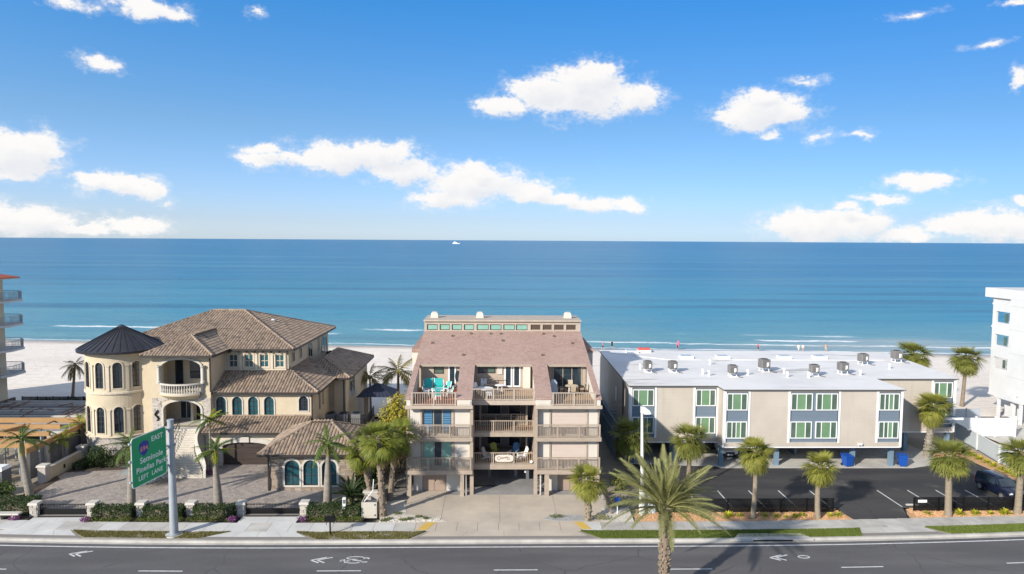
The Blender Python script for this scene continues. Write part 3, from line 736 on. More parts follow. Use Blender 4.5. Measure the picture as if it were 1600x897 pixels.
def apron(name, x0, x1, flare, m, n):
    """flared driveway apron between kerb and sidewalk, cut into slabs"""
    base = struct(name, MB().prism([(x0 - flare, 49.83 + bow(x0), .04), (x1 + flare, 49.83 + bow(x1), .04), (x1, 51.25 + bow(x1), .04), (x0, 51.25 + bow(x0), .04)], (0, 0, .085)), 'joint')
    for k in range(n):
        f0 = k / n; f1 = (k + 1) / n
        a = x0 - flare + (x1 - x0 + 2 * flare) * f0; bb = x0 - flare + (x1 - x0 + 2 * flare) * f1
        c = x0 + (x1 - x0) * f0; d = x0 + (x1 - x0) * f1
        MB().prism([(a + .012, 49.70 + bow(a), .10), (bb - .012, 49.70 + bow(bb), .10), (d - .012, 51.26 + bow(d), .132), (c + .012, 51.26 + bow(c), .132)], (0, 0, .012)).build('slab', m, base)
apron('driveway_apron', -37.6, -32.6, 1.7, 'concrete_new', 4)
apron('driveway_apron', -20.6, -15.4, 1.9, 'concrete_new', 4)
apron('driveway_apron', -4.9, 6.2, 1.4, 'concrete_warm', 4)
apron('driveway_apron', 28.6, 33.6, 1.2, 'concrete', 3)
# ramp from sidewalk to the two gates
for x0, x1 in ((-37.0, -32.9), (-20.4, -15.8)):
    base = struct('gate_ramp', MB().box(x0, x1, 52.9, 55.2, -.05, .10), 'joint')
    for k in range(2):
        w = (x1 - x0) / 2
        MB().box(x0 + k * w + .012, x0 + (k + 1) * w - .012, 52.91 + bow(x0) * .6, 54.1, .0, .13).build('slab', 'concrete_new', base)
    MB().box(x0 + .2, x1 - .2, 54.25, 54.40, .05, .118).build('drain', 'iron', base)
# condo forecourt: big warm concrete slabs with sawn joints
base = struct('forecourt', MB().box(-9.2, 9.6, 52.92, 78.0, -.055, .055), 'joint')
for xa, xb in ((-7.6, -4.4), (-4.4, .35), (.35, 5.0), (5.0, 9.5)):
    for ya, yb in ((52.93, 55.8), (55.8, 58.9)):
        MB().box(xa + .012, xb - .012, ya + .012, yb - .012, 0, .075 + random.uniform(0, .006)).build('slab', 'concrete_warm', base)
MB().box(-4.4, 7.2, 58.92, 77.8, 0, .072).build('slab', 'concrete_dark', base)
MB().box(-7.6, -4.42, 58.92, 60.2, 0, .072).build('slab', 'concrete_warm', base)
MB().box(7.22, 9.5, 58.92, 60.2, 0, .072).build('slab', 'concrete_warm', base)
# yellow ramp edges
for x0, dx in ((-6.05, .42), (6.75, .42)):
    s_ = 1 if x0 < 0 else -1
    mb = MB().prism([(x0, 51.5, .141), (x0 + .75, 51.5, .141), (x0 + .75 + s_ * .55, 52.86, .141), (x0 + s_ * .55, 52.86, .141)], (0, 0, .006)); struct('yellow_ramp_edge', mb, 'paint_yellow')
# court of the villa, parking lot
struct('paved_court', MB().box(-41.2, -10.9, 55.25, 69.0, -.055, .062), 'court_paver')
struct('parking_lot', MB().prism([(13.2, 55.9, -.04), (28.9, 55.9, -.04), (29.2, 52.95, -.04), (33.4, 52.95, -.04), (34.6, 55.9, -.04), (49.2, 55.9, -.04), (50.2, 69.5, -.04), (41.5, 69.5, -.04), (41.5, 65.9, -.04), (13.2, 67.3, -.04)], (0, 0, .09)), 'asphalt_lot')
pad = struct('carport_floor', MB().prism([(13.2, 67.3, -.05), (22.0, 66.4, -.05), (22.3, 65.9, -.05), (41.6, 65.8, -.05), (46, 67.3, -.05), (46, 86, -.05), (13.2, 86, -.05)], (0, 0, .14)), 'concrete')
for x in (14.6, 17.25, 20.03, 22.85, 25.55, 28.4, 34.6, 37.4, 40.0, 42.7):
    struct('bay_line', MB().box(x - .055, x + .055, 55.95, 59.8, .045, .054), 'paint_white')
struct('asphalt_stain', MB().lathe([(0, 0), (.72, 0)], 18, (38.4, 58.4, .0545)), 'asphalt_patch')
struct('wheel_stop', MB().tbox(36.0, 56.3, .04, .16, .85, .09, .82, .06), 'concrete')
# storm inlet by the kerb
inl = struct('storm_inlet', MB().prism([(17.9, 49.53, .03), (24.0, 49.53, .03), (23.4, 50.5, .03), (18.6, 50.5, .03)], (0, 0, .155)), 'concrete')
MB().box(19.4, 22.4, 49.515, 49.60, -.01, .10).build('inlet_mouth', 'iron', inl)

# road symbols: bicycle and double chevron
def stroke(mb, pts, w, z=-.0135):
    for (a, b_), (c, d) in zip(pts, pts[1:]):
        dx, dy = c - a, d - b_; l = math.hypot(dx, dy) or 1; nx, ny = -dy / l * w / 2, dx / l * w / 2
        mb.prism([(a - nx, b_ - ny, z), (c - nx, d - ny, z), (c + nx, d + ny, z), (a + nx, b_ + ny, z)], (0, 0, .004))
def sharrow(x, y, bike=True, worn=False):
    mb = MB()
    for k in (0, .42):
        stroke(mb, [(x + 1.0 + k, y + .42), (x + k, y), (x + .62 + k, y - .40)], .12)
    if bike:
        bx = x + 2.0
        for (cx_, cy_, rx, ry) in ((bx + 1.05, y + .30, .62, .20), (bx + 1.0, y - .26, .62, .20)) if not worn else ((bx + .5, y + .1, .4, .2),):
            stroke(mb, [(cx_ + rx * math.cos(t * math.pi / 8), cy_ + ry * math.sin(t * math.pi / 8)) for t in range(17)], .09)
        if not worn:
            stroke(mb, [(bx + .1, y + .05), (bx + .55, y - .22), (bx + 1.0, y + .02), (bx + 1.9, y + .28)], .10)
            stroke(mb, [(bx + .05, y - .2), (bx + .35, y + .1)], .12); stroke(mb, [(bx + 1.3, y - .35), (bx + 2.0, y - .30)], .1); stroke(mb, [(bx + 1.75, y + .35), (bx + 2.05, y + .2)], .16)
    return struct('bicycle_marking', mb, 'paint_white')
sharrow(-12.95, 46.85); sharrow(-30.4, 48.0, False); sharrow(19.6, 46.9, True, True)
# ------------------------------------------------------------------ the villa
V = thing('villa', 'cream stucco villa with round tower, clay tile roofs and curved entry stair', 'house', (-30, 68, 0))
ZE = 10.95
# upper storey
H = [(-28.20 + 1.62 * k, -27.30 + 1.62 * k, 8.95, 10.30) for k in range(4)]
m = front(72.0)
wall(MB(), m, -29.0, -22.0, 7.6, ZE, .3, H).build('wall', 'stucco', V)
MB().box(-41.0, -22.0, 72.3, 89.2, 0, ZE).build('wall', 'stucco', V)
for h in H:
    window(V, m, *h, fm='stucco_trim', panes='glass_teal', nx=1, nz=1)
    ring(MB(), m, outline(h[0] - .14, h[1] + .14, h[2] - .1, h[3] + .36, .33), outline(h[0], h[1], h[2], h[3] + .2, .24), -.05, .04).build('window_surround', 'stucco_trim', V)
MB().box(-28.6, -22.05, 71.88, 71.99, 8.66, 8.80).build('sill_band', 'stucco_trim', V)
for k in range(5):
    u = -28.56 + 1.62 * k; MB().box(u - .14, u + .14, 71.86, 72.02, 8.8, 10.3).build('pilaster', 'stucco_trim', V)
mx = face_px(-22.0)
for u0, u1, z0, z1, r in ((73.3, 74.2, 9.2, 10.3, 0), (76.2, 76.9, 9.1, 10.3, 0), (79.5, 81.3, 8.4, 10.4, .9), (84.0, 84.6, 8.6, 10.3, 0), (85.6, 88.2, 8.1, 10.4, .9)):
    window(V, lambda u, v, z: (-21.93 - v, u, z), u0, u1, z0, z1, r, inset=-.02, fm='stucco_trim', panes='glass_dark', nx=1)
# main hip roof
x0, x1, y0, y1 = -41.7, -21.25, 71.6, 90.0; zr = 14.05; xa, xb, ym = -33.3, -29.7, 80.9
A, B_, C, D = (x0, y0, ZE), (x1, y0, ZE), (x1, y1, ZE), (x0, y1, ZE); P, Q = (xa, ym, zr), (xb, ym, zr)
r = tile_roof(V, [[A, B_, Q, P], [B_, C, Q], [C, D, P, Q], [D, A, P]])
ridge_tiles(r, [(A, P), (B_, Q), (C, Q), (D, P), (P, Q)])
MB().lathe([(.18, 0), (.18, .22), (.26, .22), (.1, .34), (0, .34)], 10, (-26.3, 80.6, 12.75)).build('roof_vent', 'plastic_white', r)
def gutter(pts, z, par=V):
    mb = MB()
    for (ax, ay), (bx, by) in zip(pts, pts[1:]): mb.bar((ax, ay, z - .09), (bx, by, z - .09), .16, .2)
    return mb.build('gutter', 'gutter', par)
gutter([(x0, y0), (x1, y0), (x1, y1)], ZE)
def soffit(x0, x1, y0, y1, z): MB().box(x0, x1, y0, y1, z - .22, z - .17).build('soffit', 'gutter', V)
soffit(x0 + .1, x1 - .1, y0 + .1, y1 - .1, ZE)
mb = MB()
for k in range(9): mb.box(-28.9 + .86 * k - .07, -28.9 + .86 * k + .07, 71.62, 72.0, ZE - .42, ZE - .22)
mb.build('eave_brackets', 'gutter', V, kind='stuff')
def downspout(x, y, z0, z1): MB().box(x - .06, x + .06, y - .06, y + .06, z0, z1).build('downspout', 'gutter', V)
downspout(-22.1, 71.9, 8.3, ZE - .1); downspout(-28.55, 68.05, 7.2, ZE); downspout(-18.72, 68.9, 3.8, 7); downspout(-17.1, 76.2, 0, 7); downspout(-20.25, 60.05, 0, 3.4)

# middle storey with four arched windows
H = [(-28.40 + 1.61 * k, -27.42 + 1.61 * k, 4.40, 6.50, .49) for k in range(4)] + [(-20.06, -19.14, 5.05, 6.56, .46)]
m = front(69.0)
wall(MB(), m, -28.9, -18.8, 3.3, 7.0, .3, H).build('wall', 'stucco', V)
for i, h in enumerate(H): window(V, m, *h, fm='gutter', panes='glass_teal' if i < 4 else 'glass_dark', nx=1, nz=3, surround='cast_stone', sw=.13, fw=.05)
MB().box(-28.88, -19.1, 69.3, 76.4, 0, 6.98).build('wall', 'stucco', V)
wall(MB(), face_px(-18.8), 69.31, 76.3, 0, 6.95, .25, [(71.9, 72.6, 4.3, 6.3), (73.4, 74.0, 4.5, 6.1)]).build('wall', 'stucco', V)
for u0, u1, z0, z1 in ((71.9, 72.6, 4.3, 6.3), (73.4, 74.0, 4.5, 6.1)): window(V, face_px(-18.8), u0, u1, z0, z1, fm='stucco_trim', panes='glass_dark')
MB().box(-22.3, -16.95, 76.42, 89.1, 0, 6.97).build('wall', 'stucco', V)
window(V, lambda u, v, z: (-16.9 - v, u, z), 78.2, 81.0, 4.1, 6.6, inset=-.03, fm='stucco_trim', panes='glass_dark', nx=1)
MB().box(-18.2, -16.9, 76.2, 76.34, 0, 6.95).build('pilaster', 'stucco', V)
# skirt roof below the upper windows and rear wing roof
z1, zt = 7.05, 8.62
E1, E2, E3 = (-29.0, 68.45, z1), (-17.95, 68.45, z1), (-17.95, 76.0, z1)
T1, T2, T3 = (-29.0, 72.0, zt), (-22.0, 72.35, zt), (-22.0, 80.0, zt)
r = tile_roof(V, [[E1, E2, T2, T1], [E2, E3, T3, T2]]); ridge_tiles(r, [(E2, T2)])
W = [(-24.0, 75.7, z1), (-16.3, 75.7, z1), (-16.3, 90.2, z1), (-24.0, 90.2, z1)]; wp, wq = (-20.1, 79.5, 8.66), (-20.1, 86.4, 8.66)
r = tile_roof(V, [[W[0], W[1], wp], [W[1], W[2], wq, wp], [W[2], W[3], wq]]); ridge_tiles(r, [(W[1], wp), (W[2], wq), (wp, wq)])
gutter([(-29, 68.45), (-17.95, 68.45), (-17.95, 75.7), (-16.3, 75.7), (-16.3, 90.2)], z1)
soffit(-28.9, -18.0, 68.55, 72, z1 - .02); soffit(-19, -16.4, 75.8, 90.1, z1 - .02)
# garage
HG = [(-27.05, -22.5, 0, 2.40, .42)]
m = front(67.0)
wall(MB(), m, -28.7, -20.2, 0, 3.5, .35, HG).build('wall', 'stucco_trim', V)
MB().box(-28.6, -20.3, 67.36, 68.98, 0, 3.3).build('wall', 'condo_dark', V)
gd = MB()
gd.box(-27.05, -22.5, 67.2, 67.26, .06, 2.4)
gdo = gd.build('garage_door', 'garage_wood', V)
for k in range(4): MB().box(-27.0, -22.55, 67.16, 67.19, .1 + .56 * k, .60 + .56 * k).build('door_panel', 'garage_wood', gdo)
ring(MB(), m, outline(-27.45, -22.1, 0, 2.85, .5), outline(-27.05, -22.5, 0, 2.40, .42), -.10, .05).build('arch_surround', 'cast_stone', V)
MB().box(-25.15, -24.4, 66.78, 66.9, 2.42, 2.98).build('keystone', 'cast_stone', V)
E1, E2, T1, T2 = (-28.8, 66.25, 3.55), (-18.5, 66.25, 3.55), (-28.8, 69.0, 4.45), (-18.8, 69.0, 4.45)
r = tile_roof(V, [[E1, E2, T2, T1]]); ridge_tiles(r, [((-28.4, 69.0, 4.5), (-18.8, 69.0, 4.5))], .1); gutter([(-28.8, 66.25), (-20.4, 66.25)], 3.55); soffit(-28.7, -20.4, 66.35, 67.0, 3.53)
# stone faced front wing
HS = [(-18.85, -17.55, .50, 2.80, .65), (-17.20, -15.90, .50, 2.80, .65), (-15.55, -14.25, .50, 2.80, .65)]
m = front(60.2)
wall(MB(), m, -20.15, -12.6, 0, 3.4, .3, HS).build('wall', 'ledge_stone', V)
stone_clad(V, m, -20.2, -12.55, .05, 3.25, [(a - .18, b + .18, c - .16, d + .18, r_ + .18) for a, b, c, d, r_ in HS])
for h in HS: window(V, m, *h, fm='gutter', panes='glass_teal', nx=1, nz=2, surround='cast_stone', sw=.2, fw=.05)
MB().box(-20.13, -12.62, 60.5, 68.9, 0, 3.4).build('wall', 'stucco', V)
stone_clad(V, face_px(-12.6), 60.2, 68.5, .05, 3.25); stone_clad(V, face_nx(-20.15), 60.2, 67, .05, 3.25)
e = [(-21.0, 59.5, 3.5), (-11.8, 59.5, 3.5), (-11.8, 68.1, 3.5), (-21.0, 68.1, 3.5)]; p, q = (-17.3, 63.8, 5.25), (-15.5, 63.8, 5.25)
r = tile_roof(V, [[e[0], e[1], q, p], [e[1], e[2], q], [e[2], e[3], p, q], [e[3], e[0], p]]); ridge_tiles(r, [(e[0], p), (e[1], q), (e[2], q), (e[3], p), (p, q)])
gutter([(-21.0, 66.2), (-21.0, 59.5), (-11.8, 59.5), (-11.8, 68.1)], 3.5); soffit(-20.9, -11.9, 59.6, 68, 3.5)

# round tower
TC = (-39.0, 71.5); TR = 3.37
m = drum(TC[0], TC[1], TR)
dep = []
for k in range(-2, 5): dep.append(k * 1.72 - 0.55)
HT = []
for u in dep:
    HT.append((u - .42, u + .42, 7.5, 10.1, .42)); HT.append((u - .42, u + .42, 2.95, 5.6, .42))
wall(MB(), m, -math.pi * TR, math.pi * TR, 2.55, 11.2, .3, HT, step=.35).build('tower_wall', 'stucco', V)
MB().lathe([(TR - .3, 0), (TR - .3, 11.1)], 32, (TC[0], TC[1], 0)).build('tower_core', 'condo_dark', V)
for h in HT: window(V, m, *h, fm='gutter', panes='glass_dark', nx=1, nz=4, fw=.05, surround='stucco_trim', sw=.12)
for u in [d + .86 for d in dep] + [dep[0] - .86]:
    for z0, z1 in ((7.2, 9.7), (2.7, 5.2)):
        mb = MB(); mb.box(u - .13, u + .13, -.09, .03, z0, z1, m); mb.box(u - .19, u + .19, -.14, .03, z1, z1 + .14, m); mb.build('pilaster', 'stucco_trim', V)
for z0, z1, d_ in ((6.85, 7.12, .16), (2.45, 2.62, .22), (10.75, 11.1, .12)):
    MB().lathe([(TR, z0), (TR + d_, z0 + .05), (TR + d_, z1 - .04), (TR, z1)], 40, (TC[0], TC[1], 0)).build('tower_band', 'stucco_trim', V)
MB().lathe([(TR - .02, 0), (TR - .02, 2.5)], 40, (TC[0], TC[1], 0)).build('tower_base', 'ledge_stone_grey', V)
stone_clad(V, drum(TC[0], TC[1], TR), -5.4, 5.4, .05, 2.4, wmax=.6, mt='ledge_stone_grey')
tr = MB().lathe([(3.6, 10.98), (4.12, 10.98), (4.16, 11.22), (4.05, 11.25), (.35, 13.30), (0, 13.5)], 36, (TC[0], TC[1], 0)).build('tower_roof', 'dark_metal_roof', V)
seams = MB()
for k in range(36):
    a = 2 * math.pi * (k + .5) / 36; ca, sa = math.cos(a), math.sin(a)
    seams.bar((TC[0] + 4.04 * ca, TC[1] + 4.04 * sa, 11.27), (TC[0] + .4 * ca, TC[1] + .4 * sa, 13.29), .035, .07)
seams.build('roof_seams', 'dark_metal_roof', tr, kind='stuff')
MB().lathe([(.42, 13.27), (.3, 13.42), (0, 13.56)], 12, (TC[0], TC[1], 0)).build('roof_cap', 'dark_metal_roof', tr)

# entrance bay: loggia above, arched porch below
m = front(68.2)
HE = [(-33.40, -29.50, 7.1, 10.45, .75), (-33.30, -29.60, 3.72, 6.25, .85)]
wall(MB(), m, -34.4, -28.6, 0, ZE, .4, HE).build('entry_wall', 'stucco', V)
stone_clad(V, m, -34.4, -28.6, .0, 6.55, [(-33.5, -29.4, 3.5, 6.5, 1.0)], mt='ledge_stone_grey')
for xx, fn in ((-28.6, face_px(-28.6)), (-34.4, face_nx(-34.4))):
    wall(MB(), fn, 68.61, 72.0, 0, ZE - .01, .3).build('entry_wall', 'stucco', V)
MB().box(-34.1, -28.9, 70.9, 71.2, 3.7, ZE - .2).build('entry_wall', 'stucco', V)
MB().box(-34.1, -28.9, 68.6, 72.0, 3.4, 3.70).build('porch_floor', 'cast_stone', V)
MB().box(-34.1, -28.9, 68.6, 72.0, 6.7, 7.05).build('loggia_floor', 'cast_stone', V)
MB().box(-34.1, -28.9, 68.6, 72.0, ZE - .2, ZE - .1).build('loggia_ceiling', 'stucco', V)
window(V, front(70.9), -31.9, -29.2, 7.9, 10.2, inset=-.04, fm='stucco_trim', panes='glass_dark', nx=1)
window(V, front(70.9), -33.3, -32.5, 7.1, 9.9, inset=-.04, fm='gutter', panes='glass_dark')
dr = MB().box(-31.2, -29.3, 70.82, 70.88, 3.7, 6.2).build('front_door', 'iron', V)
window(V, front(70.9), -32.9, -31.6, 3.75, 6.2, inset=-.06, fm='stucco_trim', panes='glass_dark', nx=1)
for x in (-31.4, -29.2): MB().lathe([(.17, 3.7), (.13, 3.9), (.12, 5.9), (.2, 6.2)], 10, (x, 70.2, 0)).build('porch_column', 'cast_stone', V)
MB().tube([(-30.5 + .0, 70.75, 4.9), (-30.3, 70.7, 5.1), (-30.5, 70.72, 5.3)], .05, 6).build('door_ornament', 'cast_stone', V)
for a, b, c, d, rr in HE:
    ring(MB(), m, outline(a - .2, b + .2, c, d + .2, rr + .16), outline(a, b, c, d, rr), -.13, .0).build('arch_surround', 'cast_stone', V)
for x in (-33.62, -29.28):
    MB().lathe([(.24, 8.05), (.24, 8.25), (.17, 8.3), (.15, 9.6), (.22, 9.72), (.24, 9.85), (.17, 9.86)], 12, (x, 68.05, 0)).build('loggia_column', 'cast_stone', V)
MB().box(-36.6, -34.41, 69.6, 72.2, 0, ZE - .2).build('entry_wall', 'stucco', V)
# curved balcony with balusters
bc = (-31.45, 70.0); br = 2.9; a0, a1 = -math.pi / 2 - .72, -math.pi / 2 + .72
MB().lathe([(0, 6.5), (br - .5, 6.5), (br + .12, 6.95), (br + .12, 7.12), (0, 7.12)], 18, (*bc, 0), a0, a1).build('balcony', 'stucco', V)
bal = MB().lathe([(br - .12, 8.0), (br + .1, 8.0), (br + .1, 8.14), (br - .12, 8.14), (br - .12, 8.0)], 18, (*bc, 0), a0, a1).build('balustrade', 'cast_stone', V)
MB().lathe([(br - .1, 7.12), (br + .08, 7.12), (br + .08, 7.22), (br - .1, 7.22)], 18, (*bc, 0), a0, a1).build('base_rail', 'cast_stone', bal)
me = just_mesh(MB().lathe([(.06, 0), (.06, .06), (.035, .12), (.085, .3), (.04, .55), (.05, .7), (.06, .78)], 7), 'baluster', 'cast_stone', True)
for k in range(17):
    a = a0 + .05 + (a1 - a0 - .1) * k / 16
    place(me, 'baluster', bal, (bc[0] + br * math.cos(a) - V.location.x, bc[1] + br * math.sin(a) - V.location.y, 7.22))
e = [(-35.1, 67.4, ZE), (-28.0, 67.4, ZE), (-28.0, 73.0, ZE), (-35.1, 73.0, ZE)]; p, q = (-31.55, 70.9, 12.45), (-31.55, 76.5, 12.45)
r = tile_roof(V, [[e[0], e[1], p], [e[1], e[2], (-28.0, 75.4, ZE), q, p], [(-35.1, 75.4, ZE), e[0], p, q]]); ridge_tiles(r, [(e[0], p), (e[1], p), (p, q)]); gutter([(-35.1, 71), (-35.1, 67.4), (-28.0, 67.4), (-28.0, 71.6)], ZE)
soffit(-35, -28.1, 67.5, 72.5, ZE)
# iron scroll on the pier
pts = [(-33.95 + .16 * math.sin(t * .9) * (1 if t < 6 else .6), 68.06, 4.25 + t * .13) for t in range(10)]
MB().tube(pts, [.05, .07, .09, .1, .08, .1, .11, .09, .06, .03], 6).build('iron_scroll', 'iron', V)
# entrance stair
n = 20; st = MB().box(-32.7, -28.7, 67.2, 68.1, 0, 3.66).build('stair_landing', 'cast_stone', V)
for k in range(n):
    t0 = k / n; y = 67.2 - 3.9 * t0; z = 3.66 - (k + 1) * 3.66 / (n + 1)
    s_ = .5 - .5 * math.cos(math.pi * min(1, t0 * 1.05)); xr = -29.05 - .35 * math.sin(math.pi * t0 * 1.6) + 1.25 * s_ * t0
    MB().box(-32.9, xr, y - .205, y, 0, z).build('step', 'step_stone', V)
pts = []
for k in range(n + 1):
    t0 = k / n; y = 67.2 - 3.9 * t0; s_ = .5 - .5 * math.cos(math.pi * min(1, t0 * 1.05)); xr = -29.05 - .35 * math.sin(math.pi * t0 * 1.6) + 1.25 * s_ * t0
    pts.append((xr + .12, y, 3.7 * (1 - t0)))
mb = MB()
for (ax, ay, az), (bx, by, bz) in zip(pts, pts[1:]):
    mb.add([(ax - .1, ay, 0), (ax + .14, ay, 0), (bx + .14, by, 0), (bx - .1, by, 0), (ax - .1, ay, az + .8), (ax + .14, ay, az + .8), (bx + .14, by, bz + .8), (bx - .1, by, bz + .8)], [(0, 3, 2, 1), (4, 5, 6, 7), (0, 1, 5, 4), (1, 2, 6, 5), (2, 3, 7, 6), (3, 0, 4, 7)])
mb.build('stair_wall', 'cast_stone', V)
mb = MB(); mb.tube([(-31.3, 67.2, 4.6), (-31.4, 65.2, 2.75), (-31.6, 63.6, 1.25)], .035, 6); mb.tube([(-31.3, 67.2, 3.9), (-31.4, 65.2, 2.05), (-31.6, 63.6, .55)], .03, 6)
for k in range(14):
    t0 = k / 13; mb.bar((-31.3 - .25 * t0, 67.2 - 3.6 * t0, 3.6 - 3.35 * t0), (-31.3 - .25 * t0, 67.2 - 3.6 * t0, 4.6 - 3.35 * t0), .03)
mb.build('handrail', 'iron', V)
# side deck with steps down, beside the rear wing
dk = MB().box(-18.6, -13.6, 70.2, 76.0, 2.6, 2.85)
for x in (-18.3, -13.8):
    for y in (70.5, 75.7): dk.box(x - .12, x + .12, y - .12, y + .12, 0, 2.6)
dko = dk.build('side_deck', 'brown_metal', V)
mb = MB()
for x0_, y0_, x1_, y1_ in ((-18.5, 70.3, -13.7, 70.3), (-13.7, 70.3, -13.7, 75.9)):
    mb.bar((x0_, y0_, 3.85), (x1_, y1_, 3.85), .06)
    for k in range(25): t0 = k / 24; mb.bar((x0_ + (x1_ - x0_) * t0, y0_ + (y1_ - y0_) * t0, 2.85), (x0_ + (x1_ - x0_) * t0, y0_ + (y1_ - y0_) * t0, 3.85), .03)
mb.build('deck_railing', 'iron', dko)
for k in range(3):
    t = thing('condenser', 'grey louvred condenser on the villa side deck, ' + ('against the villa wall', 'in the middle of its row', 'beside the deck rail')[k], 'condenser', (-17.6 + 1.35 * k, 72.2, 2.85), 0, 'condensers on the villa deck')
    MB().box(-18.1 + 1.35 * k, -17.1 + 1.35 * k, 71.7, 72.7, 2.85, 4.0).build('casing', 'grey_plastic', t)
    mb = MB()
    for j in range(7): mb.box(-18.08 + 1.35 * k, -17.12 + 1.35 * k, 71.66, 71.70, 2.95 + .14 * j, 3.03 + .14 * j)
    mb.build('louvre', 'ac_metal', t, kind='stuff')
    MB().lathe([(.42, 4.0), (.42, 4.07), (0, 4.07)], 14, (-17.6 + 1.35 * k, 72.2, 0)).build('fan_guard', 'iron', t)

# villa boundary: pillars, gates, side wall
PX = [-37.2, -32.6, -28.7, -24.7, -20.65, -15.55]
PN = ['beside the stone bench', 'between drive gate and long hedge', 'in the long hedge, behind the road sign', 'in the hedge beside the sign pole', 'at the left post of the low gate facing the garage', 'at the right post of the low gate facing the garage']
for x, nme in zip(PX, PN):
    t = thing('gate_pillar', 'stone pillar with pale flat cap ' + nme, 'pillar', (x, 54.7, 0), 0, 'pillars along the villa front')
    MB().box(x - .27, x + .27, 54.43, 54.97, 0, 1.02).build('shaft', 'ledge_stone_grey', t)
    for fn, a in ((front(54.43), x), (face_px(x + .27), 54.7), (face_nx(x - .27), 54.7)): stone_clad(t, fn, a - .28, a + .28, 0, 1.0, wmin=.16, wmax=.4, mt='ledge_stone_grey')
    MB().tbox(x, 54.7, 1.02, 1.2, .40, .40, .36, .36).build('cap', 'cast_stone', t)
for x0_, x1_, lab in ((-36.9, -32.9, 'low black iron drive gate beside the stone bench'), (-20.35, -15.85, 'low black iron drive gate in front of the garage court')):
    t = thing('drive_gate', lab, 'gate', ((x0_ + x1_) / 2, 54.75, 0), 0, 'villa drive gates')
    fr = MB()
    for z in (.16, .55, .92): fr.bar((x0_, 54.75, z), (x1_, 54.75, z), .05)
    for x in (x0_ + .03, x1_ - .03): fr.bar((x, 54.75, .1), (x, 54.75, 1.05), .07)
    fr.build('gate_frame', 'iron', t)
    bs = MB(); k = x0_ + .12
    while k < x1_ - .05: bs.bar((k, 54.75, .16), (k, 54.75, 1.02), .022); k += .12
    bs.build('gate_bars', 'iron', t, kind='stuff')
    MB().box(x0_ + .05, x1_ - .05, 54.735, 54.76, .16, .55).build('kick_plate', 'iron', t)
t = thing('boundary_wall', 'low cream boundary wall with stone piers between villa and building site', 'wall', (-41.6, 66, 0))
MB().box(-41.75, -41.45, 62.6, 76.0, 0, 1.15).build('wall_panel', 'stucco', t)
MB().box(-41.82, -41.38, 62.6, 76.0, 1.15, 1.24).build('coping', 'cast_stone', t)
for y in (62.5, 68.4):
    MB().box(-41.95, -41.25, y - .35, y + .35, 0, 1.5).build('pier', 'ledge_stone_grey', t); MB().tbox(-41.6, y, 1.5, 1.68, .45, .45, .4, .4).build('cap', 'cast_stone', t)
for y in (65.2,): MB().box(-41.44, -41.41, y - .12, y + .12, .45, .8).build('wall_vent', 'iron', t)
# ------------------------------------------------------------------ the condo
K = thing('condo', 'three storey beige condo with pinkish shingle roof, sunken roof terraces and brown rails', 'apartment building', (0.7, 66, 0))
XL, XR = -7.8, 9.15
Y0, YW, YC, YT, YRG = 58.5, 59.15, 60.2, 65.7, 73.5
F1, F2, F3 = 2.40, 5.32, 8.20
SL = lambda y: 8.85 + .2535 * (y - Y0)          # roof slope
ZR = SL(YRG)
# body behind
MB().box(XL + .05, XR - .05, YT + .15, 84, 2.3, 10.1).build('wall', 'condo_beige', K)
MB().prism([(XL + .05, YT + .2, 10.1), (XL + .05, YRG, 10.1), (XL + .05, YRG, ZR - .1), (XL + .05, YT + .2, SL(YT) - .15)], (XR - XL - .1, 0, 0)).build('gable_wall', 'condo_beige', K)
MB().box(XL - .9, XL + .04, 70.3, 83.5, 0, 10.9).build('side_wall', 'condo_panel', K); MB().box(XL - .95, XL + .06, 70.2, 83.6, 10.9, 11.25).build('parapet', 'shingle', K)
MB().box(XR - .04, XR + .9, 70.3, 83.5, 0, 10.9).build('side_wall', 'condo_panel', K); MB().box(XR - .06, XR + .95, 70.2, 83.6, 10.9, 11.25).build('parapet', 'shingle', K)
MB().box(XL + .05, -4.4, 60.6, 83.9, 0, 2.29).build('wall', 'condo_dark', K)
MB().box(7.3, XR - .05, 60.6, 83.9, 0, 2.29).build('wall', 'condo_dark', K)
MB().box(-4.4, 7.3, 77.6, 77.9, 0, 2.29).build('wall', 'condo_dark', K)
# main roof slope and the sloping strips between the terraces
roof = MB().prism([(XL, YT - .45, SL(YT - .45)), (XR, YT - .45, SL(YT - .45)), (XR, YRG, ZR), (XL, YRG, ZR)], (0, 0, -.22)).build('roof', 'shingle', K)
MB().box(XL + .3, XR - .3, YT - .51, YT - .46, SL(YT - .45) - .24, SL(YT - .45) - .01).build('fascia', 'condo_wood', K)
for x0, x1 in ((XL, XL + .42), (-3.42, -2.10), (3.50, 4.86), (XR - .42, XR)):
    y1 = YT - .47
    MB().prism([(x0 + .03, Y0 + .02, F3 - .3), (x0 + .03, y1, F3 - .3), (x0 + .03, y1, SL(y1) - .16), (x0 + .03, Y0 + .02, SL(Y0) - .16)], (x1 - x0 - .06, 0, 0)).build('fin_wall', 'condo_panel', K)
    MB().prism([(x0 - .05, Y0 - .06, SL(Y0 - .06)), (x1 + .05, Y0 - .06, SL(Y0 - .06)), (x1 + .05, y1, SL(y1)), (x0 - .05, y1, SL(y1))], (0, 0, -.15)).build('roof_strip', 'shingle', K)
    if x1 - x0 > 1: MB().box(x0 + .12, x1 - .12, Y0 - .03, Y0 + .01, F3 + .05, SL(Y0) - .3).build('panel', 'condo_panel', K)
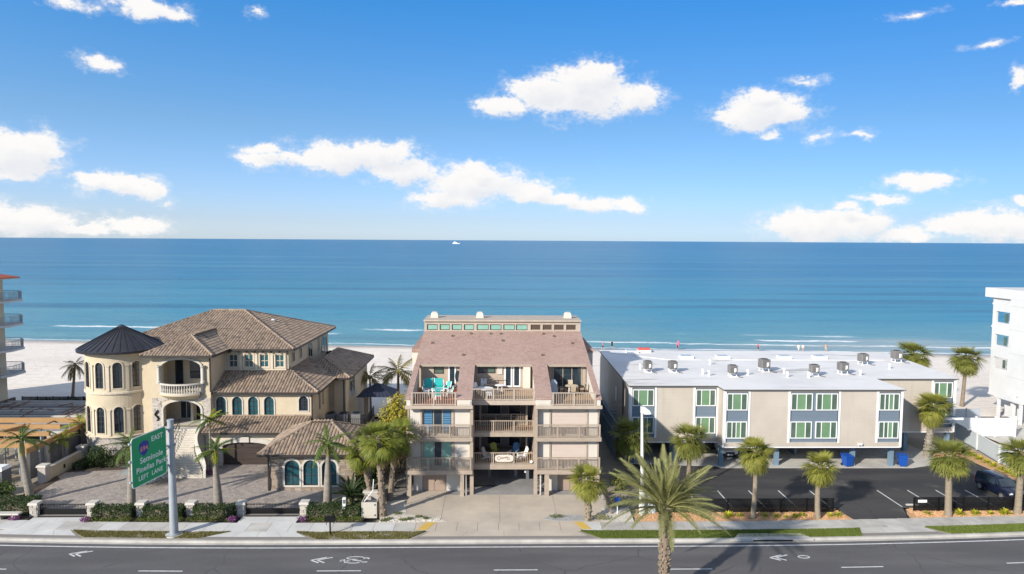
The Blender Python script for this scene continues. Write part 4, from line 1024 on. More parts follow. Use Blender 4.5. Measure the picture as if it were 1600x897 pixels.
# clerestory under the ridge
m = front(YRG); ZC = ZR + 1.22
px = [(667, 684), (687, 703), (706, 722), (725, 741), (745, 764), (766, 784), (787, 805), (807, 825), (830, 846), (849, 864), (867, 883), (886, 902)]
HC = [((a - 776) / 1067 * YRG * .9995, (b_ - 776) / 1067 * YRG * .9995, ZR + .12, ZR + .74) for a, b_ in px]
wall(MB(), m, XL + .02, XR - .02, ZR - .3, ZC - .15, .25, HC).build('clerestory_wall', 'condo_trim', K)
for i, h in enumerate(HC): window(K, m, *h, fm='gutter' if i < 8 else 'condo_wood', panes='glass_clerestory' if i < 8 else 'glass_brown', fw=.06)
MB().box(XL - .05, XR + .05, YRG - .22, 78, ZC - .15, ZC + .02).build('ridge_cap', 'condo_trim', K)
MB().prism([(XL, 78, ZC - .2), (XL, 84.2, 10.2), (XL, 84.2, 10.05), (XL, 74, ZC - .4)], (XR - XL, 0, 0)).build('rear_roof', 'shingle', K)
for x in (679, 750, 888):
    xx = (x - 776) / 1067 * 75.5
    MB().tbox(xx, 75.6, ZC, ZC + .55, .42, .35, .36, .3).build('chimney', 'condo_panel', K); MB().tbox(xx, 75.6, ZC + .55, ZC + .68, .3, .26, .26, .2).build('chimney_cap', 'concrete', K)
for px_, py_ in ((707, 525), (675, 537), (736, 521), (767, 521), (783, 521), (786, 533), (850, 521), (867, 525), (896, 537), (849, 556), (724, 556)):
    y = 73.0 - (py_ - 519) * .155; xx = (px_ - 776) / 1067 * y
    MB().tbox(xx, y, SL(y) - .02, SL(y) + .16, .13, .13, .09, .09).build('roof_vent', 'brown_metal', roof)

def railing(par, x0, x1, y, z, h=1.05, posts=(), mt='condo_wood', pitch=.125, name='railing'):
    mb = MB().bar((x0, y, z + h), (x1, y, z + h), .12, .07); mb.bar((x0, y, z + .1), (x1, y, z + .1), .06, .07)
    r = mb.build(name, mt, par)
    b_ = MB(); k = x0 + pitch
    while k < x1 - .03: b_.box(k - .02, k + .02, y - .02, y + .02, z + .1, z + h - .03); k += pitch
    b_.build('balusters', mt, r, kind='stuff')
    for p in posts: MB().box(p - .06, p + .06, y - .075, y + .06, z - .28, z + h + .0).build('post', mt, r)
    return r
# side bays
for s, (x0, x1) in enumerate(((XL, -2.12), (3.52, XR))):
    c0, c1 = (-6.45, -3.85) if s == 0 else (4.88, 7.95)
    for f in (F1, F2):
        top = f + 2.62
        holes = [(c0, c1, f + .1, f + 2.42)]
        wall(MB(), front(YW), x0 + .05, x1 - .05, f - .25, top + .1, .25, holes).build('wall', 'condo_panel', K)
        for u in (c0 - .1, c1 + .1, x0 + .12, x1 - .12): MB().box(u - .07, u + .07, YW - .06, YW - .003, f, top).build('trim', 'condo_wood', K)
        if s == 0:
            if f == F2:
                w = window(K, front(YW), c0, c1, f + .1, f + 2.42, fm='condo_wood', fw=.1, cuts=[(0, .36, 'glass_teal'), (.36, .68, 'glass_dark'), (.68, 1, 'glass_teal')])
                sl = MB()
                for k in range(12):
                    for a, b_ in ((c0 + .15, c0 + .85), (c1 - .85, c1 - .15)): sl.box(a, b_, YW + .085, YW + .10, f + .45 + .155 * k, f + .53 + .155 * k)
                sl.build('blind', 'plastic_blue', w, kind='stuff')
            else:
                w = window(K, front(YW), c0, c1, f + .1, f + 2.42, fm='condo_wood', fw=.1, cuts=[(0, .38, 'glass_clerestory'), (.38, .66, 'glass_dark'), (.66, 1, 'glass_clerestory')])
        else:
            sh = MB().box(c0, c1, YW + .06, YW + .12, f + .1, f + 2.42).build('shutter', 'condo_shutter', K)
            sl = MB()
            for k in range(19): sl.box(c0 + .04, c1 - .04, YW + .035, YW + .062, f + .13 + .12 * k, f + .235 + .12 * k)
            sl.build('shutter_slats', 'condo_shutter', sh, kind='stuff')
        MB().box(x0 - .06, x1 + .06, Y0, YW + .1, f - .12, f).build('balcony_floor', 'condo_wood', K)
        MB().box(x0 - .08, x1 + .08, Y0 - .05, Y0 + .03, f - .34, f + .02).build('fascia', 'condo_wood', K)
        third = (x1 - x0) / 3
        railing(K, x0, x1, Y0 + .06, f, 1.1, (x0 + .07, x0 + third, x1 - third, x1 - .07))
    # terrace
    MB().box(x0 + .05, x1 - .05, Y0 + .05, YT + .1, F3 - .35, F3).build('terrace_floor', 'deck_red' if s == 0 else 'deck_wood', K)
    MB().box(x0 - .1, x1 + .1, Y0 - .12, Y0 + .04, F3 - .32, F3 - .04).build('fascia', 'condo_trim', K)
    a, b_ = (x0 + .42, -3.42) if s == 0 else (4.86, x1 - .42)
    railing(K, a, b_, Y0 + .02, F3 - .05, 1.12, (a + .1, (a + b_) / 2, b_ - .1), mt='condo_trim', pitch=.2)
    # ground floor store
    if s == 0: cols = [(x0, x0 + .42), (-3.12, -2.78)]; pans = [(-7.33, -6.55), (-4.42, -3.14)]; door = (-6.52, -4.45)
    else: cols = [(4.30, 4.68), (8.72, 9.12)]; pans = [(4.70, 5.55), (7.75, 8.7)]; door = (5.58, 7.72)
    for a, b_ in cols: MB().box(a, b_, Y0 + .02, Y0 + .5, .07, 2.05).build('column', 'condo_wood', K)
    MB().box(min(c[0] for c in cols), max(c[1] for c in cols), Y0 + .04, Y0 + .45, 1.98, F1 - .35).build('beam', 'condo_wood', K)
    for a, b_ in pans: MB().box(a, b_, 59.9, 60.0, .08, 1.97).build('panel', 'condo_panel', K)
    d = MB().box(*door, 59.93, 60.02, .08, 1.97).build('store_door', 'garage_brown', K)
    for k in range(2):
        w = (door[1] - door[0]) / 2; MB().box(door[0] + k * w + .03, door[0] + (k + 1) * w - .03, 59.895, 59.93, .12, 1.9).build('door_leaf', 'garage_brown', d)
    MB().box((door[0] + door[1]) / 2 + .06, (door[0] + door[1]) / 2 + .12, 59.86, 59.9, .95, 1.1).build('handle', 'iron', d)
    # open stair at the inner side
    xs = (-2.75, -2.15) if s == 0 else (3.72, 4.28)
    for k in range(9): MB().box(*xs, 60.0 + .26 * k, 60.24 + .26 * k, .2 + .24 * k, .26 + .24 * k).build('tread', 'condo_dark', K)
# centre bay
for f, z1 in ((F1, F2), (F2, F3), (F3, None)):
    MB().box(-2.1, 3.5, YC, YT + .1, f - .35, f).build('deck_floor', 'deck_wood', K)
    MB().box(-2.16, 3.56, YC - .12, YC - .01, f - (.45 if f == F1 else .38), f + .02).build('fascia', 'condo_wood' if f < F3 else 'condo_trim', K)
    railing(K, -2.1, 3.5, YC - .05, f, 1.05, (-1.98, -.22, 1.62, 3.38), mt='condo_wood' if f < F3 else 'condo_trim', pitch=.19)
    if z1:
        MB().box(-2.1, 3.5, 65.3, 65.5, f, z1 - .35).build('back_wall', 'block_grey', K)
        for p in (-1.45, 2.85): MB().box(p - .08, p + .08, 62.4, 62.56, f, z1 - .35).build('porch_post', 'condo_wood', K)
        window(K, front(65.3), -.9, .5, f + .3, f + 2.1, inset=-.05, fm='condo_trim', panes='glass_dark'); window(K, front(65.3), 1.2, 2.4, f + .05, f + 2.1, inset=-.05, fm='condo_trim', panes='glass_dark')
railing(K, -1.4, 2.8, 62.5, F2, 1.05, (-.0, 1.4), pitch=.16)
for x in (-2.12, 3.52):
    MB().box(x - .12, x + .12, Y0 + .1, YT, F1 - .3, F3 - .33).build('side_wall', 'condo_wood', K)
    MB().box(x - .16, x + .16, 58.95, 59.3, .06, F1 - .3).build('column', 'condo_wood', K)
# terrace back walls
for x0, x1 in ((XL + .4, -3.42), (-2.1, 3.5), (4.86, XR - .4)):
    MB().box(x0, x1, YT, YT + .14, F3, 10.55).build('back_wall', 'condo_beige', K)
mt_ = front(YT)
window(K, mt_, -6.05, -5.1, 9.55, 10.35, inset=-.05, fm='gutter', panes='glass_greygreen', nx=0, nz=1)
window(K, mt_, -4.65, -3.9, 8.25, 10.45, inset=-.06, fm='siding_white', panes='glass_dark', fw=.14, name='terrace_door')
MB().lathe([(.0, 0), (.3, 0), (.3, .04)], 20, (0, 0, 0)).build('mirror', 'glass_dark', K) and None
mir = [o for o in K.children if o.name.startswith('mirror')][0]; mir.data.transform(Matrix.Translation(Vector((-3.75, YT - .06, 9.3)) - K.location) @ Matrix.Rotation(R(90), 4, 'X') @ Matrix.Diagonal((.8, 1.9, 1, 1)) @ Matrix.Translation(K.location))
window(K, mt_, -1.75, -.95, 9.6, 10.4, inset=-.05, fm='gutter', panes='glass_dark'); window(K, mt_, -.90, -.1, 9.6, 10.4, inset=-.05, fm='gutter', panes='glass_greygreen')
for a, b_ in ((.80, 1.55), (1.62, 2.37)): window(K, mt_, a, b_, 8.25, 10.45, inset=-.06, fm='siding_white', panes='glass_dark', fw=.13, name='terrace_door')
MB().box(2.6, 3.3, YT - .45, YT - .02, F3, 10.3).build('closet', 'condo_panel', K); MB().box(.1, .6, YT - .1, YT - .02, 9.5, 10.4).build('closet', 'condo_panel', K)
window(K, mt_, 5.55, 8.35, 8.25, 10.45, inset=-.06, fm='condo_trim', panes='glass_dark', fw=.07, cuts=[(0, .33, 'glass_dark'), (.33, .66, 'glass_dark'), (.66, 1, 'glass_dark')], name='sliding_door')
# under-croft: pipes, meter board, gate leaf
MB().tube([(-2.6, 58.72, .1), (-2.62, 58.75, 2.0)], .07, 8).build('drain_pipe', 'concrete', K); MB().tube([(3.95, 58.72, .1), (3.95, 58.75, 2.0)], .07, 8).build('drain_pipe', 'concrete', K)
gt = MB()
for k in range(16): gt.bar((-1.9 + .12 * k, 60.9, .1), (-1.9 + .12 * k, 60.9, 1.8), .03)
gt.bar((-1.95, 60.9, 1.8), (.0, 60.9, 1.8), .06); gt.bar((-1.95, 60.9, .15), (.0, 60.9, .15), .06); gt.build('iron_gate', 'iron', K)
mbd = MB().box(2.75, 3.0, 60.4, 61.2, .9, 1.9).build('meter_board', 'grey_plastic', K)
for k in range(2): MB().lathe([(.1, 0), (.1, .1), (0, .12)], 10, (2.7, 60.6 + .35 * k, 1.5)).build('meter', 'plastic_white', mbd)
for x in (-.6, 1.9):
    for y in (63.5, 68, 73): MB().box(x - .15, x + .15, y, y + .3, .07, 2.1).build('column', 'concrete_dark', K)
# plaque on the first floor rail
pl = thing('name_plaque', 'pale oval plaque with faded script on the condo rail', 'sign', (.75, 60.0, 2.6))
pts = [(.75 + (.83 if abs(math.cos(t)) > .2 else .8) * (abs(math.cos(t)) ** .45) * (1 if math.cos(t) > 0 else -1), 60.01, 2.98 + .33 * (abs(math.sin(t)) ** .6) * (1 if math.sin(t) > 0 else -1)) for t in [2 * math.pi * k / 36 for k in range(36)]]
MB().prism(pts, (0, .05, 0)).build('board', 'condo_panel', pl)
ink = MB()
def ink_line(pts, w): ink.tube([(x, 60.0, z) for x, z in pts], w, 5)
ink_line([(.42, 3.10), (.3, 3.16), (.16, 3.08), (.14, 2.94), (.24, 2.85), (.38, 2.9)], .018)
ink_line([(.36 + .06 * k, 2.95 + (.07 if k % 2 else -.04) + .01 * k) for k in range(12)], .015)
ink_line([(.45, 3.08), (.7, 3.03), (.95, 3.13), (1.15, 3.08)], .016); ink_line([(1.12 + .12 * math.cos(t), 2.95 + .09 * math.sin(t)) for t in [k * .7 for k in range(10)]], .015)
ink.build('script', 'rust', pl)
fl = thing('flood_light', 'round white floodlight fixed at the foot of the condo rail', 'lamp', (3.2, 60.0, 2.7)); MB().lathe([(0, 0), (.14, .02), (.16, .12), (.08, .2), (0, .2)], 12, (3.2, 59.98, 2.6)).build('lens', 'plastic_white', fl, smooth=True); MB().box(3.17, 3.23, 60.0, 60.1, 2.5, 2.66).build('bracket', 'galvanised', fl)

# ------------------------------------------------------------------ terrace furniture
def chair(name, lab, loc, rz, seat='plastic_white', back=None, group=None, slat=True):
    t = thing(name, lab, 'chair', (0, 0, 0), 0, group)
    back = back or seat
    fr = MB()
    for sx in (-.25, .25):
        fr.bar((sx, -.22, 0), (sx, -.22, .62), .045); fr.bar((sx, .26, 0), (sx * .96, .22, .45), .045); fr.bar((sx, -.26, .62), (sx, .27, .60), .07, .035); fr.bar((sx, .2, .42), (sx, .36, .95), .045)
    fr.bar((-.25, .22, .36), (.25, .22, .36), .04); fr.bar((-.25, -.22, .36), (.25, -.22, .36), .04); fr.build('frame', 'plastic_white' if slat else 'iron', t)
    MB().box(-.24, .24, -.24, .24, .40, .445).build('seat', seat, t)
    b = MB()
    for k in range(5): b.bar((-.2 + .1 * k, .23, .46), (-.2 + .1 * k, .38, .98), .08, .03)
    b.build('backrest', back, t)
    t.location = loc; t.rotation_euler = (0, 0, rz); return t
def round_table(name, lab, loc, r_=.55, top='plastic_white', h=.72):
    t = thing(name, lab, 'table', (0, 0, 0))
    MB().lathe([(0, h - .04), (r_, h - .04), (r_ + .02, h - .02), (r_, h), (0, h)], 22).build('tabletop', top, t)
    for k in range(4):
        a = math.pi / 4 + k * math.pi / 2; MB().bar((r_ * .72 * math.cos(a), r_ * .72 * math.sin(a), 0), (r_ * .45 * math.cos(a), r_ * .45 * math.sin(a), h - .04), .06).build('leg', 'plastic_white', t)
    t.location = loc; return t
# left terrace: teal set
t = thing('glider_bench', 'teal two seat glider with white slats on the red terrace', 'bench', (0, 0, 0))
for s in (-1, 1):
    MB().box(s * .48 - .40, s * .48 + .40, -.28, .32, .40, .52).build('seat_cushion', 'plastic_teal', t); MB().prism([(s * .48 - .4, .22, .5), (s * .48 + .4, .22, .5), (s * .48 + .38, .42, 1.15), (s * .48 - .38, .42, 1.15)], (0, .12, 0)).build('back_cushion', 'plastic_teal', t)
fr = MB()
for x in (-.95, .95): fr.bar((x, -.32, .05), (x, -.32, .68), .06); fr.bar((x, .35, .05), (x, .4, 1.0), .06); fr.bar((x, -.35, .68), (x, .4, .68), .08, .05)
fr.bar((-.95, -.3, .36), (.95, -.3, .36), .06); fr.bar((-.95, -.3, .12), (.95, -.3, .12), .05);
for x in (-.07, .07): MB().bar((x, .3, .5), (x, .52, 1.2), .05).build('slat', 'plastic_white', t)
fr.build('frame', 'plastic_white', t); t.location = (-5.9, 63.9, F3); t.rotation_euler = (0, 0, R(8))
t = thing('patio_table', 'white framed patio table with teal top on the red terrace', 'table', (0, 0, 0))
MB().box(-.62, .62, -.45, .45, .68, .73).build('tabletop', 'plastic_white', t); MB().box(-.45, .45, -.3, .3, .731, .74).build('inlay', 'plastic_teal', t)
for x in (-.5, .5):
    for y in (-.35, .35): MB().bar((x, y, 0), (x, y, .68), .06).build('leg', 'plastic_white', t)
t.location = (-5.3, 61.6, F3)
GT = 'teal terrace chairs'
chair('terrace_chair', 'white chair with teal seat left of the teal table', (-6.35, 61.6, F3), R(90), 'plastic_teal', group=GT)
chair('terrace_chair', 'white chair with teal seat on the rail side of the teal table', (-5.2, 60.6, F3), R(180), 'plastic_teal', group=GT)
chair('terrace_chair', 'white chair with teal seat between the table and roof strip', (-4.25, 61.5, F3), R(-80), 'plastic_teal', group=GT)
chair('terrace_chair', 'teal armchair standing beside the teal glider', (-4.6, 63.6, F3), R(-30), 'plastic_teal', group=GT)
# centre terrace: white plastic
round_table('round_table', 'large round white plastic table at the centre terrace rail', (-1.0, 62.0, F3), .75)
round_table('round_table', 'smaller white plastic table behind the round one', (.35, 63.4, F3), .45)
GW = 'white terrace chairs'
chair('plastic_chair', 'white plastic armchair against the roof strip, by the round table', (-1.75, 63.1, F3), R(50), group=GW)
chair('plastic_chair', 'white plastic chair with its back to the centre terrace rail', (-.6, 60.85, F3), R(180), group=GW)
chair('plastic_chair', 'white plastic chair below the terrace window', (-1.2, 64.9, F3), 0, group=GW)
t = thing('folding_cot', 'dark metal lounge frame below the terrace window', 'lounger', (0, 0, 0)); fr = MB()
for a, b_ in (((-.9, 0, .4), (.9, 0, .4)), ((-.9, .6, .4), (.9, .6, .4)), ((-.9, .6, 1.0), (.9, .6, 1.0)), ((-.9, 0, 0), (-.9, 0, .4)), ((.9, 0, 0), (.9, 0, .4)), ((-.9, .6, 0), (-.9, .6, 1)), ((.9, .6, 0), (.9, .6, 1)), ((0, .6, .4), (0, .6, 1.))): fr.bar(a, b_, .05)
fr.build('frame', 'condo_wood', t); MB().box(-.86, .86, .03, .57, .41, .45).build('seat', 'condo_beige', t); t.location = (-.3, 64.6, F3)
t = thing('door_mat', 'dark brown mat lying before the terrace french doors', 'mat', (0, 0, 0)); MB().box(-.7, .7, -.3, .3, .002, .03).build('rug', 'rust', t); t.location = (1.55, 64.6, F3)
# right terrace: dining set
round_table('dining_table', 'round brown dining table on the right terrace', (7.1, 63.2, F3), .6, 'plastic_tan')
GB = 'brown dining chairs'
for a, w in ((0, 'facing the right hand fin wall'), (90, 'with its back to the sliding door'), (180, 'beside the grill cover'), (270, 'with its back to the rail')):
    x, y = 7.1 + .95 * math.cos(R(a)), 63.2 + .95 * math.sin(R(a))
    chair('dining_chair', 'tan dining chair ' + w, (x, y, F3), R(a - 90), 'plastic_tan', 'plastic_tan', GB, False)
t = thing('covered_grill', 'grill under a pale grey cover against the roof strip', 'grill', (0, 0, 0)); MB().tbox(0, 0, .0, 1.15, .42, .62, .30, .48).build('cover', 'skylight', t); MB().tbox(0, 0, 1.15, 1.3, .30, .48, .16, .3).build('hood', 'galvanised', t); t.location = (5.35, 63.0, F3)
# first floor porch
round_table('porch_table', 'dark topped round table on the first floor porch', (.85, 61.9, F1), .6, 'grey_plastic')
GP = 'porch armchairs'
def adirondack(lab, loc, rz, mt):
    t = thing('porch_armchair', lab, 'chair', (0, 0, 0), 0, GP); fr = MB()
    for x in (-.32, .32): fr.bar((x, -.35, 0), (x, -.35, .52), .09, .04); fr.bar((x, -.4, .54), (x, .35, .54), .12, .03); fr.bar((x, -.35, .36), (x, .45, .1), .04, .1)
    fr.bar((-.32, -.36, .33), (.32, -.36, .33), .04); fr.bar((-.32, .3, .16), (.32, .3, .16), .04); fr.build('frame', mt, t); MB().prism([(-.3, -.38, .36), (.3, -.38, .36), (.3, .2, .24), (-.3, .2, .24)], (0, 0, .03)).build('seat', mt, t); b = MB()
    for k in range(5): b.bar((-.24 + .12 * k, .2, .26), (-.27 + .135 * k, .5, 1.12 - .04 * abs(k - 2) ** 1.5), .105, .025)
    b.build('backrest', mt, t); t.location = loc; t.rotation_euler = (0, 0, rz)
adirondack('white slatted armchair beside the yellow one on the porch', (-.75, 61.6, F1), R(70), 'plastic_white')
adirondack('yellow slatted armchair on the first floor porch', (-.05, 62.7, F1), R(25), 'plastic_yellow')
adirondack('blue slatted armchair on the first floor porch', (1.75, 62.7, F1), R(-25), 'plastic_blue')
adirondack('white slatted armchair beside the blue one on the porch', (2.45, 61.6, F1), R(-70), 'plastic_white')
# ------------------------------------------------------------------ grey flats on stilts
G = thing('stilt_flats', 'long grey sided flats on blue stilts with flat white roof', 'apartment building', (30, 72, 0))
ZB, ZT = 2.35, 8.0
plan = [(13.4, 67.2), (22.3, 67.2), (22.3, 65.45), (40.0, 65.45), (40.0, 70.8), (48.95, 70.8), (50.9, 87.8), (13.7, 88.9)]
inn = [(13.7, 67.5), (22.6, 67.5), (22.6, 65.75), (39.7, 65.75), (39.7, 71.1), (48.65, 71.1), (50.5, 87.6), (14.0, 88.6)]
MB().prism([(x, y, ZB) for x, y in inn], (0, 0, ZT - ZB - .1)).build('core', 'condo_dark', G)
YL_, YR_, YQ = 67.2, 65.45, 70.8
BL = [(13.63, 15.92), (20.02, 22.15)]; BR = [(22.56, 24.72), (28.9, 33.68), (37.68, 39.84)]; BQ = [(46.6, 48.75)]
def bay_holes(bs, dbl): return [(a, b_, 2.78, 7.80) for a, b_ in bs]
for y, x0, x1, bs in ((YL_, 13.4, 22.3, BL), (YR_, 22.3, 40.0, BR), (YQ, 40.0, 48.95, BQ)):
    m = front(y)
    wall(MB(), m, x0, x1, ZB, ZT, .3, bay_holes(bs, 0)).build('siding_wall', 'siding', G)
    for a, b_ in bs:
        mb = MB().box(a, b_, .12, .25, 2.78, 7.80, m).build('spandrel', 'spandrel_blue', G)
        for u in (a - .10, b_ + .10): MB().box(u - .1, u + .1, -.05, .13, 2.72, 7.86, m).build('trim', 'siding_white', G)
        wins = [(a + .06, b_ - .06)] if b_ - a < 3 else [(a + .06, (a + b_) / 2 - .18), ((a + b_) / 2 + .18, b_ - .06)]
        for wa, wb in wins:
            for z0, z1 in ((5.97, 7.66), (3.16, 4.86)):
                odd = (a > 37 and a < 40) or (a < 23 and a > 22.5 and z0 < 4)
                mid = [(.26, .48, 'glass_greygreen'), (.48, .72, 'glass_green')] if odd else [(.26, .72, 'glass_green')]
                window(G, m, wa, wb, z0, z1, inset=0, th=.10, fm='siding_white', fw=.085, cuts=[(0, .26, 'glass_greygreen')] + mid + [(.72, 1, 'glass_greygreen')])
wall(MB(), lambda u, v, z: (13.4 + (u - 67.2) * .0138 + v, u, z), 67.5, 88.9, ZB, ZT, .25).build('siding_wall', 'siding', G)
wall(MB(), face_nx(22.3), 65.75, 67.2, ZB, ZT, .25).build('siding_wall', 'siding', G)
wall(MB(), face_px(40.0), 65.75, 70.8, ZB, ZT, .25).build('siding_wall', 'siding', G)
MB().box(13.31, 13.39, 67.15, 67.4, ZB - .03, ZT).build('corner_board', 'siding_white', G); MB().box(13.32, 13.39, 70.6, 70.85, ZB, ZT).build('downspout', 'condo_dark', G)
for x, y in ((22.32, 65.38), (39.98, 65.38), (48.93, 70.72)): MB().box(x - .07, x + .09, y - .0, y + .06, ZB - .05, ZT).build('corner_board', 'siding_white', G)
for x, yy in ((13.9, 75.0),): MB().box(13.42, 13.5, 75, 75.6, 4.6, 6.2).build('side_vent', 'siding_white', G)
rp = [(13.2, 66.95), (22.1, 66.95), (22.15, 65.2), (40.2, 65.2), (40.2, 70.55), (49.15, 70.55), (51.1, 88.0), (13.5, 89.1)]
MB().prism([(x, y, ZT) for x, y in rp], (0, 0, .10)).build('roof_edge', 'roof_edge', G)
rf = MB().prism([(x + .04 * (1 if x < 30 else -1), y + .04 * (1 if y < 80 else -1), ZT + .101) for x, y in rp], (0, 0, .025)).build('roof', 'white_roof', G)
MB().prism([(x, y, ZB - .12) for x, y in plan], (0, 0, .115)).build('soffit', 'siding_white', G)
# raised strip across the roof, vents
MB().prism([(14.5, 86.5, ZT + .12), (21.0, 81.5, ZT + .12), (50.0, 81.5, ZT + .12), (50.3, 81.9, ZT + .12), (21.2, 81.9, ZT + .12), (14.9, 86.9, ZT + .12)], (0, 0, .06)).build('roof_curb', 'white_roof', rf)
for x, y in ((22.4, 72.7), (22.8, 71.9), (16.2, 75.6), (31.0, 71.2), (31.5, 73.2), (39.4, 72.2), (44.8, 76.0), (27.2, 72.4), (33.2, 71.0), (25.0, 78.5)):
    MB().lathe([(.16, 0), (.10, .1), (.10, .45), (.17, .46), (.17, .58), (0, .62)], 10, (x, y, ZT + .12)).build('vent_pipe', 'plastic_white', rf)
# stilts
for x, y in ((13.8, 67.5), (18.0, 67.5), (22.5, 66.6), (28.2, 66.75), (35.85, 66.6), (39.7, 66.5), (16, 73), (22.5, 72.5), (28.4, 72.3), (34.5, 72.3), (39.6, 72.3), (44, 71.3), (48.6, 71.3)):
    MB().box(x - .2, x + .2, y - .2, y + .2, .08, ZB - .1).build('stilt', 'column_blue', G)
MB().box(14, 46, 76.0, 76.3, .08, ZB - .1).build('store_wall', 'spandrel_blue', G)
for x in (18.2, 25.6, 31.5): MB().box(x, x + .25, 70.0, 76, .08, ZB - .1).build('store_wall', 'spandrel_blue', G)
# open stairs in the shade
for x0 in (36.3, 41.0, 25.5):
    for k in range(8): MB().box(x0 - .5, x0 + .5, 68.2 + .27 * k, 68.45 + .27 * k, .25 + .25 * k, .31 + .25 * k).build('tread', 'column_blue', G)
# outside stair along the alley
for k in range(7): MB().box(12.3, 13.3, 74.4 - .8 * k * .5, 74.7 - .8 * k * .5, 3.6 - .3 * k, 3.68 - .3 * k).build('tread', 'spandrel_blue', G)
al = MB()
for k in range(12): al.bar((12.3, 69.0 + .9 * k, .1), (12.3, 69.0 + .9 * k, 3.9), .12)
al.bar((12.3, 69, 3.9), (12.3, 79, 3.9), .12); al.build('walkway_posts', 'spandrel_blue', G); MB().box(12.2, 13.4, 69, 88, 2.6, 2.75).build('walkway', 'spandrel_blue', G)
MB().prism([(45.3, 69.9, 3.5), (49.2, 69.9, 3.5), (49.2, 70.75, 3.5), (45.3, 70.75, 3.5)], (0, 0, .5)).build('balcony', 'spandrel_blue', G); MB().box(45.2, 49.3, 69.8, 69.9, 3.85, 4.1).build('balcony_rail', 'siding_white', G)
t = thing('wall_floodlight', 'twin white security floodlight under the grey flats', 'lamp', (35.9, 65.3, 2.5))
MB().box(35.8, 36.0, 65.38, 65.45, 2.42, 2.62).build('base', 'plastic_white', t)
for s in (-1, 1): MB().lathe([(.03, 0), (.11, .05), (.12, .2), (0, .21)], 10, (35.9 + s * .13, 65.28, 2.5)).build('lamp_head', 'plastic_white', t)
# rooftop condensers
AC = [(16.68, 74.0, 1), (19.44, 74.0, 1), (25.25, 71.6, 1), (29.75, 74.4, 1.15), (34.25, 72.0, 1), (37.93, 73.1, 1.05), (43.25, 78.8, 1.05), (48.2, 80.4, 1.15)]
AL = ['at the end nearest the condo', 'second from the condo side', 'near the step in the roof edge', 'tall one above the double window bay', 'above the wide siding panel', 'with a looping pipe beside the roof edge', 'set far back near the curb', 'at the far end by the palm']
def condenser(x, y, sc, lab):
    t = thing('rooftop_condenser', 'grey condenser on a white stand, ' + lab, 'condenser', (0, 0, 0), 0, 'condensers on the flat roof')
    st = MB()
    for sx in (-.38, .38):
        for sy in (-.38, .38): st.bar((sx, sy, 0), (sx, sy, .42), .07)
    for s_ in (-.38, .38): st.bar((-.5, s_, .42), (.5, s_, .42), .08); st.bar((-.5, s_, .02), (.5, s_, .02), .12, .06)
    st.build('stand', 'plastic_white', t)
    MB().box(-.44, .44, -.44, .44, .48, 1.36).build('coil', 'ac_dark', t)
    gr = MB()
    for k in range(14):
        u = -.43 + .066 * k
        for fn in (front(-.47), lambda u, v, z: (u, .47 - v, z), face_px(.47), face_nx(-.47)): gr.box(u - .017, u + .017, 0, .03, .5, 1.34, fn)
    gr.build('grille', 'ac_metal', t, kind='stuff')
    fr = MB()
    for sx in (-.46, .46):
        for sy in (-.46, .46): fr.box(sx - .04, sx + .04, sy - .04, sy + .04, .46, 1.38)
    fr.box(-.5, .5, -.5, .5, .44, .50); fr.box(-.5, .5, -.5, .5, 1.36, 1.43); fr.build('casing', 'ac_metal', t)
    MB().lathe([(.40, 1.43), (.40, 1.48), (.08, 1.50), (0, 1.50)], 16).build('fan_guard', 'ac_dark', t)
    MB().box(.05, .30, -.515, -.49, .6, 1.1).build('access_panel', 'plastic_white', t)
    MB().tube([(.2, -.5, .7), (.25, -.7, .4), (.6, -.9, .08), (1.0, -1.1, .06)], .035, 6).build('pipe', 'ac_dark', t)
    return t
base = condenser(0, 0, 1, AL[0])
for i, (x, y, sc) in enumerate(AC):
    t = base if i == 0 else copy_tree(base)
    t.location = (x, y, ZT + .13); t.scale = (sc * .84,) * 3; t.rotation_euler = (0, 0, R((0, 3, 0, 8, -4, 5, 12, 0)[i])); t['label'] = 'grey condenser on a white stand, ' + AL[i]
SKL = [(23.42, 82.9, 'behind the second condenser'), (27.95, 82.9, 'near the step in the roof curb'), (35.6, 82.9, 'behind the tall condenser'), (40.0, 82.9, 'beside the sloping curb'), (17.5, 87.0, 'beside the red covered hatch')]
for x, y, w in SKL:
    t = thing('skylight', 'low white roof hatch with grey lens ' + w, 'skylight', (x, y, ZT + .12), 0, 'roof hatches'); MB().box(x - .75, x + .75, y - .6, y + .6, ZT + .12, ZT + .42).build('curb', 'plastic_white', t); MB().tbox(x, y, ZT + .42, ZT + .5, .7, .55, .55, .4).build('lens', 'skylight', t)
t = thing('covered_hatch', 'roof hatch under a red cover at the beach edge of the white roof', 'hatch', (19.2, 87.6, ZT + .12)); MB().box(18.4, 20.0, 87.0, 88.2, ZT + .12, ZT + .4).build('curb', 'plastic_white', t); MB().tbox(19.2, 87.6, ZT + .4, ZT + .62, .8, .6, .7, .5).build('cover', 'red_cover', t)

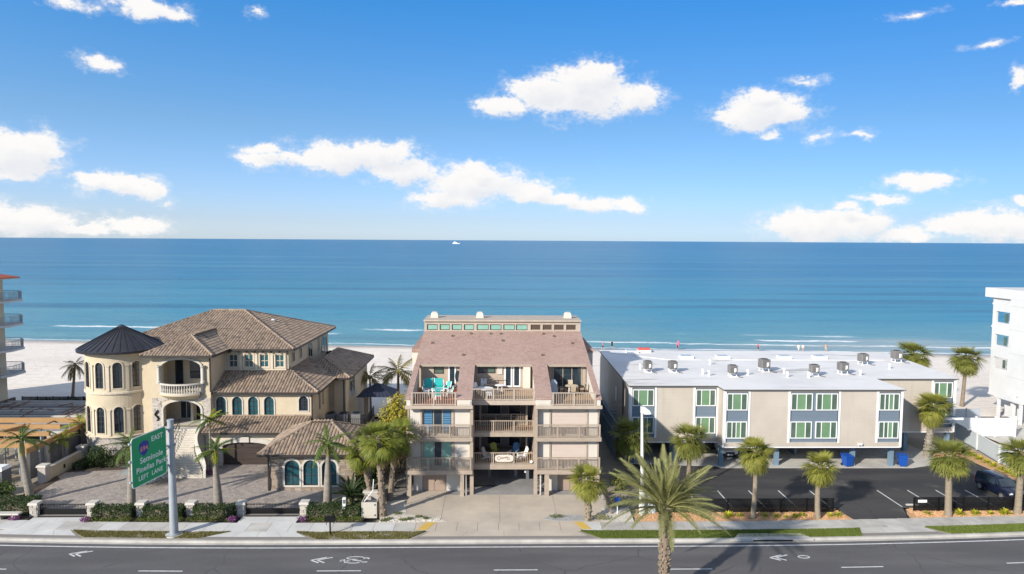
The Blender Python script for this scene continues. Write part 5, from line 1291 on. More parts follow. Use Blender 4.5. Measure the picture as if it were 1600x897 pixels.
# ------------------------------------------------------------------ neighbours cut by the frame
N1 = thing('white_tower_block', 'white five storey block with stacked openings beside the beach', 'apartment building', (70, 82, 0))
XN = 66.4
fl = [(2.2 + 3.05 * k) for k in range(5)]
holes = [(86.7, 89.3, z + .65, z + 2.1) for z in fl[1:]] + [(86.6, 89.2, .9, 1.9)]
wall(MB(), face_nx(XN), 60, 86.4, 0, 16.3, .3).build('wall', 'white_paint_wall', N1)
wall(MB(), face_nx(XN + .35), 86.4, 89.9, 2.2, 15.3, .3, holes).build('loggia_wall', 'white_paint_wall', N1)
MB().box(XN + 2.6, 90, 60, 89.9, 0, 15.4).build('wall', 'white_paint_wall', N1); MB().box(XN + .3, 90, 60, 86.4, 0, 15.4).build('wall', 'white_paint_wall', N1)
for z in fl + [15.1]: MB().box(XN + .37, XN + 2.6, 86.42, 90.1, z - .12, z + .12).build('floor_slab', 'white_paint_wall', N1)
MB().box(XN - .02, 90, 60, 91.0, 15.25, 16.5).build('parapet', 'white_paint_wall', N1)
for z in fl: MB().box(XN - .015, XN - .002, 60, 86.4, z - .02, z + .02).build('seam', 'concrete', N1)
for z in fl[1:4]: MB().box(XN + .30, XN + .42, 87.2, 87.6, z + .8, z + 1.9).build('shutter', 'glass_greygreen', N1)
for k in range(18): MB().tbox(XN + 1 + random.uniform(0, 6), 62 + k * 1.3, 16.5, 16.5 + random.uniform(.15, .5), .3, .3, .2, .2).build('roof_clutter', 'gravel_grey', N1)
MB().prism([(XN - 1.7, 81.5, 2.6), (XN, 81.5, 2.9), (XN, 86.0, 2.9), (XN - 1.7, 86.0, 2.6)], (0, 0, .14)).build('carport_roof', 'white_paint_wall', N1)
for x, y in ((XN - 1.5, 81.8), (XN - 1.5, 85.5)): MB().box(x - .15, x + .15, y - .15, y + .15, 0, 2.6).build('carport_post', 'white_paint_wall', N1)
MB().box(XN - 1.2, XN - .8, 83.5, 83.9, 0, 3.5).build('chimney_post', 'white_paint_wall', N1)
MB().box(57, XN, 70, 85, -.04, .03).build('yard', 'concrete', N1)

N2 = thing('balcony_tower', 'cream tower with stacked railed balconies at the far left beach', 'apartment building', (-68, 86, 0))
MB().box(-84, -64.3, 66, 90.2, 0, 17.0).build('wall', 'cream_wall', N2)
MB().prism([(-84, 65, 17.1), (-62.9, 65, 17.1), (-62.9, 91.4, 17.1), (-84, 91.4, 17.1)], (0, 0, .12)).build('eaves', 'cream_wall', N2)
for pl_ in ([(-62.9, 65, 17.23), (-62.9, 91.4, 17.23), (-70, 84, 19.3), (-70, 72, 19.3)], [(-62.9, 91.4, 17.23), (-84, 91.4, 17.23), (-80, 84, 19.3), (-70, 84, 19.3)]): MB().prism(pl_, (0, 0, .1)).build('roof', 'red_tile', N2)
for z in (4.55, 7.75, 10.95, 14.1):
    sl = MB().prism([(-64.35, 87.0, z), (-63.0, 87.3, z), (-62.4, 88.6, z), (-62.5, 91.2, z), (-63.6, 92.2, z), (-70, 92.2, z), (-70, 90.2, z), (-64.35, 90.2, z)], (0, 0, .26)).build('balcony', 'white_paint_wall', N2)
    rl = MB(); P_ = [(-64.3, 87.1), (-63.05, 87.4), (-62.5, 88.65), (-62.6, 91.1), (-63.65, 92.1), (-70, 92.1)]
    for (ax, ay), (bx, by) in zip(P_, P_[1:]):
        rl.bar((ax, ay, z + 1.35), (bx, by, z + 1.35), .06); rl.bar((ax, ay, z + .4), (bx, by, z + .4), .04)
        l = math.hypot(bx - ax, by - ay); q = int(l / .16)
        for k in range(q + 1): rl.bar((ax + (bx - ax) * k / max(q, 1), ay + (by - ay) * k / max(q, 1), z + .3), (ax + (bx - ax) * k / max(q, 1), ay + (by - ay) * k / max(q, 1), z + 1.35), .025)
    rl.build('railing', 'galvanised', sl)
MB().box(-64.29, -64.24, 86.6, 87.6, 0.1, 2.3).build('door', 'siding_white', N2)

# ------------------------------------------------------------------ building site
dk = thing('deck_formwork', 'half built deck of grey joists and concrete strips behind the tower', 'construction deck', (-52, 82, 0))
MB().prism([(-62.0, 74.5, 1.35), (-43.0, 74.5, 1.35), (-43.0, 88.0, 1.35), (-62, 88, 1.35)], (0, 0, .25)).build('slab', 'block_grey', dk)
for k in range(10):
    y = 75.2 + 1.25 * k
    MB().box(-61.8, -43.2, y, y + .26, 1.6, 1.82 + random.uniform(0, .12)).build('joist', 'concrete_dark' if k % 3 == 1 else 'concrete', dk)
for k in range(22):
    x = -61 + .82 * k; MB().bar((x, 75 + random.uniform(0, 9), 1.92), (x + random.uniform(-1, 1), 78 + random.uniform(0, 8), 1.95), .08).build('rebar', 'rust', dk)
MB().bar((-61.9, 74.3, 1.75), (-61.9, 88, 1.75), .3, .5).build('edge_form', 'brown_metal', dk)
for x in (-61, -55, -49, -44): MB().box(x - .2, x + .2, 74.6, 75, 0, 1.35).build('post', 'concrete', dk)
bw = thing('block_wall', 'unfinished grey block wall with pale columns on the building site', 'wall', (-43.3, 67, 0))
MB().box(-43.6, -43.3, 62.3, 73.8, 0, 2.85).build('blockwork', 'block_grey', bw)
for y in (62.6, 65.4, 68.2, 71.2): MB().box(-43.29, -43.05, y - .25, y + .25, 0, 2.9).build('column', 'concrete', bw)
def beam(lab, p, q, w=.25, h=.3, m='wood_timber'):
    t = thing('timber_beam', lab, 'timber beam', ((p[0] + q[0]) / 2, (p[1] + q[1]) / 2, 0), 0, 'formwork timbers'); MB().bar(p, q, w, h).build('beam', m, t)
    n = 3
    for k in range(n):
        f = (k + .5) / n; x, y, z = [p[i] + (q[i] - p[i]) * f for i in range(3)]; MB().bar((x, y, 0), (x, y, z - h / 2), .1).build('prop', 'galvanised', t)
beam('long orange timber beam on top of the block wall', (-42.75, 61.8, 3.1), (-42.95, 73.5, 3.1), .25, .45)
beam('orange beam crossing beside the block wall, by the palm', (-52.0, 64.0, 3.0), (-43.4, 64.0, 3.0), .3, .4)
beam('orange edge beam along the concrete deck', (-58.0, 73.4, 2.9), (-43.5, 73.4, 2.9), .3, .5)
beam('short orange beam above the portable toilet', (-52.5, 61.5, 2.7), (-46.0, 61.5, 2.7), .3, .35)
beam('slanting orange beam at the site edge', (-51.5, 62.0, 3.0), (-48.5, 71.0, 3.0), .3, .45)
beam('stubby orange beam over plywood sheets', (-49.5, 67.5, 3.1), (-44.2, 67.5, 3.1), .3, .4)
beam('orange beam behind the plywood sheets', (-56.0, 70.5, 3.0), (-45.0, 70.5, 3.0), .3, .45)
for i, (x0, x1, y0, y1, z, w) in enumerate(((-50, -46.5, 65, 67, 2.75, 'between the crossing beams'), (-47.5, -44.2, 68.6, 70, 2.6, 'nearest the block wall'), (-55, -51.5, 66, 69, 2.5, 'beside the slanting beam'))):
    t = thing('plywood_sheet', 'plywood formwork sheet ' + w, 'plywood', ((x0 + x1) / 2, (y0 + y1) / 2, 0), 0, 'formwork sheets'); MB().box(x0, x1, y0, y1, z, z + .06).build('sheet', 'plywood' if i != 1 else 'concrete_new', t); MB().box(x0 + .1, x0 + .2, y0, y1, z - .15, z).build('bearer', 'wood_timber', t); MB().box((x0 + x1) / 2, (x0 + x1) / 2 + .1, y0 + .2, y0 + .3, 0, z).build('prop', 'galvanised', t)
for i, (x, y, w) in enumerate(((-46.2, 63.2, 'next to the block wall end'), (-49.0, 66.5, 'below the plywood'), (-52.5, 68.5, 'beside the slanting beam'))):
    t = thing('concrete_column', 'bare concrete column ' + w, 'column', (x, y, 0), 0, 'site columns'); MB().box(x - .3, x + .3, y - .3, y + .3, 0, 2.4).build('shaft', 'concrete_dark' if i else 'concrete', t)
    for k in range(4): MB().bar((x - .2 + .13 * k, y - .2, 2.4), (x - .2 + .13 * k, y - .2, 3.0), .03).build('rebar', 'rust', t)
t = thing('portable_toilet', 'grey portable toilet with white roof on the building site', 'portable toilet', (-44.0, 60.3, 0))
MB().box(-44.6, -43.4, 59.7, 60.9, 0, 2.0).build('cabin', 'grey_plastic', t); MB().tbox(-44.0, 60.3, 2.0, 2.28, .66, .66, .5, .5).build('roof', 'plastic_white', t)
d = MB().box(-44.4, -43.6, 59.66, 59.70, .1, 1.9).build('door', 'ac_metal', t); MB().box(-43.75, -43.68, 59.62, 59.66, .95, 1.15).build('handle', 'plastic_white', d); MB().box(-44.15, -43.9, 59.62, 59.66, 1.5, 1.75).build('sign', 'plastic_white', t)
t = thing('site_pump', 'grey pump cart with white hose arm beside the portable toilet', 'pump', (-45.6, 59.6, 0)); MB().box(-46.4, -44.9, 59.2, 60.0, .35, 1.1).build('tank', 'plastic_blue', t); MB().tube([(-45.0, 59.4, .4), (-44.8, 59.5, 1.6), (-44.5, 59.5, 1.75)], .06, 6).build('arm', 'plastic_white', t)
for x in (-46.1, -45.2): MB().lathe([(.0, -.08), (.3, -.08), (.3, .08), (0, .08)], 12, (0, 0, 0)).build('wheel', 'rubber', t)
for w, x in zip([c for c in t.children if c.name.startswith('wheel')], (-.5, .4)): w.data.transform(Matrix.Translation((x, -.45, .3)) @ Matrix.Rotation(R(90), 4, 'X') @ Matrix.Translation(t.location))
rnd = random.Random(77)
for i in range(20):
    x, y = rnd.uniform(-56, -44.5), rnd.uniform(61, 73); a = rnd.uniform(0, 3.14); l = rnd.uniform(.8, 2.2); z = rnd.choice((.1, .25, .4, 2.86 if y > 65 else .2))
    t = thing('loose_plank', 'loose plank lying about the building site', 'plank', (x, y, z), 0, 'loose site planks'); MB().bar((x - l * math.cos(a), y - l * math.sin(a), z), (x + l * math.cos(a), y + l * math.sin(a), z), .22, .06).build('board', rnd.choice(('wood_timber', 'plywood', 'concrete_new', 'brown_metal')), t)
for i, (x, y, w) in enumerate(((-47, 62.8, 'by the short beam'), (-50.5, 64.5, 'under the slanting beam'), (-45.6, 66.5, 'beside the block wall'))):
    t = thing('material_stack', 'stack of grey blocks on a pallet ' + w, 'block stack', (x, y, 0), 0, 'block stacks'); MB().box(x - .6, x + .6, y - .5, y + .5, 0, .14).build('pallet', 'wood_timber', t)
    for k in range(3):
        for j in range(3): MB().box(x - .58 + .4 * j, x - .20 + .4 * j, y - .45, y + .45, .15 + .25 * k, .385 + .25 * k).build('block', 'concrete_dark', t)
fnc = thing('site_fence', 'black mesh fence between building site and beach', 'fence', (-55, 90, 0))
mb = MB().bar((-62, 89.5, 1.7), (-46, 89.5, 1.7), .06); mb.bar((-62, 89.5, .2), (-46, 89.5, .2), .06); mb.build('rail', 'iron', fnc)
for k in range(9): MB().bar((-62 + 2 * k, 89.5, 0), (-62 + 2 * k, 89.5, 1.8), .08).build('post', 'iron', fnc)
MB().box(-62, -46, 89.49, 89.50, .2, 1.7).build('mesh', 'mesh_screen', fnc)

# ------------------------------------------------------------------ fences on the right
def screen_fence(lab, x0, x1, y, n, h=1.25):
    t = thing('parking_fence', lab, 'fence', ((x0 + x1) / 2, y, 0), 0, 'black parking fences')
    MB().bar((x0, y, h), (x1, y, h), .06).build('top_rail', 'iron', t); MB().bar((x0, y, .12), (x1, y, .12), .05).build('bottom_rail', 'iron', t)
    for k in range(n + 1): MB().box(x0 + (x1 - x0) * k / n - .045, x0 + (x1 - x0) * k / n + .045, y - .045, y + .045, 0, h + .06).build('post', 'iron', t)
    MB().box(x0, x1, y + .02, y + .026, .12, h).build('screen', 'mesh_screen', t)
    w = MB(); z = .25
    while z < h: w.bar((x0, y, z), (x1, y, z), .018); z += .14
    w.build('wires', 'iron', t, kind='stuff'); return t
screen_fence('black screened fence from the lamp post to the lot entrance', 12.6, 28.05, 54.75, 7)
f2 = screen_fence('black screened fence by the parked dark suv with small white plate', 34.95, 56.0, 54.9, 10)
MB().box(35.25, 36.0, 54.84, 54.86, .85, 1.08).build('plate', 'plastic_white', f2)
t = thing('vinyl_fence', 'pale blue vinyl fence behind the yellow shrubs', 'fence', (51.5, 66, 0))
pp = [(50.7, 58.0), (51.0, 63.0), (51.6, 67.5), (52.5, 72.0), (53.2, 76.5)]
for (ax, ay), (bx, by) in zip(pp, pp[1:]):
    MB().prism([(ax, ay, .05), (bx, by, .05), (bx, by, 1.7), (ax, ay, 1.7)], (.05, .01, 0)).build('panel', 'vinyl_blue', t); MB().bar((ax, ay, 1.74), (bx, by, 1.74), .12, .09).build('cap_rail', 'vinyl_white', t)
for x, y in pp: MB().box(x - .08, x + .1, y - .08, y + .08, 0, 1.9).build('post', 'vinyl_white', t)
t = thing('privacy_fence', 'white vinyl privacy fence in front of the white block', 'fence', (56, 76.7, 0))
for k in range(3):
    x = 53.3 + 2.3 * k; MB().box(x + .1, x + 2.2, 76.6, 76.66, .1, 2.3).build('panel', 'vinyl_white', t); MB().box(x - .08, x + .08, 76.5, 76.7, 0, 2.5).build('post', 'vinyl_white', t)
MB().box(60.12, 60.3, 76.5, 76.7, 0, 2.5).build('post', 'vinyl_white', t)
t = thing('pool_screen', 'grey translucent screen panels beyond the white privacy fence', 'screen', (56, 82, 0))
for k in range(4): MB().box(52.9 + 1.8 * k, 54.6 + 1.8 * k, 82, 82.04, .4, 2.0).build('panel', 'skylight', t); MB().box(52.8 + 1.8 * k, 52.88 + 1.8 * k, 81.95, 82.09, 0, 2.1).build('post', 'galvanised', t)
# ------------------------------------------------------------------ palms
def leaflet(mb, p, d, up, l, w, droop, seg=2):
    """a narrow blade from p along d, bending down"""
    d = d.normalized(); side = d.cross(up)
    if side.length < 1e-3: side = Vector((1, 0, 0))
    side.normalize(); vs = []
    for k in range(seg + 1):
        t = k / seg; q = p + d * (l * t) + Vector((0, 0, -droop * l * t * t)); ww = w * (1.0 if k == 0 else (.95 if k < seg else .12))
        vs += [q - side * ww / 2, q + side * ww / 2]
    mb.add(vs, [(2 * k, 2 * k + 1, 2 * k + 3, 2 * k + 2) for k in range(seg)])
def fan_frond(mat_, pet=.8, blade=.95, n=24, droop=.55, spread=2.0, seed=0, arch=.25):
    rnd = random.Random(seed); mb = MB(); pts = []
    for k in range(5):
        t = k / 4; pts.append(Vector((0, pet * t, -arch * pet * t * t)))
    mb.tube(pts, [.035, .03, .026, .022, .018], 4, False)
    hub = pts[-1]; ax = (pts[-1] - pts[-2]).normalized(); up = Vector((1, 0, 0)).cross(ax)
    for k in range(n):
        a = -spread + 2 * spread * (k + .5) / n; c, s = math.cos(a), math.sin(a)
        d = ax * c + Vector((1, 0, 0)) * s + up * (.18 * abs(s)) + up * rnd.uniform(-.12, .12)
        l = blade * (1 - .22 * (abs(a) / spread) ** 2) * rnd.uniform(.88, 1.06)
        leaflet(mb, hub, d, up, l, .062, droop * rnd.uniform(.5, 1.4), 3)
    return just_mesh(mb, 'frond', mat_)
def feather_frond(mat_, L_=2.6, droop=.5, n=26, ll=.55, w=.05, vee=.35, seed=0, stalk=.18, ldroop=.4, lift=0.0, taper=.75):
    rnd = random.Random(seed); mb = MB(); pts = []
    N_ = 10
    for k in range(N_ + 1):
        t = k / N_; pts.append(Vector((0, L_ * (t - .12 * droop * t * t), lift * L_ * t - droop * L_ * t * t * .62)))
    mb.tube(pts, [.05 * (1 - .85 * k / N_) + .006 for k in range(N_ + 1)], 4, False)
    for k in range(n):
        t = stalk + (1 - stalk) * (k + .5) / n; f = t * N_; i = min(int(f), N_ - 1); p = pts[i].lerp(pts[i + 1], f - i)
        ax = (pts[i + 1] - pts[i]).normalized(); up = Vector((1, 0, 0)).cross(ax).normalized()
        l = ll * (math.sin(math.pi * min(1, .18 + .82 * (t - stalk) / (1 - stalk)) ** .8) * .75 + .25) * rnd.uniform(.85, 1.1)
        for s in (-1, 1):
            d = Vector((s, 0, 0)) * (1 - .35 * t) + ax * (.55 + .6 * t) + up * (vee + rnd.uniform(-.15, .15))
            leaflet(mb, p, d, up, l, w, ldroop * rnd.uniform(.5, 1.5), 2)
    return just_mesh(mb, 'frond', mat_)
FAN = [fan_frond('leaf_sabal', .72, .9, 26, .12 + .14 * k, 1.75, k, .12 + .06 * k) for k in range(4)]
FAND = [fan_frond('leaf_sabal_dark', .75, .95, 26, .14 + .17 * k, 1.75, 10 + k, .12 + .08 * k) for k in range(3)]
FANX = [fan_frond('leaf_dead', .7, .8, 14, .9, 1.4, 20 + k) for k in range(2)]
WASH = [fan_frond('leaf_washing', .95, 1.0, 26, .15 + .2 * k, 1.7, 30 + k, .15 + .08 * k) for k in range(4)]
WASHX = [fan_frond('leaf_dead', .8, 1.0, 16, 1.0, 1.2, 40 + k) for k in range(2)]
SILV = [fan_frond('leaf_silver', .7, .95, 26, .15, 2.2, 50 + k, .1) for k in range(3)]
ROY = [feather_frond('leaf_royal', 1.9, .75 + .2 * k, 30, .5, .042, .3, 60 + k, .12, .8) for k in range(3)]
ROYB = [feather_frond('leaf_royal_bright', 1.9, .5 + .15 * k, 24, .55, .06, .2, 70 + k, .12, .6) for k in range(3)]
COCO = [feather_frond('leaf_coco', 2.9, .55 + .2 * k, 26, .7, .06, .1, 80 + k, .15, .9) for k in range(3)]
DATE = [feather_frond('leaf_date', 3.6, .20 + .20 * k, 88, .60, .024, .40, 90 + k, .13, .4, taper=.9) for k in range(4)]
CYC = [feather_frond('leaf_cycad', 1.25, .5 + .15 * k, 30, .22, .022, .35, 100 + k, .08, .2) for k in range(2)]
def trunk_mesh(name, pts, rad, m, rings=0, boots=0, n=12):
    mb = MB().tube(pts, rad, n)
    if boots:                                    # old leaf bases sticking out of the stem
        for k in range(boots):
            t = (k + .5) / boots; f = t * (len(pts) - 1); i = min(int(f), len(pts) - 2); p = Vector(pts[i]).lerp(Vector(pts[i + 1]), f - i); r = rad[i] + (rad[i + 1] - rad[i]) * (f - i)
            a = k * 2.39996 + random.uniform(-.35, .35); c, s = math.cos(a), math.sin(a); q = random.uniform(.5, 1.25)
            mb.bar(p + Vector((c, s, 0)) * r * .8, p + Vector((c, s, 0)) * (r + .085 * q) + Vector((0, 0, .15 * q)), .12, .05, up=(-s, c, 0))
    return mb
def palm(name, label, base, top, r0, r1, tmat, fronds, count, el=(90, -66), size=1.0, group=None, boots=0, lean=(0, 0), dead=None, ndead=0, bulge=0, shaft=None, seed=0, crown_r=.22):
    rnd = random.Random(seed); b = Vector(base); tp = Vector(top)
    t = thing(name, label, 'palm tree', tuple(b), 0, group)
    n = 8; pts = []; rad = []
    for k in range(n + 1):
        f = k / n; p = b.lerp(tp, f) + Vector((math.sin(f * 3.1) * lean[0], math.sin(f * 3.1) * lean[1], 0)); pts.append(tuple(p)); rad.append((r0 + (r1 - r0) * f) * (1 + bulge * math.sin(math.pi * min(1, f * 1.3))) * (1.22 if k == 0 else 1))
    trunk_mesh('trunk', pts, rad, tmat, boots=boots).build('trunk', tmat, t, smooth=not boots)
    loc = tp - b
    if shaft:
        MB().tube([tp + Vector((0, 0, -.1)), tp + Vector((0, 0, shaft * .5)), tp + Vector((0, 0, shaft))], [r1 * 1.05, r1 * .95, r1 * .45], 10).build('crownshaft', 'crownshaft', t, smooth=True); loc = loc + Vector((0, 0, shaft * .92))
        cr = MB().lathe([(.02, 0), (.10, .05), (.08, .25), (0, .35)], 8, tuple(b + loc)).build('crown', 'crownshaft', t)
    else:
        cr = MB().lathe([(r1 * .9, -.25), (crown_r, -.05), (crown_r, .15), (0, .4)], 9, tuple(b + loc)).build('crown', tmat if not shaft else 'crownshaft', t)
    for k in range(count):
        f = (k + .5) / count; e = el[0] + (el[1] - el[0]) * f ** .8 + rnd.uniform(-9, 9); a = k * 137.5 + rnd.uniform(-14, 14)
        me = fronds[min(len(fronds) - 1, int(f * len(fronds)))]
        off = Vector((-math.sin(R(a)), math.cos(R(a)), 0)) * (r1 * .7 if not shaft else .03)
        place(me, 'frond', cr, tuple(loc + off + Vector((0, 0, .22 * (1 - f) - .05))), (R(e), R(rnd.uniform(-20, 20)), R(a)), size * rnd.uniform(.85, 1.1) * (.75 if f < .12 else 1))
    for k in range(ndead):
        a = k * 137.5 + 40; place(dead[k % len(dead)], 'dead_frond', cr, tuple(loc + Vector((0, 0, -.15))), (R(rnd.uniform(-78, -60)), 0, R(a)), size * rnd.uniform(.8, 1.0))
    return t
GS = 'cabbage palms along the parking fence'
palm('cabbage_palm', 'cabbage palm with slim pale trunk before the stepped siding wall', (20.85, 53.5, .1), (20.9, 53.5, 5.55), .20, .17, 'trunk_sabal', FAN, 58, size=.95, group=GS, seed=1, dead=FANX, ndead=5, lean=(.1, 0))
palm('cabbage_palm', 'short cabbage palm near the end of the fence by the lot entrance', (26.18, 53.5, .1), (26.25, 53.5, 4.30), .22, .18, 'trunk_sabal', FAN, 58, size=.9, group=GS, seed=2, lean=(-.12, 0), dead=FANX, ndead=2)
palm('cabbage_palm', 'full crowned cabbage palm standing by the small white fence plate', (37.2, 53.9, .1), (37.05, 53.9, 5.05), .27, .23, 'trunk_sabal', FAND + FAN[:1], 64, size=1.05, group=GS, seed=3, dead=FANX, ndead=5)
palm('cabbage_palm', 'cabbage palm at the nose of the dark suv', (43.4, 54.4, .1), (43.5, 54.4, 5.00), .27, .22, 'trunk_sabal', FAND + FAN[:2], 62, size=1.05, group=GS, seed=4)
palm('cabbage_palm', 'stocky cabbage palm with booted trunk in the condo forecourt', (7.45, 53.3, .05), (7.35, 53.3, 3.35), .24, .24, 'trunk_sabal', FAN, 54, size=.95, boots=70, seed=5)
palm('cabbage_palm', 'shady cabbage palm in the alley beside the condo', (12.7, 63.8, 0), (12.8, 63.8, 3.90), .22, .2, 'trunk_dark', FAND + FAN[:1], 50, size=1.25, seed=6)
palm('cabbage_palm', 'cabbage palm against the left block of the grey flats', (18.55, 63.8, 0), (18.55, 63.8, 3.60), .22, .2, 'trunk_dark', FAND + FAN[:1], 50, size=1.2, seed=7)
palm('cabbage_palm', 'cabbage palm with criss-cross booted trunk at the recessed flats', (45.2, 69.3, 0), (45.7, 69.3, 5.40), .32, .27, 'trunk_royal', FAN[:2] + FAND[:1] + FAN[2:], 50, size=1.2, boots=110, seed=8)
palm('cabbage_palm', 'round headed cabbage palm behind the white flat roof', (57.6, 92, 0), (57.6, 92, 7.00), .3, .25, 'trunk_dark', FAND + FAN[:2], 54, size=1.45, seed=9)
palm('cabbage_palm', 'tall drooping cabbage palm against the white block', (64.3, 91.5, 0), (64.6, 91.5, 6.70), .25, .2, 'trunk_dark', FAND, 54, size=1.4, seed=10, dead=FANX, ndead=8, el=(80, -70))
GWs = 'fan palms by the bin enclosure'
palm('fan_palm', 'tallest fan palm with rough trunk beside the bin enclosure', (-9.15, 54.3, 0), (-9.45, 54.3, 6.4), .27, .22, 'trunk_dark', WASH, 44, size=.98, boots=60, dead=WASHX, ndead=10, group=GWs, seed=11)
palm('fan_palm', 'leaning fan palm behind the bin enclosure, villa side', (-10.3, 56.4, 0), (-11.3, 56.4, 4.9), .22, .19, 'trunk_dark', WASH[2:], 32, size=.85, boots=40, dead=WASHX, ndead=8, group=GWs, seed=12)
palm('fan_palm', 'fan palm beside the condo corner column', (-9.1, 57.6, 0), (-8.6, 57.6, 5.6), .24, .2, 'trunk_dark', WASH[1:] + FAND[1:], 42, size=1.0, boots=40, dead=WASHX, ndead=8, group=GWs, seed=13)
palm('fan_palm', 'dark fan palm in the gap behind the other fan palms', (-11.3, 60.0, 0), (-11.2, 60.0, 4.6), .2, .18, 'trunk_dark', FAND, 36, size=1.15, seed=14)
GR = 'feather palms in the villa garden'
palm('royal_palm', 'grey trunked feather palm rising behind the stone bench hedge', (-39.5, 57.6, 0), (-40.1, 57.6, 4.1), .30, .22, 'trunk_royal', ROY, 11, el=(80, 12), size=.95, shaft=1.4, bulge=.15, group=GR, seed=21)
palm('royal_palm', 'feather palm behind the green road sign', (-30.4, 56.3, 0), (-30.3, 56.3, 4.2), .33, .2, 'trunk_royal', ROY, 14, el=(78, -5), size=1.0, shaft=1.1, bulge=.1, group=GR, seed=22)
palm('royal_palm', 'swollen trunk feather palm in the long hedge before the garage', (-23.1, 56.1, 0), (-23.3, 56.1, 3.9), .36, .19, 'trunk_royal', ROY[:2] + ROYB[:1], 15, el=(80, -8), size=.95, shaft=1.1, bulge=.12, group=GR, seed=23)
palm('royal_palm', 'feather palm in front of the stone wing windows', (-14.2, 56.6, 0), (-14.1, 56.6, 4.4), .36, .2, 'trunk_royal', ROY, 15, el=(80, -15), size=1.0, shaft=1.0, bulge=.12, group=GR, seed=24)
palm('royal_palm', 'slim yellow green palm beside the boundary wall pier', (-42.4, 66.6, 0), (-42.5, 66.6, 2.3), .10, .08, 'trunk_royal', ROYB, 10, el=(70, 0), size=.85, shaft=.5, group=GR, seed=25)
palm('royal_palm', 'slim yellow green palm close to the round tower', (-43.0, 70.6, 0), (-43.0, 70.6, 2.6), .10, .08, 'trunk_royal', ROYB, 10, el=(75, 0), size=.85, shaft=.6, group=GR, seed=26)
palm('royal_palm', 'thin palm growing beside the curved stair wall', (-27.6, 65.4, 0), (-27.6, 65.4, 4.4), .10, .08, 'trunk_royal', ROYB[:1] + ROY, 12, el=(75, 0), size=.9, shaft=.6, group=GR, seed=27)
GC = 'coconut palms on the beach side'
palm('coconut_palm', 'smaller coconut palm beyond the dark pavilion roof', (-16.2, 87.5, 0), (-16.3, 87.5, 4.7), .16, .12, 'trunk_dark', COCO, 15, el=(75, -15), size=1.0, group=GC, seed=31)
palm('coconut_palm', 'larger coconut palm between pavilion and condo', (-12.8, 88.5, 0), (-12.8, 88.5, 5.2), .2, .15, 'trunk_dark', COCO, 17, el=(75, -15), size=1.2, group=GC, seed=32)
palm('coconut_palm', 'wind worn coconut palm standing alone by the site fence', (-59.8, 96.5, 0), (-59.3, 96.5, 4.6), .2, .14, 'trunk_dark', COCO, 15, el=(60, -50), size=.75, group=GC, seed=33)
palm('date_palm', 'large date palm with rough scaly trunk in the road median', (10.6, 41.3, .1), (10.6, 41.3, 5.95), .26, .36, 'trunk_dark', DATE, 66, el=(89, 14), boots=190, size=.98, seed=41, crown_r=.42)
palm('silver_palm', 'silver blue fan palm at the foot of the entrance stair', (-31.9, 61.9, 0), (-31.9, 61.9, 1.7), .22, .2, 'trunk_dark', SILV, 28, el=(85, -40), size=1.3, seed=51)
def cycad(lab, loc, s, n=26, seed=0):
    t = thing('cycad', lab, 'plant', loc); MB().tube([(loc[0], loc[1], 0), (loc[0], loc[1], .45 * s)], [.2 * s, .17 * s], 9).build('stem', 'trunk_dark', t); rnd = random.Random(seed)
    for k in range(n): f = k / n; place(CYC[k % 2], 'frond', t, (0, 0, .42 * s), (R(75 - 75 * f + rnd.uniform(-8, 8)), 0, R(k * 137.5)), s * rnd.uniform(.85, 1.1))
cycad('large dark cycad at the corner of the stone wing', (-12.3, 57.0, 0), 1.6, 30, 1)
cycad('dark cycad beside the portable toilet hedge', (-42.6, 56.9, 0), 1.4, 24, 2)

# ------------------------------------------------------------------ hedges, shrubs, beds
def leaf_cloud(mb, sampler, n, size, rnd, upbias=.4):
    for _ in range(n):
        p, nrm = sampler(); a = Vector((rnd.gauss(0, 1), rnd.gauss(0, 1), rnd.gauss(0, 1) * .7 + upbias)) + nrm * .9; a.normalize()
        t = a.cross(Vector((rnd.gauss(0, 1), rnd.gauss(0, 1), rnd.gauss(0, 1)))).normalized(); b = a.cross(t); l = size * rnd.uniform(.6, 1.4); w = l * .42
        mb.add([p - t * l * .5, p + b * w * .5, p + t * l * .5, p - b * w * .5], [(0, 1, 2, 3)])
def box_sampler(x0, x1, y0, y1, z0, z1, rnd, depth=.12, wob=.08):
    sx, sy, sz = x1 - x0, y1 - y0, z1 - z0; areas = [sx * sy, sx * sz, sx * sz * .5, sy * sz, sy * sz]
    def f():
        k = rnd.choices(range(5), areas)[0]; d = abs(rnd.gauss(0, depth)) - wob * math.sin(rnd.random() * 0) ; u, v = rnd.random(), rnd.random()
        bump = wob * (math.sin((x0 + u * sx) * 2.3) + math.sin((x0 + u * sx) * 5.1 + 1.3)) * .5
        if k == 0: return Vector((x0 + u * sx, y0 + v * sy, z1 - d + bump)), Vector((0, 0, 1))
        if k == 1: return Vector((x0 + u * sx, y0 + d - bump, z0 + v * sz)), Vector((0, -1, 0))
        if k == 2: return Vector((x0 + u * sx, y1 - d, z0 + v * sz)), Vector((0, 1, 0))
        if k == 3: return Vector((x0 + d, y0 + u * sy, z0 + v * sz)), Vector((-1, 0, 0))
        return Vector((x1 - d, y0 + u * sy, z0 + v * sz)), Vector((1, 0, 0))
    return f
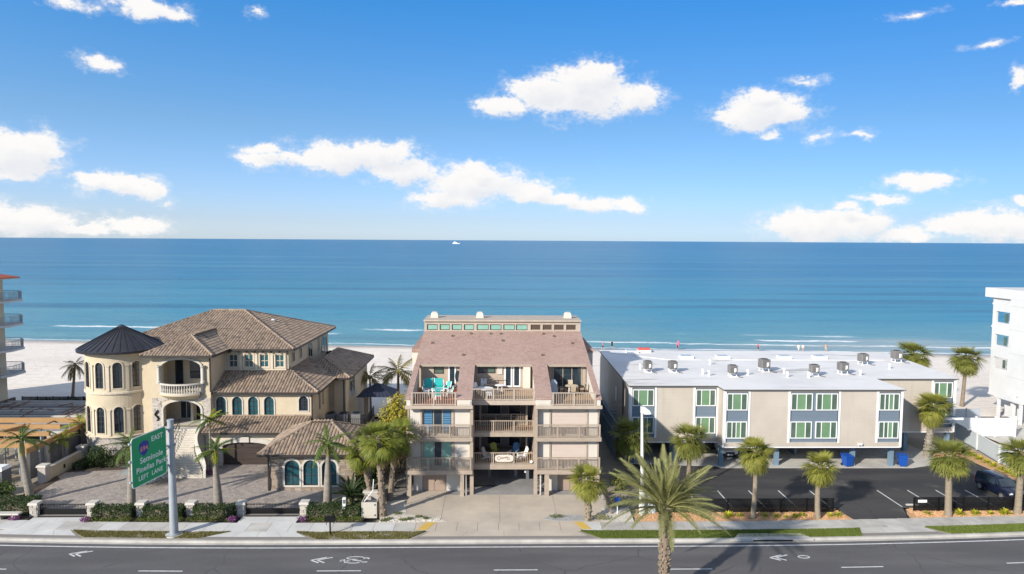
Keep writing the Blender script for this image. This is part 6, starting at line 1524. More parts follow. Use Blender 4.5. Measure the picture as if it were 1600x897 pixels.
def hedge(lab, x0, x1, y0, y1, h, mt='leaf_hedge', dens=240, size=.15, seed=0):
    rnd = random.Random(seed); t = thing('hedge', lab, 'hedge', ((x0 + x1) / 2, (y0 + y1) / 2, 0))
    area = (x1 - x0) * (y1 - y0) + 2 * (x1 - x0) * h + 2 * (y1 - y0) * h; mb = MB(); leaf_cloud(mb, box_sampler(x0, x1, y0, y1, .05, h, rnd), int(area * dens), size, rnd); mb.build('foliage', mt, t, kind='stuff')
    MB().box(x0 + .2, x1 - .2, y0 + .2, y1 - .2, 0, h - .22).build('branches', 'trunk_dark', t)
def blob_sampler(c, r, rnd):
    c = Vector(c)
    def f():
        d = Vector((rnd.gauss(0, 1), rnd.gauss(0, 1), rnd.gauss(0, 1))).normalized(); k = rnd.random() ** .35
        k *= 1 + .22 * math.sin(d.x * 5 + c.x) * math.sin(d.y * 4 + c.y * 2) + .12 * math.sin(d.z * 7)
        return c + Vector((d.x * r[0], d.y * r[1], d.z * r[2])) * k, d
    return f
def shrub(lab, loc, r, mt='leaf_hedge', n=700, size=.16, seed=0, group=None, name='shrub'):
    rnd = random.Random(seed); t = thing(name, lab, 'shrub', loc, 0, group); mb = MB(); leaf_cloud(mb, blob_sampler((loc[0], loc[1], loc[2] + r[2]), r, rnd), n, size, rnd); mb.build('foliage', mt, t, kind='stuff')
    MB().tube([(loc[0], loc[1], loc[2] - .05), (loc[0] + .05, loc[1], loc[2] + r[2])], [.07, .03], 6).build('stem', 'trunk_dark', t); return t
for i, (a, b, w) in enumerate(((-32.2, -29.1, 'beside the drive gate'), (-28.3, -25.1, 'behind the road sign'), (-24.3, -21.05, 'with the swollen trunk palm'))):
    hedge('clipped dark hedge between stone pillars ' + w, a, b, 53.7, 54.9, 1.0, seed=i); hedge('low light green border before the hedge ' + w, a - .2, b + .2, 53.15, 53.65, .35, 'leaf_cover', 260, .11, 10 + i)
hedge('clipped dark hedge in front of the stone wing', -15.2, -10.9, 53.7, 55.0, 1.05, seed=5); hedge('low light green border by the mailbox', -15.2, -10.7, 53.1, 53.65, .35, 'leaf_cover', 260, .11, 15)
hedge('dark hedge behind the stone bench', -44.5, -37.7, 54.6, 56.4, 1.15, seed=6)
hedge('low dark hedge at the foot of the tower', -38.2, -35.4, 66.3, 67.6, .9, seed=7); hedge('low dark hedge between boundary wall and tower bush', -41.0, -39.9, 65.6, 67.6, .7, seed=8)
shrub('tall bushy shrub clipped to a cone against the tower', (-39.0, 66.6, 0), (1.25, 1.0, 1.15), 'leaf_hedge', 1500, .2, 1)
shrub('bushy green shrub behind the stone bench hedge', (-41.9, 57.4, .5), (1.2, .9, .8), 'leaf_royal', 900, .2, 2)
shrub('golden areca clump between villa and condo', (-10.4, 72.0, .5), (1.9, 1.6, 2.9), 'leaf_yellow', 2600, .34, 3); shrub('deep green bush below the golden clump', (-9.9, 66.0, 0), (1.6, 2.0, 2.2), 'leaf_royal', 2000, .3, 4)
shrub('dark bush filling the gap by the stone wing', (-11.6, 62.5, 0), (1.1, 2.2, 1.6), 'leaf_hedge', 1700, .25, 5); shrub('dark bush at the stone wing corner', (-11.6, 58.2, 0), (1.0, 1.2, .9), 'leaf_hedge', 900, .2, 6)
shrub('leafy shrub in the condo alley', (11.3, 60.5, 0), (1.0, 1.6, .7), 'leaf_sabal_dark', 700, .2, 7); shrub('grey green shrub beside the leaning post', (10.4, 56.2, 0), (1.2, .8, .5), 'leaf_date', 600, .2, 8)
GF = 'purple flower clumps'
for i, (x, y, w) in enumerate(((-38.2, 53.7, 'beside the stone bench'), (-32.4, 53.3, 'at the hedge end by the first gate'), (-20.9, 53.3, 'left of the second gate ramp'), (-15.3, 53.3, 'right of the second gate ramp'), (-27.3, 64.3, 'at the foot of the curved stair'))):
    shrub('purple flower clump ' + w, (x, y, .05), (.45, .35, .25), 'petal_purple', 320, .12, 60 + i, GF, 'flower_clump')
# yellow crotons
GY = 'yellow green crotons in the mulch'
def croton(x, y, s, lab, i, z=.12):
    rnd = random.Random(200 + i); t = thing('croton', lab, 'shrub', (x, y, z), 0, GY); mb = MB()
    for k in range(int(46 * s)):
        a = rnd.uniform(0, 6.28); e = rnd.uniform(.2, 1.4); d = Vector((math.cos(a) * math.cos(e), math.sin(a) * math.cos(e), math.sin(e))); leaflet(mb, Vector((x, y, z)) + d * .12 * s, d, Vector((0, 0, 1)), .5 * s * rnd.uniform(.6, 1.1), .11 * s, .35, 2)
    mb.build('foliage', 'leaf_croton', t, kind='stuff'); MB().tube([(x, y, z - .05), (x, y, z + .2 * s)], .03, 5).build('stem', 'trunk_dark', t)
cl = ['nearest the lamp post', 'second along the mulch strip', 'large one before the slim palm', 'left of the slim palm foot', 'right of the slim palm foot', 'in the middle of the long mulch strip', 'midway to the short palm', 'left of the short palm', 'beside the short palm foot', 'last one at the lot entrance', 'wide one at the strip end']
for i, (x, s) in enumerate(((15.4, .7), (17.0, 1.0), (19.0, 1.1), (19.9, .8), (22.0, .75), (22.9, .8), (23.6, .6), (24.4, .9), (25.1, .8), (27.4, .8), (28.0, .95))): croton(x, 53.8 + random.uniform(-.15, .15), s, 'yellow green croton ' + cl[i], i)
cl = ['below the white fence plate', 'right of the full crowned palm', 'third from the fence plate', 'between palm and suv', 'before the suv']
for i, (x, s) in enumerate(((35.7, .9), (38.4, 1.1), (39.7, 1.0), (40.9, .8), (42.2, 1.2))): croton(x, 54.2, s, 'yellow green croton ' + cl[i], 20 + i)
for i in range(11):
    f = i / 10; croton(49.9 + .4 * f, 60.0 + 1.05 * i, 1.15, 'yellow croton in the row along the pale blue fence', 40 + i, .05)
for i in range(2): shrub('round yellow green bush behind the flats, %s' % ('by the flats corner', 'toward the white block')[i], (52.0 + 2.6 * i, 84.5, 0), (1.2, 1.0, .75), 'leaf_croton', 700, .2, 80 + i)
# mulch beds
def chips(mb, poly_x0, poly_x1, y0, y1, z, n, rnd, s=.07):
    for _ in range(n):
        x = rnd.uniform(poly_x0, poly_x1); y = rnd.uniform(y0, y1); a = rnd.uniform(0, 3.14); c, q = math.cos(a) * s * rnd.uniform(.5, 1.4), math.sin(a) * s * rnd.uniform(.5, 1.4); h = rnd.uniform(.02, .07)
        mb.add([(x - c, y - q, z), (x + q * .6, y - c * .6, z), (x + c, y + q, z), (x, y, z + h)], [(0, 1, 3), (1, 2, 3), (2, 0, 3)])
rnd = random.Random(5)
def bed(name, pts, m, z=.11):
    return struct(name, MB().prism([(x, y, -.03) for x, y in pts], (0, 0, z + .03)), m)
bd = bed('mulch_bed', [(11.2, 52.92), (29.0, 53.15), (28.7, 54.6), (28.0, 55.7), (13.0, 55.75), (11.4, 54.6)], 'mulch'); mb = MB(); chips(mb, 11.6, 28.6, 53.1, 55.5, .112, 5200, rnd); mb.build('wood_chips', 'mulch', bd, kind='stuff')
bd = bed('mulch_bed', [(34.0, 53.5), (36.0, 53.25), (56, 54.1), (56, 55.7), (35.0, 55.6), (34.2, 54.6)], 'mulch'); mb = MB(); chips(mb, 34.5, 50, 53.6, 55.4, .112, 4200, rnd); mb.build('wood_chips', 'mulch', bd, kind='stuff')
bed('mulch_bed', [(49.4, 58.5), (50.6, 58.5), (51.8, 72), (46.5, 70.2), (45, 68.5), (49.0, 68.0)], 'mulch', .06)
bed('dark_bed', [(-41.3, 56.3), (-40.2, 56.3), (-40.6, 63.2), (-41.4, 64)], 'dark_mulch', .08); bed('dark_bed', [(-41.2, 65.0), (-35.0, 65.9), (-35.0, 68), (-41.2, 68)], 'dark_mulch', .075); bed('dark_bed', [(-15.4, 52.98), (-10.6, 52.98), (-10.6, 56.5), (-15.4, 56.5)], 'dark_mulch', .085); bed('dark_bed', [(-32.3, 52.98), (-20.9, 52.98), (-20.9, 55.3), (-32.3, 55.3)], 'dark_mulch', .085); bed('dark_bed', [(-46, 53.4), (-37.3, 53.2), (-37.3, 56.3), (-46, 56.3)], 'dark_mulch', .085)
bed('gravel_bed', [(-9.3, 53.0), (-3.9, 53.1), (-4.6, 53.9), (-7.3, 54.6), (-7.8, 57.6), (-9.3, 57.6)], 'gravel_white', .10); mb = MB(); chips(mb, -9.2, -4.4, 53.1, 54.0, .10, 900, rnd, .09); o = mb.build('loose_stones', 'gravel_white', kind='stuff'); tag(o, 'loose white stones scattered over the planting strip by the condo', 'stones')
bed('gravel_bed', [(3.9, 53.6), (4.9, 53.15), (6.6, 53.2), (7.6, 53.1), (8.6, 53.6), (7.8, 54.2), (5.6, 54.4), (4.4, 54.3)], 'gravel_grey', .10); bed('gravel_bed', [(8.4, 53.0), (11.1, 53.0), (11.2, 56.5), (9.0, 56.0)], 'gravel_white', .095)
for i, (x, y) in enumerate(((-8.6, 53.5), (-8.0, 54.6), (-6.9, 53.5), (-5.6, 53.6), (-8.9, 53.2), (-6.2, 53.9), (-7.4, 53.3))):
    shrub('weedy low tuft in the white stones, ' + ['by the bin enclosure', 'below the tall fan palm', 'mid strip', 'near the yellow ramp edge', 'at the bin gate foot', 'toward the forecourt', 'beside the sidewalk'][i], (x, y, .08), (.38, .22, .13), 'leaf_cover', 150, .1, 300 + i, 'weeds in the stones', 'weed_tuft')
shrub('low weeds edging the grey gravel', (5.0, 53.9, .08), (.7, .3, .12), 'leaf_cover', 200, .1, 320); shrub('pale spreading plant by the booted palm', (8.6, 53.5, .08), (.7, .4, .2), 'leaf_date', 300, .12, 321)
# grass verges
def grass(lab, pts, mt, n, seed, soil):
    rnd = random.Random(seed); t = MB()
    xs = [p[0] for p in pts]; x0, x1 = min(xs), max(xs)
    def yr(x):
        ys = []
        for (ax, ay), (bx, by) in zip(pts, pts[1:] + pts[:1]):
            if (ax - x) * (bx - x) <= 0 and abs(ax - bx) > 1e-6: ys.append(ay + (by - ay) * (x - ax) / (bx - ax))
        return min(ys), max(ys)
    sh = MB(); N_ = int((x1 - x0) / 1.0) + 1; vs = []
    for k in range(N_ + 1):
        x = x0 + .01 + (x1 - x0 - .02) * k / N_; a, b = yr(x); vs += [(x, a + bow(x), .125), (x, b + bow(x), .125)]
    sh.add(vs, [(2 * k, 2 * k + 2, 2 * k + 3, 2 * k + 1) for k in range(N_)]); so = struct('verge_soil', sh, soil)
    for _ in range(n):
        x = rnd.uniform(x0 + .02, x1 - .02); a, b = yr(x); y = rnd.uniform(a, b) + bow(x); an = rnd.uniform(0, 6.28); h = rnd.uniform(.05, .12); w = .035
        if mt == 'grass_dry' and math.sin(x * 1.7) * math.sin(y * 4.1 + x) + rnd.uniform(-.8, .6) > .35: continue
        t.add([(x - w * math.cos(an), y - w * math.sin(an), .12), (x + w * math.cos(an), y + w * math.sin(an), .12), (x + rnd.uniform(-.05, .05), y + rnd.uniform(-.05, .05), .12 + h)], [(0, 1, 2)])
    o = t.build('grass', mt, kind='stuff'); tag(o, lab, 'grass')
grass('patchy dry grass strip under the road sign', [(-30.9, 50.1), (-22.2, 50.1), (-20.3, 51.2), (-32.3, 51.2), (-31.6, 50.6)], 'grass_dry', 14000, 1, 'ground_soil')
grass('patchy dry grass strip with the mailbox', [(-13.4, 49.9), (-6.6, 49.9), (-5.4, 51.2), (-15.2, 51.2)], 'grass_dry', 11000, 2, 'ground_soil')
grass('trim green grass verge beside the storm inlet', [(8.0, 49.86), (28.0, 49.86), (28.5, 51.2), (6.6, 51.2)], 'grass', 42000, 3, 'grass')
grass('trim green grass verge before the suv', [(35.2, 49.86), (54, 49.86), (54, 51.2), (33.9, 51.2)], 'grass', 30000, 4, 'grass')
t = MB(); rnd = random.Random(9)
for _ in range(2600):
    x = rnd.uniform(-63, -44); y = 91.5 + rnd.gauss(0, 1.1); h = rnd.uniform(.3, .9); t.add([(x - .12, y, -.05), (x + .12, y, -.05), (x + rnd.uniform(-.2, .2), y + rnd.uniform(-.2, .2), h)], [(0, 1, 2)])
o = t.build('dune_grass', 'leaf_cover', kind='stuff'); tag(o, 'dark dune grass along the beach side of the site fence', 'dune grass')

# ------------------------------------------------------------------ street furniture
S = thing('road_sign', 'large green road sign hung from a tall galvanised pole', 'road sign', (-24.3, 50.8, .1))
MB().tube([(-24.3, 50.8, .1), (-24.33, 50.8, 4.5), (-24.35, 50.8, 8.9)], [.31, .26, .22], 16).build('pole', 'galvanised', S, smooth=True)
MB().lathe([(0, 0), (.62, 0), (.62, .06), (0, .07)], 20, (-24.3, 50.8, .12)).build('footing', 'concrete_new', S); MB().lathe([(.42, .07), (.42, .13), (.3, .16)], 16, (-24.3, 50.8, .12)).build('base_plate', 'galvanised', S)
MB().lathe([(.23, 8.85), (.25, 8.86), (.25, 8.98), (0, 9.0)], 14, (-24.35, 50.8, 0)).build('pole_cap', 'galvanised', S)
SN = Vector((-24.5, 50.40, 0)); SF = Vector((-25.2, 46.85, 0)); sdir = (SN - SF).normalized(); snor = Vector((sdir.y, -sdir.x, 0))
SW = (SN - SF).length; Z0, Z1 = 5.05, 8.65
def sp(u, z, d=0): return tuple(SF + sdir * u + snor * d + Vector((0, 0, z)))
def rrect(u0, u1, z0, z1, r_): 
    o = []
    for cx_, cz_, a0_ in ((u1 - r_, z0 + r_, -90), (u1 - r_, z1 - r_, 0), (u0 + r_, z1 - r_, 90), (u0 + r_, z0 + r_, 180)):
        o += [(cx_ + r_ * math.cos(R(a0_ + 18 * k)), cz_ + r_ * math.sin(R(a0_ + 18 * k))) for k in range(6)]
    return o
MB().prism([sp(u, z, -.02) for u, z in rrect(0, SW, Z0, Z1, .28)], snor * .03).build('border', 'sign_white', S)
pnl = MB().prism([sp(u, z, .011) for u, z in rrect(.07, SW - .07, Z0 + .07, Z1 - .07, .23)], snor * .006).build('panel', 'sign_green', S)
for z in (5.6, 7.05, 8.3): MB().bar(sp(-.12, z, -.08), sp(SW + .5, z, -.08), .12, .14).build('arm', 'galvanised', S)
for z in (7.05, 8.3):
    MB().tube([tuple(Vector((-24.34, 50.8, z)) + Vector((.29 * math.cos(k * .7), .29 * math.sin(k * .7), 0))) for k in range(10)], .07, 6).build('clamp', 'galvanised', S)
def text(par, body, u, z, size, m, d=.02, bold=.012):
    c = bpy.data.curves.new('lettering', 'FONT'); c.body = body; c.size = size; c.align_x = 'CENTER'; c.align_y = 'CENTER'; c.extrude = .003; c.offset = bold; c.space_character = 1.08
    o = bpy.data.objects.new('lettering_tmp', c); COL.objects.link(o); dg = bpy.context.evaluated_depsgraph_get(); me = bpy.data.meshes.new_from_object(o.evaluated_get(dg)); bpy.data.objects.remove(o)
    Mx = Matrix((sdir, Vector((0, 0, 1)), snor)).transposed().to_4x4(); Mx.translation = Vector(sp(u, z, d)) - S.location; me.transform(Mx)
    me.materials.clear(); me.materials.append(MATS[m]); t = bpy.data.objects.new('lettering', me); COL.objects.link(t); t.parent = par; return t
text(pnl, 'EAST', 2.62, 8.06, .52, 'sign_white', bold=.009); text(pnl, 'Seminole', 2.0, 6.80, .60, 'sign_white', bold=.009); text(pnl, 'Pinellas', 1.33, 6.18, .56, 'sign_white', bold=.009); text(pnl, 'Park', 2.98, 6.18, .56, 'sign_white', bold=.009); text(pnl, 'LEFT', 1.12, 5.58, .46, 'sign_white', bold=.007); text(pnl, 'LANE', 2.55, 5.58, .46, 'sign_white', bold=.007)
shp = [(0, -.55), (.34, -.30), (.52, .05), (.45, .42), (.25, .50), (0, .58), (-.25, .50), (-.45, .42), (-.52, .05), (-.34, -.30)]
MB().prism([sp(1.25 + u * 1.0, 7.62 + z * 1.0, .019) for u, z in shp], snor * .004).build('shield', 'shield_blue', pnl)
text(pnl, '694', 1.25, 7.62, .50, 'shield_red', .026, .008)
# street lamp
Lp = thing('street_lamp', 'tall white street lamp with stubby square head by the parking fence', 'street lamp', (12.0, 54.35, 0))
MB().tube([(12.0, 54.35, 0), (12.0, 54.35, 2.3)], [.27, .26], 14).build('pole_base', 'pole_white', Lp, smooth=True); MB().tube([(12.0, 54.35, 2.3), (11.92, 54.35, 5.5), (11.85, 54.35, 8.9)], [.17, .13, .10], 12).build('pole', 'pole_white', Lp, smooth=True)
MB().prism([(11.75, 54.2, 8.55), (12.6, 54.2, 8.5), (12.45, 54.2, 8.78), (12.1, 54.2, 9.05), (11.75, 54.2, 9.1)], (0, .34, 0)).build('lamp_head', 'pole_white', Lp); MB().box(12.0, 12.5, 54.22, 54.52, 8.46, 8.52).build('lens', 'lamp_lens', Lp)
MB().tube([(12.0, 54.35, 1.25), (12.0, 54.35, 1.3)], .285, 12).build('band', 'galvanised', Lp)
t = thing('utility_cabinet', 'blue grey utility cabinet standing behind the street lamp', 'cabinet', (12.85, 54.75, 0)); MB().box(12.35, 13.15, 54.55, 55.1, 0, 1.75).build('casing', 'vinyl_blue', t); MB().box(12.4, 13.1, 54.52, 54.55, .15, 1.65).build('door', 'vinyl_blue', t); MB().tbox(12.75, 54.82, 1.75, 1.85, .44, .32, .4, .28).build('lid', 'galvanised', t)
t = thing('leaning_post', 'dark leaning timber post beside the condo palm', 'post', (9.4, 54.6, 0)); MB().bar((9.55, 54.6, 0), (9.05, 54.7, 2.3), .16).build('timber', 'trunk_dark', t); MB().bar((9.1, 54.62, 2.2), (9.5, 54.9, .1), .06).build('brace', 'rust', t)
t = thing('blue_sign', 'small blue notice on a white stake beside the alley', 'sign', (10.0, 54.5, 0)); MB().box(9.97, 10.03, 54.5, 54.56, 0, 1.3).build('stake', 'plastic_white', t); MB().box(9.78, 10.22, 54.46, 54.50, .95, 1.5).build('board', 'bin_blue', t)
t = thing('mailbox', 'ornate black mailbox on a post at the kerb grass', 'mailbox', (-12.55, 50.75, .12)); MB().bar((-12.55, 50.75, .12), (-12.55, 50.75, 1.25), .1).build('post', 'iron', t)
MB().prism([(-12.95, 50.6, 1.2), (-12.15, 50.6, 1.2), (-12.15, 50.6, 1.42), (-12.3, 50.6, 1.54), (-12.8, 50.6, 1.54), (-12.95, 50.6, 1.42)], (0, .3, 0)).build('box', 'iron', t); MB().tube([(-12.55 + .3 * math.cos(k * .5), 50.75, .95 + .22 * math.sin(k * .5)) for k in range(8)], .025, 5).build('scroll', 'iron', t)
t = thing('stone_bench', 'pale stone garden bench at the edge of the sidewalk', 'bench', (-38.9, 53.9, .1)); MB().tbox(-38.9, 53.9, .52, .62, 1.05, .28, 1.0, .26).build('seat', 'cast_stone', t)
for s in (-1, 1): MB().tbox(-38.9 + s * .6, 53.9, .08, .52, .2, .2, .15, .2).build('leg', 'cast_stone', t)
t = thing('intercom_post', 'white keypad post in the hedge near the mailbox', 'post', (-12.2, 54.0, 0)); MB().box(-12.33, -12.07, 53.9, 54.1, 0, 1.75).build('post', 'pole_white', t); MB().box(-12.28, -12.12, 53.86, 53.9, 1.3, 1.6).build('keypad', 'grey_plastic', t)
t = thing('bin_enclosure', 'white panelled bin enclosure with open lid and dark bins inside', 'bin enclosure', (-10.2, 54.4, 0))
for x0, x1, y0, y1 in ((-10.75, -9.65, 53.95, 54.02), (-10.82, -10.76, 53.95, 55.6), (-9.64, -9.58, 53.95, 55.6)): MB().box(x0, x1, y0, y1, .05, 1.35).build('panel', 'vinyl_cream', t)
for z in (.25, 1.1): MB().box(-9.78, -9.68, 53.92, 53.95, z, z + .1).build('hinge', 'iron', t)
for k in range(2): MB().tbox(-10.45 + .5 * k, 54.7, .05, 1.15, .2, .28, .24, .32).build('bin', 'grey_plastic', t)
MB().tube([(-10.6, 54.0, 1.4), (-9.95, 54.3, 2.2), (-9.9, 54.4, 3.1)], .035, 6).build('lid_arm', 'plastic_white', t)
t = thing('low_stone_wall', 'short stone wall behind the bin enclosure', 'wall', (-10.4, 56.2, 0)); MB().box(-11.0, -9.7, 56.0, 56.4, 0, 1.35).build('blockwork', 'ledge_stone_grey', t); MB().box(-11.1, -9.6, 55.95, 56.45, 1.35, 1.48).build('coping', 'cast_stone', t)
t = thing('alley_gate', 'dark metal gate across the path beside the condo', 'gate', (-8.6, 60.6, 0)); mb = MB().bar((-9.6, 60.6, 1.8), (-7.9, 60.6, 1.8), .06); mb.bar((-9.6, 60.6, .1), (-7.9, 60.6, .1), .06)
for k in range(14): mb.bar((-9.6 + .13 * k, 60.6, .1), (-9.6 + .13 * k, 60.6, 1.8), .03)
mb.build('leaf', 'iron', t); MB().box(-9.7, -9.58, 60.55, 60.67, 0, 1.95).build('post', 'iron', t)
def bin_(lab, x, y, rz=0):
    t = thing('wheelie_bin', lab, 'bin', (0, 0, 0), 0, 'blue recycling bins'); MB().tbox(0, 0, .1, 1.05, .30, .34, .40, .46).build('body', 'bin_blue', t); MB().prism([(-.43, -.5, 1.05), (.43, -.5, 1.05), (.43, .5, 1.12), (-.43, .5, 1.12)], (0, 0, .08)).build('lid', 'bin_blue', t); MB().bar((-.35, .52, 1.0), (.35, .52, 1.0), .05).build('handle', 'bin_blue', t)
    for s in (-1, 1):
        w = MB().tube([(s * .3, .35, .13), (s * .38, .35, .13)], .13, 10).build('wheel', 'rubber', t)
    t.location = (x, y, .1); t.rotation_euler = (0, 0, rz)
bin_('blue wheeled bin between two stilts of the grey flats', 35.2, 66.3, R(8)); bin_('blue wheeled bin at the corner stilt of the grey flats', 40.8, 66.3, R(-15)); bin_('blue wheeled bin in the dark below the flats', 37.8, 73.0, R(5))

# ------------------------------------------------------------------ cars
def car(lab, paint, loc, rz, group=None):
    """boxy compact suv, nose towards -Y"""
    t = thing('parked_suv', lab, 'car', (0, 0, 0), 0, group)
    ST = [(-2.08, .62, .72, .80, .50), (-1.98, .45, .86, .84, .42), (-1.55, .38, .96, .88, .30), (-.95, .36, 1.04, .90, .26), (.6, .36, 1.06, .91, .26), (1.6, .36, 1.06, .90, .30), (2.0, .42, 1.0, .87, .40), (2.1, .55, .92, .80, .50)]
    vs = []
    for y, z0, z1, w, k in ST: vs += [(-w * .94, y, z0), (-w, y, (z0 + z1) * .5), (-w * .97, y, z1 - .06), (-w * .86, y, z1), (w * .86, y, z1), (w * .97, y, z1 - .06), (w, y, (z0 + z1) * .5), (w * .94, y, z0)]
    n = 8; fs = [(i * n + k, i * n + (k + 1) % n, (i + 1) * n + (k + 1) % n, (i + 1) * n + k) for i in range(len(ST) - 1) for k in range(n)] + [tuple(range(n)), tuple(reversed(range((len(ST) - 1) * n, len(ST) * n)))]
    body = MB().add(vs, fs).build('body', paint, t, smooth=True)
    G_ = [(-1.0, 1.02, .82, 1.02), (-.40, .98, .70, 1.60), (.1, 1.0, .71, 1.68), (1.5, 1.0, .70, 1.66), (1.95, 1.0, .72, 1.55), (2.06, .98, .80, 1.02)]
    cab = MB(); vs = []
    for y, zb, w, zt in G_: vs += [(-.86, y, zb), (-w, y, zt - .05), (-w + .08, y, zt), (w - .08, y, zt), (w, y, zt - .05), (.86, y, zb)]
    n = 6; cab.add(vs, [(i * n + k, i * n + k + 1, (i + 1) * n + k + 1, (i + 1) * n + k) for i in range(len(G_) - 1) for k in range(n - 1)]); cab.build('cabin', paint, t, smooth=True)
    MB().poly([(-.76, -1.0, 1.06), (.76, -1.0, 1.06), (.64, -.44, 1.575), (-.64, -.44, 1.575)]).build('windscreen', 'glass_dark', t); o = [c for c in t.children if c.name.startswith('windscreen')][0]; o.data.transform(Matrix.Translation((0, -.03, .02)))
    for s in (-1, 1):
        for ya, yb in ((-.62, .28), (.36, 1.14), (1.22, 1.82)):
            za = 1.08; f0 = .06 if ya < -.5 else 0
            MB().poly([(s * .865, ya, za), (s * .865, yb, za), (s * .745, yb - (.12 if yb > 1.5 else 0), 1.55), (s * .745, ya + (.42 if ya < -.5 else 0), 1.55)]).build('side_window', 'glass_dark', t)
        MB().bar((s * .66, -.1, 1.72), (s * .66, 1.6, 1.72), .04).build('roof_rail', 'iron', t)
        MB().box(min(s * .9, s * 1.06), max(s * .9, s * 1.06), -.75, -.58, 1.05, 1.2).build('mirror', paint, t)
        MB().lathe([(0, 0), (.15, 0), (.13, .05), (0, .06)], 12, (0, 0, 0)).build('headlight', 'lamp_lens', t); h = [c for c in t.children if c.name.startswith('headlight')][-1]; h.data.transform(Matrix.Translation((s * .60, -2.02, .72)) @ Matrix.Rotation(R(90), 4, 'X'))
        MB().box(s * .72 - .09, s * .72 + .09, 2.05, 2.13, .72, .98).build('tail_light', 'red_cover', t)
        for y in (-1.30, 1.28):
            w = MB().tube([(s * .74, y, .34), (s * .94, y, .34)], .345, 18).build('wheel', 'rubber', t); MB().tube([(s * .90, y, .34), (s * .955, y, .34)], .22, 14).build('rim', 'rim', w)
    MB().box(-.46, .46, -2.11, -2.04, .58, .74).build('grille', 'iron', t); MB().box(-.8, .8, -2.12, -2.0, .36, .52).build('bumper', 'rubber', t); MB().box(-.25, .25, -2.13, -2.12, .42, .53).build('number_plate', 'plastic_white', t)
    t.location = loc; t.rotation_euler = (0, 0, rz); return t
car('dark navy suv parked nose to the black fence', 'car_navy', (45.15, 58.75, .05), R(2)); car('white suv parked in the shade between blue stilts', 'car_white', (24.3, 70.6, .09), R(-4))

# ------------------------------------------------------------------ pavilion, beach people, boat
t = thing('garden_pavilion', 'open pavilion with dark blue hipped canopy behind the villa', 'pavilion', (-14, 80, 0))
MB().add([(-16.1, 78.0, 4.35), (-11.9, 78.0, 4.35), (-11.9, 82.2, 4.35), (-16.1, 82.2, 4.35), (-14, 80.1, 5.6)], [(0, 1, 4), (1, 2, 4), (2, 3, 4), (3, 0, 4), (3, 2, 1, 0)]).build('canopy', 'tarp_blue', t)
mb = MB()
for k in range(9):
    for a, b in (((-16.1 + .525 * k, 77.99, 4.37), (-14, 80.1, 5.62)),): mb.bar(a, b, .05)
mb.build('canopy_ribs', 'tarp_blue', t, kind='stuff')
for x in (-15.7, -12.3):
    for y in (78.4, 81.8): MB().box(x - .3, x + .3, y - .3, y + .3, 0, 4.35).build('column', 'ledge_stone_grey', t)
MB().box(-16.8, -11.2, 77.4, 82.8, -.03, .08).build('floor', 'concrete', t)
def person(lab, loc, rz, top, bottom, pose=0):
    t = thing('person', lab, 'person', (0, 0, 0), 0, 'people by the water'); sw = .16 if pose else .06
    J = {'pel': ((0, 0, .95), .15), 'sp': ((0, .0, 1.2), .14), 'ch': ((0, 0, 1.42), .17), 'nk': ((0, -.01, 1.54), .06), 'hd': ((0, -.02, 1.66), .10), 'ht': ((0, -.02, 1.77), .07)}
    for s, n in ((-1, 'l'), (1, 'r')):
        J['hp' + n] = ((s * .10, 0, .88), .11); J['kn' + n] = ((s * .11, -s * sw, .48), .07); J['an' + n] = ((s * .11, -s * sw * 1.3 + .03, .08), .045); J['to' + n] = ((s * .12, -s * sw * 1.3 - .12, .04), .04)
        J['sh' + n] = ((s * .19, 0, 1.42), .075); J['el' + n] = ((s * .26, s * sw * .8, 1.14), .05); J['wr' + n] = ((s * .27, s * sw - .08, .90), .04); J['ha' + n] = ((s * .27, s * sw - .11, .80), .035)
    E_ = [('pel', 'sp'), ('sp', 'ch'), ('ch', 'nk'), ('nk', 'hd'), ('hd', 'ht')] + [(a + n, b + n) for n in 'lr' for a, b in (('hp', 'kn'), ('kn', 'an'), ('an', 'to'), ('sh', 'el'), ('el', 'wr'), ('wr', 'ha'))] + [('pel', 'hp' + n) for n in 'lr'] + [('ch', 'sh' + n) for n in 'lr']
    ks = list(J); me = bpy.data.meshes.new('body'); me.from_pydata([J[k][0] for k in ks], [(ks.index(a), ks.index(b)) for a, b in E_], []); o = bpy.data.objects.new('tmp_body', me); COL.objects.link(o)
    md = o.modifiers.new('skin', 'SKIN'); 
    for i, k in enumerate(ks): me.skin_vertices[0].data[i].radius = (J[k][1],) * 2; me.skin_vertices[0].data[i].use_root = (k == 'pel')
    o.modifiers.new('sub', 'SUBSURF').levels = 1
    dg = bpy.context.evaluated_depsgraph_get(); bm = bpy.data.meshes.new_from_object(o.evaluated_get(dg)); bpy.data.objects.remove(o)
    bm.materials.clear()
    for m in ('skin', top, bottom, 'hair'): bm.materials.append(MATS[m])
    for p in bm.polygons:
        c = p.center; p.use_smooth = True
        p.material_index = 3 if c.z > 1.70 or (c.z > 1.6 and c.y > .03) else 1 if 1.0 < c.z < 1.5 and abs(c.x) < .24 else 2 if .55 < c.z <= 1.0 and abs(c.x) < .22 else 0
    b = bpy.data.objects.new('body', bm); COL.objects.link(b); b.parent = t; t.location = loc; t.rotation_euler = (0, 0, rz)
mat('cloth_pink', (.62, .10, .28), .8); mat('cloth_red', (.60, .05, .06), .8); mat('cloth_black', (.015, .015, .02), .8); mat('cloth_white', (.75, .75, .75), .8)
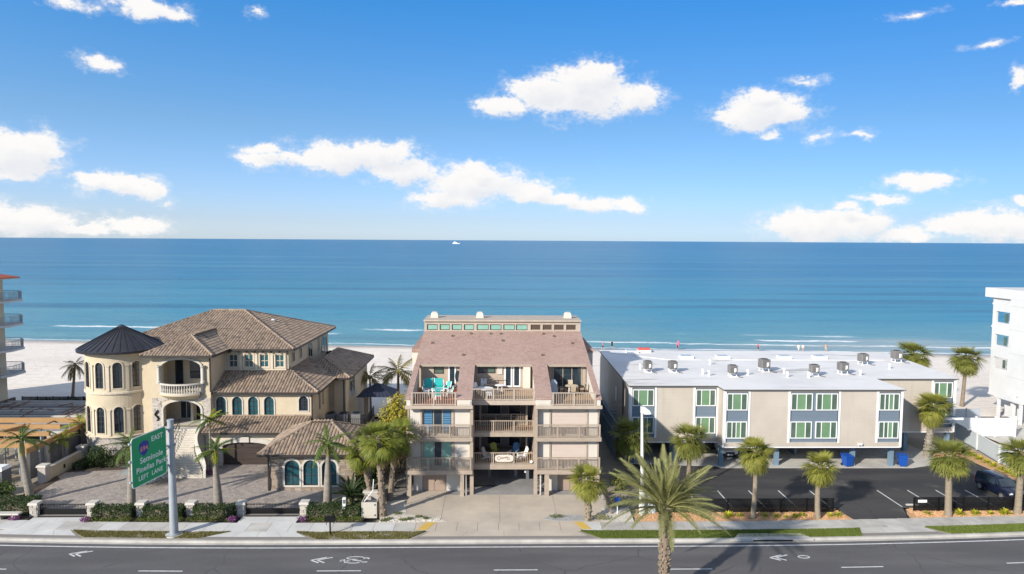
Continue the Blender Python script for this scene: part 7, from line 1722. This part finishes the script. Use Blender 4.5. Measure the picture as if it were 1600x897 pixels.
person('person in a pink top walking on the wet sand', (23.4, 148, -1.36), R(60), 'cloth_pink', 'cloth_black', 1); person('person in dark clothes standing at the water edge', (25.7, 150.0, -1.42), R(170), 'cloth_black', 'cloth_black'); person('person in pink walking with dark bag on the wet sand', (40.0, 148.6, -1.46), R(-80), 'cloth_pink', 'cloth_black', 1)
person('person in a pink hat wading in the shallows', (41.8, 154.5, -1.85), R(150), 'cloth_pink', 'cloth_pink'); person('person in a red shirt and dark shorts on the wet sand', (57.4, 147.2, -1.46), R(90), 'cloth_red', 'cloth_black', 1); person('person in a white shirt at the waterline', (65.6, 145.5, -1.40), R(-60), 'cloth_white', 'cloth_white', 1); person('person in white walking beside another in white', (66.6, 145.6, -1.40), R(-60), 'cloth_white', 'skin', 1); person('bare chested person standing in the shallows', (72.3, 146.9, -1.5), R(180), 'skin', 'plastic_tan')
# folded loungers on the beach
for i, (x, y) in enumerate(((-12, 118), (53, 122), (60, 121))):
    t = thing('beach_lounger', 'white beach lounger on the dry sand ' + ('between villa and condo', 'behind the flats', 'toward the white block')[i], 'lounger', (x, y, -.5), 0, 'beach loungers'); MB().box(x - .35, x + .35, y - 1, y + .4, -.2, -.1).build('seat', 'plastic_white', t); MB().prism([(x - .35, y + .4, -.15), (x + .35, y + .4, -.15), (x + .35, y + .95, .3), (x - .35, y + .95, .3)], (0, 0, .07)).build('backrest', 'plastic_white', t)
    for a in (-.3, .3):
        for b in (-.9, .3): MB().bar((x + a, y + b, -.65), (x + a, y + b, -.2), .05).build('leg', 'plastic_white', t)
B = thing('motor_yacht', 'white motor yacht far out near the horizon', 'boat', (-250, 4200, -1.5))
MB().prism([(-285, 4195, -1.5), (-215, 4195, -1.5), (-205, 4195, 5), (-288, 4195, 5)], (0, 12, 0)).build('hull', 'plastic_white', B); MB().prism([(-280, 4197, 5), (-235, 4197, 5), (-245, 4197, 12), (-276, 4197, 12)], (0, 9, 0)).build('cabin', 'plastic_white', B); MB().prism([(-272, 4198, 12), (-252, 4198, 12), (-256, 4198, 17), (-270, 4198, 17)], (0, 7, 0)).build('bridge', 'plastic_white', B); MB().box(-264, -262, 4201, 4203, 17, 24).build('mast', 'plastic_white', B)

B.scale = (.6, .6, .7)
